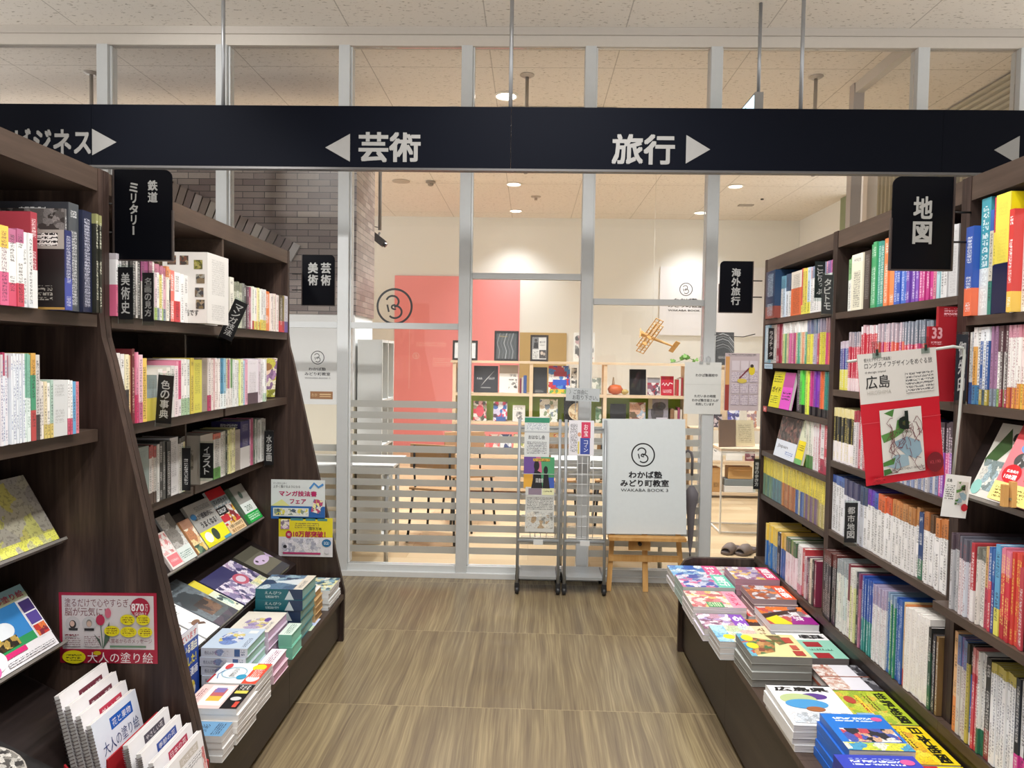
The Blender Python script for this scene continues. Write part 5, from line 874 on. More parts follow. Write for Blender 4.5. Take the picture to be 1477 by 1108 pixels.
catsign(1284, 1376, 255, 388, 1.975, [(.35, .26, .32, .54, '地図')], 'black acrylic map sign on the travel bookcase', -1, 1)
def divider(side, px0, px1, py0, py1, X, text, label, card='0b0c10', tilt=0, ink='acacaa'):
    """small index plate standing out from the row of spines, seen face on"""
    px = px0 if side < 0 else px1
    lo, hi = .8, 5.; Y = yat(px, X, at(px, py1, X=X).z)
    a = at(px0, py1, Y=Y); b = at(px1, py0, Y=Y); w, h = b.x-a.x, b.z-a.z
    mx = basis((a.x, Y, a.z), (1, 0, 0), (0, 0, 1))
    if tilt: mx = mx @ Matrix.Translation((w/2, h/2, 0)) @ Matrix.Rotation(math.radians(tilt), 4, 'Z') @ Matrix.Translation((-w/2, -h/2, 0))
    r = MB().box(0, w, -.012, h+.006, -.0022, -.0006, ACRYL).build('shelf_divider', None, mx)
    tag(r, label, 'shelf divider', 'black index dividers'); MB().box(.001, w-.001, .001, h-.001, -.0005, 0, card).build('card', r)
    if text: Art(w, h, [('v', .22, .1, .56, .8, text, ink, .012)]).build('lettering', r)
    else: Art(w, h, [('r', .3, .15, .7, .75, 'T:17181c:dcdcda:.008')]).build('lettering', r)
XD = -1.229
divider(-1, 170, 192, 385, 461, XD, '美術史', 'black art history index divider under the railway sign')
divider(-1, 205, 222, 393, 464, XD, '名画の見方', 'black index divider for viewing paintings, right-hand'.replace(', right-hand', ' beside the big white book'))
divider(-1, 326, 347, 432, 492, -1.215, 'マンガ技法', 'tilted black manga technique index divider on the top shelf', tilt=-24)
divider(-1, 226, 249, 541, 611, XD, '色の事典', 'black colour dictionary index divider on the second shelf', tilt=-4)
divider(-1, 262, 275, 646, 708, -1.352, '', 'narrow black index divider between third shelf bays')
divider(-1, 288, 308, 639, 690, -1.352, 'イラスト', 'black illustration index divider leaning on grey books')
divider(-1, 381, 395, 622, 671, -1.352, '水彩画', 'black watercolour index divider at the shelf end beside the panel')
XD = 1.172
divider(1, 1174, 1191, 377, 430, XD, 'ことりっぷ', 'dark green black index divider above the white pocket books', card='14201e')
divider(1, 1184, 1203, 396, 453, XD-.02, 'タビトモ', 'charcoal index divider hanging over the shelf edge', card='26282a')
divider(1, 1107, 1117, 473, 519, XD, 'ララチッタ', 'black and maroon index divider on the second travel shelf')
divider(1, 1217, 1238, 725, 783, XD-.012, '都市地図', 'black city map index divider hanging over the shelf edge')
divider(1, 1086, 1097, 662, 706, XD, '地球の歩き方', 'narrow black index divider at the end of the yellow guides')
divider(1, 1376, 1398, 482, 578, XD-.004, '御朱印', 'tall dark temple stamp index divider beside the red divider box', card='141a22')
sheet('shelf_label', 'small red square label on the shelf edge above the photo magazine', 'label', basis((1.1675, 3.64, 1.243), (0, -1, 0), (0, 0, 1)), .05, .027, .001, 'c84a4a', [('t', .3, .2, .4, .6, 'H', 'f4e8e8')])
sheet('shelf_label', 'small pale blue price label under the second travel shelf', 'label', basis((1.1675, 3.64, 1.457), (0, -1, 0), (0, 0, 1)), .12, .024, .001, 'b8d4e8', [('r', .1, .2, .9, .7, 'T:b8d4e8:3a5a7a:.006')])
# red divider box and the hanging poster
yb = 2.03
rb = MB().prism([(1.10, 1.3925), (1.23, 1.3925), (1.23, 1.655), (1.125, 1.655), (1.125, 1.60), (1.10, 1.60)], yb, yb+.012, flat('9c1422', .5)).build('divider_box')
tag(rb, 'dark red cardboard divider box standing at the end of the red guides', 'divider box')
Art(.13, .2625, [('t', .06, .66, .22, .12, '33', 'd8a0a8', .02), ('r', .05, .6, .28, .64, 'T:9c1422:e0b0b8:.006'), ('r', .3, .9, .9, .98, 'T:9c1422:e0b0b8:.008')]).build('print', rb, basis((1.10, yb-.0004, 1.3925), (1, 0, 0), (0, 0, 1)))
a = at(1300, 600, Y=1.66); W_, H_ = .208, .297
mx = basis((0, 0, 0), (1, 0, 0), (0, 0, 1)); mx.translation = a
mx = mx @ Matrix.Rotation(math.radians(6), 4, 'Z') @ Matrix.Rotation(math.radians(14), 4, 'Y') @ Matrix.Translation((-W_/2, -H_/2, 0))
def curl(i): random.seed(i); x, y = random.uniform(.1, .9), random.uniform(.1, .9); p = [(x, y)]; \
    [p.append((min(.97, max(.03, p[-1][0]+random.uniform(-.1, .1))), min(.97, max(.03, p[-1][1]+random.uniform(-.1, .03))))) for _ in range(6)]; return p
def mapcover(x0, y0, w, h, n=26):
    M2 = lambda pts: [(x0+px*w, y0+py*h) for px, py in pts]
    L = [('p', M2([(0, 0), (1, 0), (1, 1), (0, 1)]), 'd6d3cc'), ('p', M2([(.1, .95), (.35, 1), (.3, .88)]), '4a7a3a'), ('p', M2([(.0, .62), (.35, .68), (.4, .82), (.62, .88), (.7, .76), (.5, .62), (.3, .55), (.05, .5)]), '5a8a48'),
         ('p', M2([(.3, .5), (.6, .56), (.92, .46), (.95, .3), (.8, .2), (.55, .28), (.35, .42)]), '8aa6b4'), ('p', M2([(.05, .15), (.3, .3), (.6, .28), (.62, .12), (.3, .08)]), '93abb6'), ('p', M2([(0, .2), (.3, .26), (.25, .16), (.0, .14)]), '4a7a3a'), ('p', M2([(0, 0), (.2, .03), (.15, .1), (0, .09)]), '3f6a34')]
    return L+[('l', M2(curl(i)), .006*w/.5, '6a2a3a') for i in range(n)]
hp = MB().box(0, W_, 0, H_, -.0006, 0, 'c02030').build('hanging_poster', None, mx); tag(hp, 'red and white travel book poster hanging from a wire before the red guides', 'poster')
Art(W_, H_, [('r', 0, 0, 1, 1, 'c01c2c'), ('r', 0, .62, 1, 1, 'd2cec8'), ('t', .08, .935, .34, .03, '観光をデザインで再編集！', '3a3a3a', 0), ('t', .08, .885, .86, .045, 'ロングライフデザインをめぐる旅', '2a2a2c', 0), ('t', .08, .845, .26, .02, 'd design travel', '3a3a3a', 0), ('t', .08, .73, .3, .1, '広島', '1c1c1e', .004), ('t', .09, .685, .3, .03, 'HIROSHIMA', 'b8b4ac', 0), ('r', .58, .67, .94, .83, 'T:d2cec8:6a6a6a:.0075'), ('r', 0, .47, 1, .476, 'd04450')]
    + mapcover(.22, .06, .53, .5)+[('t', .42, .4, .13, .14, 'd', '16211a', .03), ('t', .38, .37, .2, .015, 'TRAVEL', '2a4a2a', 0), ('t', .29, .085, .42, .022, 'D&DEPARTMENT PROJECT', '3a3034', 0), ('e', .85, .12, .11, .077, '6e1420'), ('t', .78, .105, .14, .03, '¥3,190', 'b84a54', 0), ('r', .06, .03, .2, .06, 'T:c01c2c:8a141e:.008')]).build('print', hp)
for x in (.24, .86):
    MB().box(W_*x-.011, W_*x+.011, H_-.012, H_+.026, .0008, .0024, ACRYL).box(W_*x-.003, W_*x+.003, H_-.006, H_+.008, .0026, .004, flat('2c3a30', .4)).build('clip', hp)
st = empty('poster_stand', at(1372, 712, Y=1.72)); tag(st, 'clear plastic poster arm rising from the shelf beside the card holder', 'stand')
MB().tube([at(px, py, Y=1.72-i*.004)-st.location for i, (px, py) in enumerate(((1372, 712), (1384, 600), (1391, 512), (1389, 502), (1375, 500), (1222, 522)))], .0035, flat('b9bdb8', .25), 8).build('arm', st, smooth=True)
cp = empty('card_clip', (1.085, 1.66, 1.175)); tag(cp, 'pale wooden peg clip holding the small white book card', 'clip')
for i, x in enumerate((-.008, .006)): MB().box(x, x+.011, -.007-i*.006, .006-i*.006, 0, .05+.008*i, PINE).build('jaw', cp)
MB().lathe([(.003, -.012), (.003, .008)], (.006, 0, .018), flat('8a8c8e', .3, .8), 8, 'y').build('spring', cp)
a = at(1379, 716, Y=1.645)
mx = basis((0, 0, 0), (1, .25, 0), (0, 0, 1)); mx.translation = a; mx = mx @ Matrix.Rotation(math.radians(-7), 4, 'Z') @ Matrix.Translation((-.034, -.048, 0))
sheet('book_card', 'small white card with a miniature map cover clipped to the shelf edge', 'card', mx, .068, .096, .0005, 'eeeeec', [('t', .06, .82, .2, .08, '広島', '2a2a2a'), ('r', .05, .4, .4, .75, 'T:eeeeec:4a4a4a:.005')]+mapcover(.46, .3, .46, .56, 10)+[('t', .62, .66, .14, .13, 'd', '16211a', .05), ('e', .82, .26, .13, .09, 'b82434')])
# notices on the end panels
a = at(87, 956, Y=2.0565); b = at(227, 858, Y=2.0565); w, h = b.x-a.x, b.z-a.z; yv = 'e4d81c'
pk = 'a8203c'
sheet('notice', 'pink notice for the adult colouring books with tulips and 870 badge', 'notice', basis((a.x, 2.0565, a.z), (1, 0, 0), (0, 0, 1)) @ Matrix.Rotation(math.radians(.8), 4, 'Z'), w, h, .001, pk,
    [('r', 0, 0, 1, 1, pk), ('r', .03, .2, .97, .96, 'd8d2d4'), ('t', .06, .8, .68, .12, '塗るだけで心やすらぎ、', '7a3a44', 0), ('t', .06, .67, .42, .12, '脳が元気に！', '7a3a44', 0), ('e', .14, .56, .075, .105, 'c6c4c6'), ('e', .14, .55, .035, .06, '2c2628'), ('e', .135, .56, .024, .04, 'd4b4a4'), ('r', .1, .465, .19, .5, '2a2a2c'), ('e', .31, .56, .075, .105, 'c6c4c6'), ('e', .31, .57, .03, .055, '8a8480'), ('e', .31, .56, .024, .042, 'cdb0a0'), ('r', .26, .465, .36, .5, '24242a'),
     ('r', .06, .38, .2, .42, 'T:d8d2d4:7a2a3a:.009'), ('r', .06, .24, .22, .36, 'T:d8d2d4:8a6a70:.006'), ('r', .26, .24, .42, .4, 'T:d8d2d4:8a6a70:.006'), ('p', [(.44, .22), (.36, .42), (.42, .34)], '4a5a50'), ('l', [(.45, .22), (.43, .58)], .008, '4a6a50'), ('p', [(.455, .22), (.52, .36), (.52, .6), (.47, .4)], '4f6656'), ('e', .43, .62, .045, .075, 'b82a50'), ('e', .51, .72, .032, .07, 'd06a80'),
     ('e', .84, .8, .1, .14, pk), ('t', .75, .75, .13, .11, '870', 'f2e8ea', .02), ('t', .89, .75, .03, .1, '万', 'f2e8ea', 0), ('t', .78, .68, .12, .06, '突破！', 'f2e8ea', 0)]
    + [o for cx, cy, rx in ((.71, .63, .075), (.87, .63, .07), (.55, .47, .08), (.72, .46, .085), (.89, .46, .075)) for o in (('e', cx, cy, rx, .075, yv), ('r', cx-rx*.7, cy-.045, cx+rx*.7, cy+.045, 'T:e4d81c:7a5a14:.0065'))]
    + [('t', .5, .3, .46, .065, '入賞者からのメッセージ', '7a3a44', 0), ('r', .53, .24, .9, .27, '6a8a70'), ('e', .16, .1, .12, .095, yv), ('r', .08, .05, .24, .15, 'T:e4d81c:5a5a14:.008'), ('e', .4, .16, .04, .03, 'c8b01c'), ('t', .3, .025, .67, .15, '大人の塗り絵', 'ece2e4', .0)])
Yn = 3.674
def notice2(px0, px1, py0, py1, label, base, ops):
    a = at(px0, py1, Y=Yn); b = at(px1, py0, Y=Yn)
    sheet('notice', label, 'notice', basis((a.x, Yn-.0006, a.z), (1, 0, 0), (0, 0, 1)), b.x-a.x, b.z-a.z, .001, base, ops)
notice2(391, 469, 693, 748, 'white and blue manga technique fair notice on the far end panel', 'd8dcdc', [('r', 0, 0, 1, 1, 'd4dada'), ('r', 0, 0, 1, .33, '2a62a8'), ('p', [(.0, .33), (.2, .5), (.35, .33)], 'd8d890'), ('t', .04, .88, .25, .05, 'マンガが上手く', '3a3a40', 0), ('t', .04, .79, .5, .07, '上手く描けるようになる', '3a3a40', 0), ('t', .15, .58, .7, .14, 'マンガ技法書', 'b02460', .025), ('t', .35, .39, .3, .12, 'フェア', 'b02460', .02), ('r', .04, .07, .7, .28, 'dfe2dc'), ('r', .06, .1, .68, .26, 'P:dfe2dc,8a9a8a,e0d860,dfe2dc,4a5a6a:60'), ('l', [(.72, .78), (.8, .92), (.88, .82), (.97, .9)], .04, '4a8ac8'), ('p', [(.74, .2), (.92, .14), (.97, .48), (.8, .53)], 'P:f0e8a0,b84a70,e8e4e0,4a6a9a,d8c040:60')])
notice2(402, 480, 747.5, 802, 'yellow notice announcing one hundred thousand copies on the far end panel', 'dcd8dc', [('r', 0, 0, 1, 1, 'dcd9de'), ('r', 0, .5, 1, 1, 'dfcf2a'), ('r', .22, .92, .45, .98, '4a8a8a'), ('r', .5, .92, .68, .98, '4a8a8a'), ('r', .72, .92, .9, .98, '4a8a8a'), ('r', .3, .72, .75, .86, 'T:dfcf2a:7a6a3a:.01'), ('t', .56, .68, .24, .08, '描き方本', '2a2a20', .01), ('e', .19, .56, .06, .1, 'b02448'), ('t', .16, .52, .06, .08, '祝', 'f0e8ec', 0), ('t', .27, .5, .6, .16, '10万部突破！', 'b02448', .025), ('r', .06, .1, .78, .46, 'P:dcd9de,c0c0cc,a8a8b8,dcd9de,e4e0e8:50'), ('e', .12, .25, .035, .045, '2a2a30'), ('e', .89, .36, .085, .1, '2a6a9a'), ('r', .84, .32, .94, .4, 'T:2a6a9a:d8e4f0:.008'), ('r', .08, .06, .78, .11, 'b0386a'), ('r', .04, .7, .2, .95, 'P:e8d8e0,b890b0,f0e8d0,8a7a8a:60'), ('e', .9, .16, .05, .08, 'd0ccd4')])

flatbook('drawing_book', 'manga drawing book in purple and yellow leaning at the second shelf end', 'book', basis((-1.345, 3.47, 1.2765), (.5, .86, 0), (0, -.2, .98)), .125, .195, .013, 'd8c8a0', [('r', 0, 0, 1, 1, 'P:d8ccb0,b08ab0,e8e0c8,c8c050,8a6a90:24'), ('e', .5, .7, .22, .13, 'e8cdb8'), ('e', .5, .78, .26, .1, '9a7048'), ('r', 0, 0, 1, .2, 'P:8a8a30,c8c860,e8e8c0:40')], 'books on the art-case last-bay second shelf')
# ================================================================== things before the glass
STEEL = flat('a3a7aa', .35, .25); WIRE = flat('d6d8d8', .35, .3); DARKP = flat('1b1c1f', .5)
def caster(r, x, y):
    c = MB().lathe([(.021, -.011), (.024, -.006), (.024, .006), (.021, .011)], (x, y, .0246), DARKP, 16, 'x').build('caster', r, smooth=False)
    MB().box(x-.015, x+.015, y-.012, y+.012, .046, .07, DARKP).box(x-.016, x-.0125, y-.01, y+.01, .02, .05, DARKP).box(x+.0125, x+.016, y-.01, y+.01, .02, .05, DARKP).build('fork', c)
def rack(x0, x1, y, label, top):
    r = empty('leaflet_rack', (x0, y, 0)); tag(r, label, 'leaflet rack'); w = x1-x0; d = .24
    for i, x in enumerate((0, w)):
        MB().tube([(x, -.0, .07), (x, .1, top)], .010, STEEL, 10).build('post', r, smooth=True)
        MB().tube([(x, 0, .105), (x, d, .105)], .010, STEEL, 8).build('side_bar', r, smooth=True)
    MB().box(.012, w-.012, .0, d, .095, .112, STEEL).build('tray', r)
    MB().tube([(0, .022, .335), (w, .022, .335)], .011, STEEL).build('cross_bar', r, smooth=True)
    MB().tube([(0, .112, top-.06), (w, .112, top-.06)], .006, STEEL).build('cross_bar', r, smooth=True)
    MB().box(w/2-.03, w/2+.03, -.003, .006, .315, .345, flat('dcdede', .4)).build('clip_plate', r)
    for x, y_ in ((0, 0), (w, 0), (0, d), (w, d)): caster(r, x, y_)
    m = MB(); bars = 11
    for k in range(bars):
        z = .36+k*.066; yy = .02+(z-.07)/(top-.07)*.1
        m.tube([(.02, yy-.012, z), (w-.02, yy-.012, z)], .0022, WIRE, 5)
        if k % 2 == 0 and k < 7:
            for (xa, xb) in ((.02, w-.02),): m.tube([(xa, yy-.012, z), (xa, yy-.045, z), (xb, yy-.045, z), (xb, yy-.012, z)], .002, WIRE, 5)
    for x in (w*.3, w*.42, w*.56, w*.7): m.tube([(x, .03, .34), (x, .1, top-.06)], .0022, WIRE, 5)
    m.build('wire_pockets', r, smooth=True)
    return r
a0, a1 = at(746, 838, Y=4.58), at(804, 838, Y=4.58)
rack(a0.x, a1.x, 4.5, 'grey wheeled leaflet rack filled with three flyers before the glass', 1.10)
b0, b1 = at(813, 845, Y=4.55), at(870, 845, Y=4.55)
rack(b0.x, b1.x, 4.5, 'grey wheeled leaflet rack with one flyer, next to the easel', 1.10)
def flyer(px0, px1, py0, py1, Y, label, base, ops, tilt=.0971, grp='flyers in the racks'):
    Y = 4.492+(at(px0, py1, Y=4.53).z-.07)*.0971
    a = at(px0, py1, Y=Y); b = at(px1, py0, Y=Y); w, h = b.x-a.x, b.z-a.z
    sheet('flyer', label, 'flyer', basis((a.x, Y, a.z), (1, 0, 0), (0, tilt, 1)), w, h, .001, base, ops, grp)
flyer(756, 793, 602, 661, 4.545, 'white and green flyer at the top of the filled rack', 'd8dcdc', [('r', 0, 0, 1, 1, 'd4d8d8'), ('r', 0, .86, 1, .98, '2f8a6a'), ('r', .1, .68, .9, .84, 'T:e8ecec:5a6a8a:.008'), ('r', 0, .62, 1, .65, 'b0b4b8'), ('t', .16, .46, .66, .1, 'おはなし会', '3a3a40', .01), ('r', .1, .1, .9, .4, 'T:d4d8d8:5a5a60:.01')])
flyer(755, 800, 660, 704, 4.525, 'purple, green and orange flyer with black silhouettes in the middle pocket', '6a4a9a', [('r', 0, 0, 1, 1, '6a4a94'), ('p', [(.5, 0), (1, 0), (1, 1), (.45, 1)], '4a9a6a'), ('p', [(0, 0), (.3, 0), (.3, .45), (0, .45)], 'e0a83a'), ('p', [(.4, .5), (.6, .5), (.55, 1), (.4, 1)], 'c86a8a'), ('r', .75, 0, 1, .35, '3a5ab0'), ('e', .42, .72, .09, .16, '15141a'), ('p', [(.25, 0), (.62, 0), (.56, .5), (.36, .62)], '15141a'), ('e', .72, .58, .07, .13, '15141a'), ('p', [(.62, 0), (.86, 0), (.8, .45), (.66, .45)], '15141a'), ('r', .3, .86, .85, .95, 'T:d8b04a:6a3a1a:.01'), ('t', .4, .18, .24, .14, '図書館', 'e8e8e8', 0)])
flyer(757, 800, 704, 767, 4.51, 'grey newsletter with small pictures in the lowest pocket', 'cfd0cc', [('r', 0, 0, 1, 1, 'cdcec9'), ('r', .1, .82, .55, .97, '8a7a8a'), ('r', .58, .82, .98, .98, 'e0e0b0'), ('r', .62, .88, .92, .94, 'T:e0e0b0:2a2a2a:.012'), ('r', .05, .5, .95, .78, 'T:cdcec9:6a6a6a:.01'), ('r', .05, .08, .95, .45, 'P:cdcec9,d8d4c8,b8a080,cdcec9,9a9a94,cdcec9:28')])
flyer(820, 857.5, 607, 657, 4.545, 'white flyer with pink and blue blocks on the rack by the easel', 'e6e4e8', [('r', 0, 0, 1, 1, 'e4e2e8'), ('r', .5, .5, .86, .95, 'cf3a5e'), ('r', .46, .04, .84, .5, '3a4ea0'), ('v', .6, .54, .16, .36, 'お宝', 'f0dce2', .01), ('v', .6, .1, .16, .34, 'コイン', 'd8dcf0', .01), ('r', .06, .1, .34, .9, 'T:e4e2e8:4a4a50:.01'), ('e', .42, .6, .07, .06, 'd8a080'), ('r', .36, .05, .42, .4, 'd8c860')])
a = at(816, 578, Y=4.64); b = at(865, 560, Y=4.64)
fs = sheet('rack_sign', 'small handwritten take-one sign standing on top of the leaflet rack', 'sign', basis((a.x, 4.64, a.z), (1, 0, -.02), (0, 0, 1)), b.x-a.x, b.z-a.z, .002, 'b9bfc2', [('t', .1, .52, .55, .36, '〉ご自由に', '1e2022', .0), ('t', .2, .1, .75, .36, 'お取り下さい。', '1e2022', .0)])
MB().tube([((b.x-a.x)*.3, -.075, -.004), ((b.x-a.x)*.3, .02, -.004)], .003, STEEL, 6).build('stem', fs)
# easel with the white board
ez = empty('easel', (0, 0, 0)); tag(ez, 'pale wooden easel standing on the shop floor before the glass', 'easel')
BW = .53; bx0 = at(869, 772, Y=4.56).x; bz0 = at(900, 772, Y=4.56).z
MB().box(bx0+.035, bx0+BW-.01, 4.5, 4.575, bz0-.022, bz0-.001, PINE).build('ledge', ez)
def bar(mb, p, q, wx, wy, mat):
    p, q = Vector(p), Vector(q); z = (q-p); L = z.length; z.normalize(); x = Vector((1, 0, 0)); x = (x-z*x.dot(z)).normalized(); y = z.cross(x)
    mx = Matrix((x, y, z)).transposed().to_4x4(); mx.translation = p; return mb.box(-wx/2, wx/2, -wy/2, wy/2, 0, L, mat, mx)
for s, x0, x1 in ((0, bx0+.05, bx0+.11), (1, bx0+BW-.005, bx0+BW-.09)):
    bar(MB(), (x0, 4.60, .001), (x1, 4.71, 1.0), .03, .022, PINE).build('leg', ez)
bar(MB(), (bx0+BW*.54, 4.60, .001), (bx0+BW*.5, 4.70, .95), .034, .02, PINE).build('leg', ez)
MB().box(bx0+.045, bx0+BW-.035, 4.592, 4.608, .195, .235, PINE).build('cross_bar', ez)
MB().box(bx0+BW*.32, bx0+BW*.58, 4.575, 4.592, bz0-.10, bz0-.022, PINE).build('ledge_block', ez)
MB().lathe([(.012, 0), (.012, -.02), (.006, -.024)], (bx0+BW*.45, 4.574, bz0-.055), flat('2b241e', .4), 12, 'y').build('knob', ez)
tb = .73
fx = basis((bx0, 4.553, bz0+.008), (1, 0, .012), (0, .115, 1))
brd = sheet('display_board', 'large white board with round emblem and bold lettering resting on the easel', 'board', fx, BW, tb, .012, flat('d3dadc', .45), None)
Art(BW, tb, [('logo', .49, .685, .135, INK), ('t', .315, .482, .40, .062, 'わかば塾', INK, .02), ('t', .215, .408, .58, .062, 'みどり町教室', INK, .02), ('t', .22, .365, .565, .026, 'WAKABA BOOK 3', INK, .0)]).build('print', brd)
# umbrella hanging from a hook beside the easel
um = empty('umbrella', (1.075, 4.765, .19)); tag(um, 'folded dark grey umbrella hanging beside the easel', 'umbrella'); UG = flat('6e6a70', .6)
MB().lathe([(.005, .02), (.016, .1), (.028, .3), (.042, .38), (.046, .42), (.016, .47)], (0, 0, 0), UG, 12).build('canopy', um, smooth=True)
MB().tube([(0, 0, 0), (0, 0, .02)], .004, DARKP, 8).tube([(0, 0, .47), (0, 0, .54)], .004, STEEL, 8).build('shaft', um)
MB().tube([(0, 0, .54), (0, 0, .66), (-.008, 0, .69), (-.03, 0, .705), (-.052, 0, .69), (-.056, 0, .665)], .009, flat('6b666a', .5), 10).build('handle', um, smooth=True)
# papers on the glass front
a = at(986, 597, Y=4.782); b = at(1041, 523, Y=4.782)
pn = sheet('paper_sign', 'white paper notice clipped to the grey post beside the doorway', 'notice', basis((a.x, 4.7825, a.z), (1, 0, 0), (0, 0, 1)), b.x-a.x, b.z-a.z, .0008, 'd9dad6', [('t', .3, .72, .6, .06, 'わかば塾開校中', '2c2c2e', .015), ('t', .28, .32, .58, .055, 'ただいまの時間', '2c2c2e', .015), ('t', .22, .24, .72, .055, 'わかば塾生徒さんが', '2c2c2e', .015), ('t', .32, .165, .5, .055, '利用しています', '2c2c2e', .015), ('r', 0, .57, 1, .575, 'c4c6c2')])
for x in (.44, .63):
    w_ = b.x-a.x; h_ = b.z-a.z; MB().box(w_*x-.012, w_*x+.012, h_-.012, h_+.004, .0006, .004, flat('c9ccca', .3, .5)).tube([(w_*x-.008, h_+.004, .002), (w_*x-.014, h_+.03, .002), (w_*x, h_+.042, .002), (w_*x+.014, h_+.03, .002), (w_*x+.008, h_+.004, .002)], .0016, STEEL, 5).build('binder_clip', pn)
a = at(1044, 592, Y=4.83); b = at(1096, 510, Y=4.83)
sheet('hanging_timetable', 'pale pink timetable poster with a yellow figure stuck on the glass by the doorway', 'poster', basis((a.x, 4.8325, a.z), (1, 0, 0), (0, 0, 1)), b.x-a.x, b.z-a.z, .0008, 'c9b9bc', [('r', 0, 0, 1, 1, 'c8b8bc'), ('r', .02, 0, .14, .45, 'a03a30'), ('r', .02, .45, .14, .94, 'd8a060'), ('r', .1, .95, .9, .99, 'T:c8b8bc:3a3a3a:.01')]+[('r', .2+i*.26, .1+j*.2, .43+i*.26, .27+j*.2, 'd8ccd2') for i in range(3) for j in range(4)]+[('r', .2+i*.26, .1+j*.2, .43+i*.26, .27+j*.2, 'T:d8ccd2:a090a4:.012') for i in range(3) for j in range(3)]+[('l', [(.42, .56), (.7, .74)], .04, '7a2438'), ('e', .78, .7, .09, .08, 'e0c820'), ('e', .78, .78, .05, .03, '3a2a20'), ('e', .5, .52, .14, .04, 'd8c050')])
wq = MB().tube([at(1031, 483, Y=4.78), at(1050, 485, Y=4.6), at(1072, 486, Y=4.3), at(1089, 482, Y=3.75)], .0025, flat('4a4a4c', .5), 6).build('hanging_wire', smooth=True); tag(wq, 'thin dark wire sagging between the grey post and the bookcase', 'wire')
# ================================================================== the classroom beyond
YS = 7.8; D = .22
def xs(px, Y=YS, y=560): return at(px, y, Y=Y).x
S1, S2, S3, S4, S5 = 1.445, 1.095, .785, .42, .06
cs = empty('low_bookshelf', (0, YS, 0)); tag(cs, 'long pale wooden bookshelf with lime green backs in the classroom', 'bookshelf')
ux = [xs(655), xs(766), xs(873), xs(990)]
for x in ux: MB().box(x-.018, x+.018, 0, D, .001, S1-.0255, MAPLE).build('upright', cs)
for z, a_, b_ in ((S1, ux[0]-.04, ux[3]+.05), (S2, None, None), (S3, None, None), (S4, None, None), (S5, None, None)):
    if a_: MB().box(a_, b_, -.01, D, z-.025, z, MAPLE).build('top_board', cs)
    else:
        for i in range(3): MB().box(ux[i]+.0185, ux[i+1]-.0185, -.005, D, z-.03, z, MAPLE).build('shelf', cs)
for i in range(3): MB().box(ux[i]+.0185, ux[i+1]-.0185, D-.015, D-.001, S3+.001, S2-.031, flat('a8cc44', .55)).build('back_panel', cs)
rs = empty('storage_shelf', (0, YS, 0)); tag(rs, 'low pale storage shelf behind the doorway holding boxes and picture books', 'bookshelf')
rx0, rx1 = ux[3]+.07, ux[3]+1.75
for x in (rx0, (rx0+rx1)/2, rx1): MB().box(x-.015, x+.015, 0, D, .001, .735, MAPLE).build('upright', rs)
MB().box(rx0-.02, rx1+.02, -.01, D, .7355, .76, MAPLE).build('top_board', rs)
for z in (.40, .06):
    for i in range(2): MB().box(rx0+.0155+i*(rx1-rx0)/2, rx0-.0155+(i+1)*(rx1-rx0)/2, -.005, D, z-.03, z, MAPLE).build('shelf', rs)
def cbk(px0, px1, py0, z, label, cover, ops, lean=.12, dy=.06, group='face-out books in the classroom', name='picture_book', cat='book', t=.014):
    Y = YS+dy; a = xs(px0, Y); b = xs(px1, Y); w = b-a; h = at((px0+px1)/2, py0, Y=Y).z-z
    flatbook(name, label, cat, basis((a, Y, z+.0015+t*lean), (1, 0, 0), (0, lean, 1)), w, h, t, cover, ops, group)
cbk(659, 679, 531, S2, 'plain black book at the end of the upper classroom shelf, behind a grey post', '1c1c1e', [('r', 0, 0, 1, 1, '1a1a1c')])
cbk(683, 718, 528, S2, 'wide black book with a white comet streak on the upper classroom shelf', '1e1f24', [('r', 0, 0, 1, 1, '25262c'), ('r', 0, .8, 1, 1, '121216'), ('p', [(.28, .22), (.5, .48), (.85, .82), (.55, .5)], 'd8d8d4'), ('t', .14, .48, .22, .08, 'FAR', 'd8d8d8', 0), ('t', .62, .48, .24, .08, 'OUT', 'd8d8d8', 0), ('r', .3, .16, .7, .2, '8a8a8a')])
cbk(720, 747, 527, S2, 'white book with a grey band and sprigs on the upper classroom shelf', 'e6e2d8', [('r', 0, 0, 1, 1, 'e8e4dc'), ('r', 0, .7, 1, 1, 'b0a290'), ('t', .55, .58, .34, .1, '宇宙', '2a2a2a', 0), ('r', .5, .1, .95, .5, 'P:e8e4dc,e8e4dc,8a8a84,e8e4dc,5a5a54:40')])
for i, (px0, px1, py, c, lb) in enumerate(((749.5, 752, 546, '7a2a48', 'maroon'), (752.5, 754.5, 545, 'c8c4c0', 'pale'), (755, 759.5, 542, '3a5a9a', 'blue'), (976, 979, 548, 'b83a40', 'red'), (979.3, 982, 546, 'd8d4cc', 'white'), (982.3, 985, 545, 'a83a44', 'crimson'))):
    cbk(px0, px1, py, S2, f'thin {lb} book standing spine out on the upper classroom shelf', c, None, 0, .05, 'spine-out books in the classroom', t=.12)
cbk(768.8, 789, 530, S2, 'tall black book with a small grey label on the upper classroom shelf', '1c1d21', [('r', 0, 0, 1, 1, '26272b'), ('r', 0, .78, 1, 1, '101014'), ('r', .15, .03, .75, .14, 'T:26272b:8a8a8a:.01')])
cbk(791, 822, 528, S2, 'bright red, blue and yellow comic cover on the upper classroom shelf', 'e8e4e4', [('r', 0, 0, 1, 1, 'P:c82a38,e8e4e0,2a50b8,b83040,4a8ad0:16'), ('r', .2, .3, .85, .5, '2a56c0'), ('r', .05, 0, .95, .16, 'P:e8c030,6aa04a,d8a020:30'), ('r', .25, .62, .85, .8, 'a81e2c')])
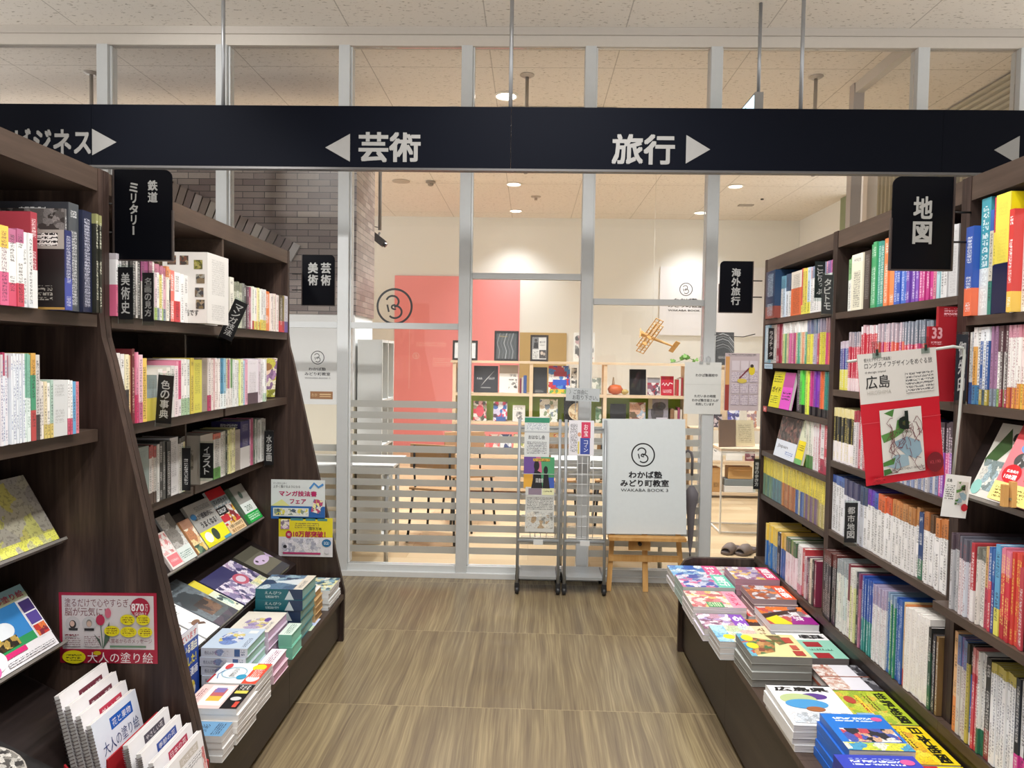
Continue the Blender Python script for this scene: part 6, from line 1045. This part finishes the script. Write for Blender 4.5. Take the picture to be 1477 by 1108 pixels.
cbk(824, 832, 531, S2, 'narrow white and grey picture book beside the comic', 'd8d8d0', [('r', 0, 0, 1, 1, 'P:e0dcd4,8a8a84,c0b8ac,4a4a48:30')])
cbk(854, 867, 545, S2, 'pale grey green picture book behind the take-one sign', 'c8ccc0', [('r', 0, 0, 1, 1, 'P:d8d8cc,a8b0a0,8a948a:26')])
cbk(908, 932, 533, S2, 'large plain black book in the last section of the classroom shelf', '151518', [('r', 0, 0, 1, 1, '1d1d20'), ('r', 0, .62, 1, 1, '0f0f11')])
cbk(934, 952, 545, S2, 'group photo book beside the large black book', 'b8b4bc', [('r', 0, 0, 1, 1, 'P:c8c0c4,8a5a6a,4a4a5a,e0d8d8,a03a48:30'), ('r', 0, .7, 1, 1, '9a9aa0')])
cbk(953.5, 972, 543, S2, 'crimson book with white script on the upper classroom shelf', 'b02034', [('r', 0, 0, 1, 1, 'b82238'), ('l', [(.1, .55), (.2, .66), (.3, .5), (.42, .64), (.55, .5), (.7, .66), (.92, .6)], .07, 'e8dcdc'), ('r', .15, .12, .85, .3, 'T:b82238:e8c8cc:.014')])
# toys
ty = empty('wooden_toy', (xs(889), YS+.1, S2)); tag(ty, 'small orange and cream wooden toy plant arrangement on the classroom shelf', 'toy')
MB().lathe([(.02, .001), (.07, .02), (.085, .06), (.06, .1), (.015, .11)], (0, 0, 0), flat('c8602c', .5), 14).build('body', ty, smooth=True)
MB().lathe([(.01, .001), (.04, .02), (.045, .04), (.02, .06)], (.1, -.02, 0), flat('b8a058', .5), 12).build('bulb', ty, smooth=True)
MB().tube([(-.02, .02, .1), (-.02, .02, .19)], .018, flat('d8d0b8', .6), 8, .006).build('stem', ty, smooth=True)
G4 = 'face-out books on the green classroom shelf'
for a_ in ((683, 702, 579, 'comic with red figures on the green shelf, beside the grey post', 'e0dcd8', [('r', 0, 0, 1, 1, 'P:e0dcd8,c83a48,4a4a3a,e8b0b0,8a8a70:26'), ('e', .5, .5, .3, .3, 'd04a58')]), (712, 732, 580, 'colourful comic with pink and blue figures on the green shelf', 'e0d0d4', [('r', 0, 0, 1, 1, 'P:5a3a4a,c8c0d8,d03a5a,e8e4e8,3a6ab0:26'), ('r', .2, 0, .9, .22, '3a5a9a')]),
           (740, 758, 585, 'small white comic with black lettering on the green shelf', 'dedcd8', [('r', 0, 0, 1, 1, 'dedcd6'), ('t', .1, .72, .7, .16, 'こども', '4a4a4a', 0), ('r', .1, .1, .85, .6, 'P:dedcd6,9a9a98,dedcd6,6a6a68:30')]), (779, 805, 576, 'white nature book with scattered plants on the green shelf', 'e4e4dc', [('r', 0, 0, 1, 1, 'P:e4e4dc,e4e4dc,8a9a7a,e4e4dc,7a8a98,c8b89a:24')]),
           (814, 850, 573, 'black book with a cream globe behind the second grey post', '121214', [('r', 0, 0, 1, 1, '141416'), ('e', .52, .42, .34, .34, 'd8c8a4'), ('e', .52, .42, .3, .3, 'P:dccaa8,b8946a,d8c8a4:24')]), (860, 868.5, 587, 'narrow green and white book beside the shelf upright', '7a9a7a', [('r', 0, 0, 1, 1, 'P:6a8a6a,d8dcd0,3a5a3a:30')]),
           (881, 904, 583, 'leaning black book at the start of the last green section', '16161a', [('r', 0, 0, 1, 1, '202024'), ('r', 0, .6, 1, 1, '111114')]), (909, 932, 581, 'photo book with two blurred faces on the green shelf', '9a8a8a', [('r', 0, 0, 1, 1, 'P:6a5a48,c8a08a,a0b0c0,8a5a50,d8c8c0:16')]), (936, 965, 576, 'grey animal photo book on the green shelf above the white board', '6a6870', [('r', 0, 0, 1, 1, '8a8690'), ('e', .45, .45, .32, .42, '4a464a'), ('e', .62, .72, .26, .16, '3a3638'), ('r', .4, .05, .95, .25, 'c8c4d0'), ('r', 0, .6, .2, 1, 'b0a890')])):
    cbk(a_[0], a_[1], a_[2], S3, a_[3], a_[4], a_[5], .1, .05, G4)
for px0, px1, py, c, lb in ((968, 973, 590, '8a6a50', 'brown'), (973.5, 978, 592, 'c8b8a0', 'tan'), (978.3, 981.5, 588, '9a4a6a', 'plum'), (982, 985, 591, 'e0dcd4', 'white')):
    cbk(px0, px1, py, S3, f'{lb} book standing spine out at the end of the green shelf', c, None, 0, .05, 'spine-out books on the green shelf', t=.12)
for i, px in enumerate((684, 706, 722, 742, 775, 800)):
    cbk(px, px+17, 627, S4, ['dark comic below the green shelf behind frosted stripes', 'red and white comic below the green shelf, second along', 'white comic below the green shelf, third along', 'yellow white book below the green shelf beside the divider', 'blue grey book below the green shelf past the divider', 'orange book below the green shelf behind the rack'][i], 'c8c0bc', [('r', 0, 0, 1, 1, 'P:%s:24' % ('3a3038,c8a890,e8e0dc', 'e05a5a,e8d8d0,c8a0a0', 'e8e8ec,3a4a7a,c0c4d0', 'e8e0b0,f0ece0,a8b060', '7a8a9a,c8ccd0,4a5a7a', 'e09a5a,f0d8c0,c85a3a')[i])], .1, .05, 'comics below the green shelf')
# on top of the shelf
def frame_pic(px0, px1, py0, label, ops, fr='2a211e', name='framed_picture', dy=.1):
    Y = YS+dy; a, b = xs(px0, Y), xs(px1, Y); w = b-a; h = at((px0+px1)/2, py0, Y=Y).z-S1
    r = empty(name, mx=basis((a, Y, S1+.001), (1, 0, 0), (0, .12, 1))); tag(r, label, 'picture frame')
    k = .022; f = flat(fr, .4); MB().box(0, w, 0, k, -.02, 0, f).box(0, w, h-k, h, -.02, 0, f).box(0, k, k, h-k, -.02, 0, f).box(w-k, w, k, h-k, -.02, 0, f).build('frame', r)
    MB().box(k, w-k, k, h-k, -.012, -.006, 'e8e6e2').build('backing', r)
    Art(w-2*k, h-2*k, ops).build('picture', r, Matrix.Translation((k, k, -.0058)))
frame_pic(652, 688, 491, 'black framed white certificate on the classroom shelf top, crossed by the grey post', [('r', 0, 0, 1, 1, 'e6e8e6'), ('t', .18, .6, .2, .2, '良い', '4a4a4a', 0), ('t', .18, .3, .2, .16, 'Kid', '4a4a4a', 0)])
frame_pic(712, 747, 477, 'tall dark picture with grey flowing swirls on the classroom shelf top', [('r', 0, 0, 1, 1, '565a5c')]+[('l', [(x, 0), (x+.05, .3), (x-.08, .6), (x+.06, 1)], .035, c) for x, c in ((.12, '8a8e90'), (.3, '6e7274'), (.45, 'a8acae'), (.62, '7c8082'), (.78, '989c9e'), (.9, '4a4e50'))]+[('t', .15, .84, .4, .05, 'Water', 'c8b070', 0)], '1d1e20')
frame_pic(764, 790, 483, 'black framed black and white portrait page on the classroom shelf top', [('r', 0, 0, 1, 1, 'd8d6d0'), ('r', .02, .45, .45, .98, '7a7a7a'), ('e', .25, .85, .1, .07, '3a3634'), ('p', [(.08, .5), (.42, .5), (.38, .76), (.14, .76)], '2a2828'), ('t', .52, .72, .4, .1, '菊川平', '2a2a2a', 0), ('r', .52, .6, .9, .68, 'T:d8d6d0:3a3a3a:.014'), ('r', .05, .05, .42, .4, 'T:d8d6d0:6a6a6a:.014'), ('r', .5, .05, .98, .42, '4a4646'), ('e', .68, .28, .1, .08, 'c8b8a8'), ('e', .85, .24, .08, .07, 'b8a898')])
def topbook(px0, px1, py0, label, cover, ops, dy=.12): cbk(px0, px1, py0, S1, label, cover, ops, .1, dy, 'picture books on the classroom shelf top')
topbook(826, 857, 480, 'pale illustrated poster book on the shelf top behind the second post', 'd8d4c8', [('r', 0, 0, 1, 1, 'd8d5cc'), ('r', .08, .1, .3, .9, 'P:d8d5cc,5a5a58,b89a98,d8d5cc,8a8a86:24'), ('r', .6, .1, .95, .5, 'P:d8d5cc,c8a8a0,8a8a86:24'), ('r', .62, .75, .9, .95, 'T:d8d5cc:3a3a3a:.02')])
topbook(1030, 1058, 479, 'black and white book with flowing grey hair on the storage side', '4a4c4e', [('r', 0, 0, 1, 1, '3a3c3e')]+[('l', [(0, y), (.4, y+.1), (.7, y+.02), (1, y-.2)], .04, c) for y, c in ((.95, 'b0b2b4'), (.85, '7a7c7e'), (.75, '9a9c9e'), (.66, '5a5c5e'), (.58, '86888a'))]+[('r', .15, .22, .85, .28, 'T:3a3c3e:b8b8b8:.012')]) if False else None
# grey book stand-alone board for the hair picture stands on a slim display pedestal
pd = empty('display_pedestal', (xs(1044, 7.9), 7.95, .761)); tag(pd, 'slim pale pedestal carrying the grey picture behind the post', 'pedestal')
MB().box(-.1, .1, -.05, .05, 0, .655, MAPLE).build('column', pd); MB().box(-.13, .13, -.07, .07, .6555, .675, MAPLE).build('top_plate', pd)
Yp = 7.92; a_, b_ = xs(1031, Yp), xs(1058, Yp); zz = .761+.676
flatbook('picture_book', 'black and white book with flowing grey lines standing beyond the grey post', 'book', basis((a_, Yp, zz), (1, 0, 0), (0, .1, 1)), b_-a_, at(1044, 479, Y=Yp).z-zz, .014, '3a3c3e', [('r', 0, 0, 1, 1, '3a3c3e')]+[('l', [(0, y), (.4, y+.08), (.7, y+.02), (1, y-.2)], .05, c) for y, c in ((.88, 'b0b2b4'), (.8, '7a7c7e'), (.72, '9a9c9e'), (.64, '5a5c5e'), (.56, '86888a'), (.48, '6a6c6e'))]+[('r', .15, .2, .85, .27, 'T:3a3c3e:b8b8b8:.012')])
ivy = empty('trailing_ivy', (xs(985), YS+.05, S1)); tag(ivy, 'small trailing ivy with green leaves lying on the classroom shelf top', 'plant'); random.seed(4)
stem = [(-.13, 0, .008), (-.05, .01, .02), (.02, 0, .05), (.08, .02, .06), (.14, .02, .03)]
MB().tube(stem, .003, flat('5a7a3a', .6), 5).build('vine', ivy)
for i in range(12):
    cx, cz = random.uniform(-.02, .15), random.uniform(.035, .1)
    if i < 2: cx, cz = -.12+i*.03, .034
    s_ = random.uniform(.018, .032); mx = Matrix.Translation((cx, random.uniform(-.03, .03), cz)) @ Matrix.Rotation(random.uniform(-1, 1), 4, 'Y') @ Matrix.Rotation(random.uniform(.9, 1.6), 4, 'X')
    lf = [(0, -1), (.5, -.8), (.95, -.1), (.5, .1), (.4, .6), (0, 1), (-.4, .6), (-.5, .1), (-.95, -.1), (-.5, -.8)]
    MB().prism([(x*s_, y*s_) for x, y in lf], -.0008, .0008, flat(random.choice(['5f8f3c', '77a84c', '4f7a34']), .5), 'z').build('leaf', ivy, mx)
# wooden model biplane hanging from the ceiling
c0 = at(941, 488, Y=7.3); pl = empty('hanging_biplane', mx=basis(c0, (-.9, -.15, .36), (.55, -.62, .6))); tag(pl, 'balsa wood model biplane hanging in front of the cream wall', 'model plane')
MB().tube([(.13, 0, 0), (.1, 0, 0), (-.02, 0, .003), (-.26, 0, .015)], .032, KIRI, 8, .008).build('fuselage', pl)
for z in (.055, -.03):
    m = MB()
    for k in range(11): m.box(-.01, .075, -.2+k*.04-.0025, -.2+k*.04+.0025, z-.004, z+.004, KIRI)
    for x in (-.008, .03, .07): m.box(x-.004, x+.004, -.205, .205, z-.003, z+.003, KIRI)
    m.build('wing', pl)
m = MB()
for y in (-.15, -.06, .06, .15):
    for x in (.0, .065): m.tube([(x, y, -.03), (x, y, .055)], .0025, KIRI, 5)
m.build('wing_struts', pl)
MB().box(-.275, -.225, -.075, .075, .012, .018, KIRI).build('tailplane', pl); MB().prism([(-.275, .015), (-.225, .015), (-.245, .07), (-.275, .075)], -.002, .002, KIRI).build('tail_fin', pl)
MB().box(.134, .14, -.006, .006, -.07, .07, KIRI).build('propeller', pl)
for y in (-.045, .045): MB().lathe([(.024, -.004), (.024, .004)], (.06, y, -.075), KIRI, 14, 'y').tube([(.06, y, -.075), (.05, y*.5, -.02)], .003, KIRI, 5).build('wheel', pl)
tag(MB().tube([c0+Vector((0, 0, .07)), (c0.x, c0.y, CEIL-.001)], .0015, flat('cfc8ba', .5), 5).build('hanging_thread'), 'thin thread holding up the balsa model biplane', 'thread')
# white cube shelf beside the pink wall
Xc_ = -1.16; cu = empty('cube_shelf', (0, 0, 0)); tag(cu, 'tall white cube shelf standing beside the pink wall', 'shelf unit'); CW = flat('dcdcd8', .5)
y0, y1 = 5.60, 6.08; zt = at(530, 490, Y=y0).z
MB().box(-1.354, Xc_, y0, y0+.02, .001, zt, CW).build('side_panel', cu); MB().box(-1.354, Xc_, y1-.02, y1, .001, zt, CW).build('side_panel', cu)
MB().box(-1.354, -1.335, y0+.0205, y1-.0205, .001, zt, CW).build('back_panel', cu); MB().box(-1.334, Xc_, (y0+y1)/2-.009, (y0+y1)/2+.009, .001, zt-.0205, CW).build('divider', cu)
for z in (.05, .42, .78, 1.14, zt):
    for a_, b_ in ((y0+.0205, (y0+y1)/2-.0095), ((y0+y1)/2+.0095, y1-.0205)): MB().box(-1.334, Xc_, a_, b_, z-.02, z, CW).build('shelf', cu)
# tables, chairs
TW = flat('f2f2f0', .35)
def table(x0, x1, y0, y1, label):
    r = empty('class_table', (x0, y0, 0)); tag(r, label, 'table', None); w, d = x1-x0, y1-y0
    MB().box(0, w, 0, d, .695, .72, TW).build('tabletop', r, bevel=.006)
    for x in (.06, w-.06):
        for y in (.06, d-.06): MB().tube([(x, y, .001), (x, y, .6945)], .016, flat('c8cacc', .35, .6), 10).build('leg', r, smooth=True)
table(-2.4, -.95, 5.0, 5.53, 'white classroom table behind the striped glass by the white wall'); table(.17, 1.0, 5.05, 5.95, 'white classroom table behind the leaflet racks and easel')
def chair(x, y, rz, label, seatc='b98f62'):
    r = empty('class_chair', (x, y, 0)); r.rotation_euler = (0, 0, rz); tag(r, label, 'chair', 'classroom chairs')
    MB().box(-.2, .2, -.2, .2, .42, .44, flat(seatc, .5)).build('seat', r, bevel=.008)
    MB().box(-.19, .19, .185, .2, .6, .79, flat(seatc, .5)).build('backrest', r, bevel=.006)
    for sx in (-1, 1):
        MB().tube([(sx*.17, -.17, .419), (sx*.2, -.21, .001)], .011, DARKP, 8).build('leg', r, smooth=True)
        MB().tube([(sx*.17, .17, .419), (sx*.2, .22, .001)], .011, DARKP, 8).build('leg', r, smooth=True)
        MB().tube([(sx*.15, .18, .441), (sx*.15, .207, .6), (sx*.15, .207, .78)], .009, DARKP, 8).build('back_post', r, smooth=True)
chair(-.55, 6.5, .3, 'wooden chair standing free behind the first striped pane'); chair(-.72, 5.85, 2.9, 'wooden chair just behind the white table by the cube shelf'); chair(.25, 6.35, 3.2, 'wooden chair behind the racks at the second table'); chair(.78, 6.4, 3.1, 'wooden chair behind the easel at the second table')
# side table with an open book
a_ = at(1031, 632, Y=6.45); sx0, sx1 = a_.x, a_.x+.47; sy0, sy1 = 6.2, 6.55; WR = flat('efefec', .4)
sd = empty('side_table', (sx0, sy0, 0)); tag(sd, 'white wire side table with a wooden top beyond the doorway', 'table'); w, d, zt = sx1-sx0, sy1-sy0, .715
MB().box(-.01, w+.01, -.01, d+.01, zt, zt+.022, MAPLE).build('tabletop', sd)
for x in (0, w):
    for y in (0, d): MB().box(x-.007, x+.007, y-.007, y+.007, .001, zt-.0005, WR).build('leg', sd)
m = MB()
for z in (.012, zt-.012): m.box(0, w, -.006, .006, z-.006, z+.006, WR).box(0, w, d-.006, d+.006, z-.006, z+.006, WR).box(-.006, .006, 0, d, z-.006, z+.006, WR).box(w-.006, w+.006, 0, d, z-.006, z+.006, WR)
m.build('wire_frame', sd)
bx = at(1058, 636, Y=6.38); zb = zt+.0235
ob = empty('standing_book', mx=Matrix.Translation((bx.x, 6.34, zb))); tag(ob, 'old brown book standing half open on the side table', 'book')
l = basis((0, 0, 0), (-.55, .75, 0), (0, .1, 1)); MB().box(-.005, .17, 0, .235, -.014, 0, flat('7a5a3c', .5)).build('cover', ob, basis((0, 0, 0), (-.72, -.3, 0), (0, .06, 1)) @ Matrix.Scale(1, 4))
MB().box(0, .175, .004, .23, 0, .02, flat('e8dcb4', .7)).build('pages', ob, basis((.004, -.006, 0), (.9, .16, 0), (0, .2, 1)))
Art(.15, .2, [('r', .1, .1, .9, .9, 'T:e8dcb4:a89870:.016')]).build('print', ob, basis((.004, -.006, 0), (.9, .16, 0), (0, .2, 1)) @ Matrix.Translation((.012, .015, .0203)))
# boxes and books in the storage shelf
def sb(px0, px1, z, h, col, name, label, cat, ops=None, grp=None):
    a_, b_ = xs(px0), xs(px1); o = MB().box(0, b_-a_, 0, .17, 0, h, col).build(name, None, Matrix.Translation((a_, YS+.02, z+.001)), bevel=.004); tag(o, label, cat, grp)
    MB().box(-.002, b_-a_+.002, -.002, .172, h*.8, h+.003, col).build('lid', o) if name == 'storage_box' else None
    if ops: Art(b_-a_, h, ops).build('print', o, basis((0, -.0005, 0), (1, 0, 0), (0, 0, 1)))
sb(1025, 1043, .06, .26, flat('b98f5a', .7), 'storage_box', 'cardboard box with a printed mark on the bottom storage shelf', 'box', [('t', .5, .2, .4, .2, 'BOX', '5a4020', 0)])
sb(1049.5, 1095, .06, .07, flat('e4e4e2', .5), 'paper_tray', 'white flat tray under the grey tray on the bottom storage shelf', 'tray'); 
o = MB().box(0, .34, 0, .17, 0, .07, flat('7a8488', .5)).build('paper_tray', None, Matrix.Translation((xs(1049.5), YS+.02, .133)), bevel=.004); tag(o, 'grey flat tray stacked on the white tray, bottom storage shelf', 'tray')
o = MB().box(0, .26, 0, .15, 0, .13, flat('c29a62', .7)).build('storage_box', None, Matrix.Translation((xs(1055), YS+.03, .205)), bevel=.004); tag(o, 'open cardboard carton on top of the grey tray', 'box'); MB().box(.02, .24, -.03, -.001, .1, .103, flat('b88e58', .7)).build('flap', o)
for px0, px1, py, lb, pal, tx in ((1027, 1045, 640, 'white book with large grey numerals leaning in the storage shelf', 'e8e6e2', '100'), (1050, 1074, 642, 'white book with black brush title in the storage shelf', 'e8e6e0', '全記録'), (1078, 1092, 642, 'dark red picture book in the storage shelf', '7a3a48', '')):
    cbk(px0, px1, py, .40, lb, pal, [('r', 0, 0, 1, 1, pal)]+([('t', .1, .5, .8, .34, tx, '3a3a3a', .0)] if tx else [('r', .1, .1, .9, .9, 'P:7a3a48,b8a0a0,3a2a38:24')]), .1, .05, 'books in the storage shelf')
for px0, px1, py, lb, pal in ((1026, 1043, 598, 'dark comic volumes on the storage shelf top behind the paper notice', '4a3a48,c8b8bc,2a2430'), (1051, 1068, 592, 'blue and white comic standing on the storage shelf top', '5a5ab0,c8ccec,e8e8f0,3a3a7a'), (1079, 1093, 593, 'orange and white comic at the far storage shelf top', 'e8d8c8,c88a6a,f0e8e0,a0808a')):
    cbk(px0, px1, py, .761, lb, 'd8d4d4', [('r', 0, 0, 1, 1, 'P:%s:30' % pal)], .1, .06, 'comics on the storage shelf top')
# slippers
def slipper(px, py, rz, label):
    p = at(px, py, Z=0); r = empty('slipper', (p.x, p.y, 0)); r.rotation_euler = (0, 0, rz); tag(r, label, 'slipper', 'grey slippers by the doorway')
    out = [(.0, -.13), (.035, -.125), (.042, -.08), (.038, 0), (.05, .07), (.042, .115), (.015, .135), (-.02, .13), (-.042, .1), (-.045, .05), (-.035, -.02), (-.04, -.09), (-.03, -.125)]
    MB().prism(out, .001, .024, flat('6d5f58', .7), 'z').build('sole', r, bevel=.006)
    m = MB(); V = []; n = 8
    for j, (y, h, wd) in enumerate(((.0, .055, .046), (.04, .06, .05), (.08, .05, .049), (.115, .034, .04))):
        for k in range(n+1):
            t = math.pi*k/n; V.append((-wd*math.cos(t), y, .02+h*math.sin(t)))
    Fs = [(j*(n+1)+k, j*(n+1)+k+1, (j+1)*(n+1)+k+1, (j+1)*(n+1)+k) for j in range(3) for k in range(n)]
    m.add(V, Fs, flat('7b6c64', .7)); o = m.build('strap', r, smooth=True); s = o.modifiers.new('thick', 'SOLIDIFY'); s.thickness = .006
    MB().prism([(x*.88, y*.94) for x, y in out], .0245, .028, flat('54494a', .8), 'z').build('insole', r)
slipper(1055, 796, 2.5, 'grey slipper, the one closer to the grey post'); slipper(1078, 798, 2.35, 'grey slipper, the one closer to the bookcase')
# ================================================================== light
def spot(x, y, tx, ty, tz, e, size=100, col=(1, .985, .96), soft=.12, blend=.6):
    ld = bpy.data.lights.new('ceiling_spot', 'SPOT'); ld.energy = e; ld.color = col; ld.spot_size = math.radians(size); ld.spot_blend = blend; ld.shadow_soft_size = soft
    o = bpy.data.objects.new('ceiling_spot', ld); COL.objects.link(o); o.location = (x, y, CEIL-.04)
    o.rotation_euler = (Vector((tx, ty, tz))-Vector((x, y, CEIL-.04))).to_track_quat('-Z', 'Y').to_euler()
for y in (-.6, .9, 2.1, 3.0):
    spot(-.25, y, -.25, y+.1, 0, 110, 150)
    spot(.35, y, .35, y+.1, 0, 110, 150)
spot(-2.3, 2.9, -1.9, 5.57, 2.6, 110, 62, blend=.9); spot(-2.2, .2, -1.8, 5.57, 1.4, 900, 30, blend=.8)      # brick corner wall washer; second, unseen spot added to brighten the white wall
w = bpy.data.worlds.new('shop_air'); SC.world = w; w.use_nodes = True; T = w.node_tree
tc = T.nodes.new('ShaderNodeTexCoord'); sp = T.nodes.new('ShaderNodeSeparateXYZ'); T.links.new(tc.outputs['Generated'], sp.inputs[0])
mr = T.nodes.new('ShaderNodeMapRange'); T.links.new(sp.outputs[2], mr.inputs[0])       # the lit shop floor beyond glows up, its ceiling less
for i, v in zip((1, 2, 3, 4), (-.25, .15, 3.0, .6)): mr.inputs[i].default_value = v
bg = T.nodes['Background']; bg.inputs[0].default_value = (1, .975, .94, 1); T.links.new(mr.outputs[0], bg.inputs[1])
SC.view_settings.view_transform = 'Standard'; SC.view_settings.look = 'None'; SC.view_settings.gamma = 1; SC.view_settings.exposure = -.3
SC.view_settings.use_curve_mapping = False
c = SC.cycles; c.max_bounces = 8; c.transparent_max_bounces = 16; c.diffuse_bounces = 4; c.glossy_bounces = 3; c.sample_clamp_indirect = 6; c.caustics_reflective = False; c.caustics_refractive = False
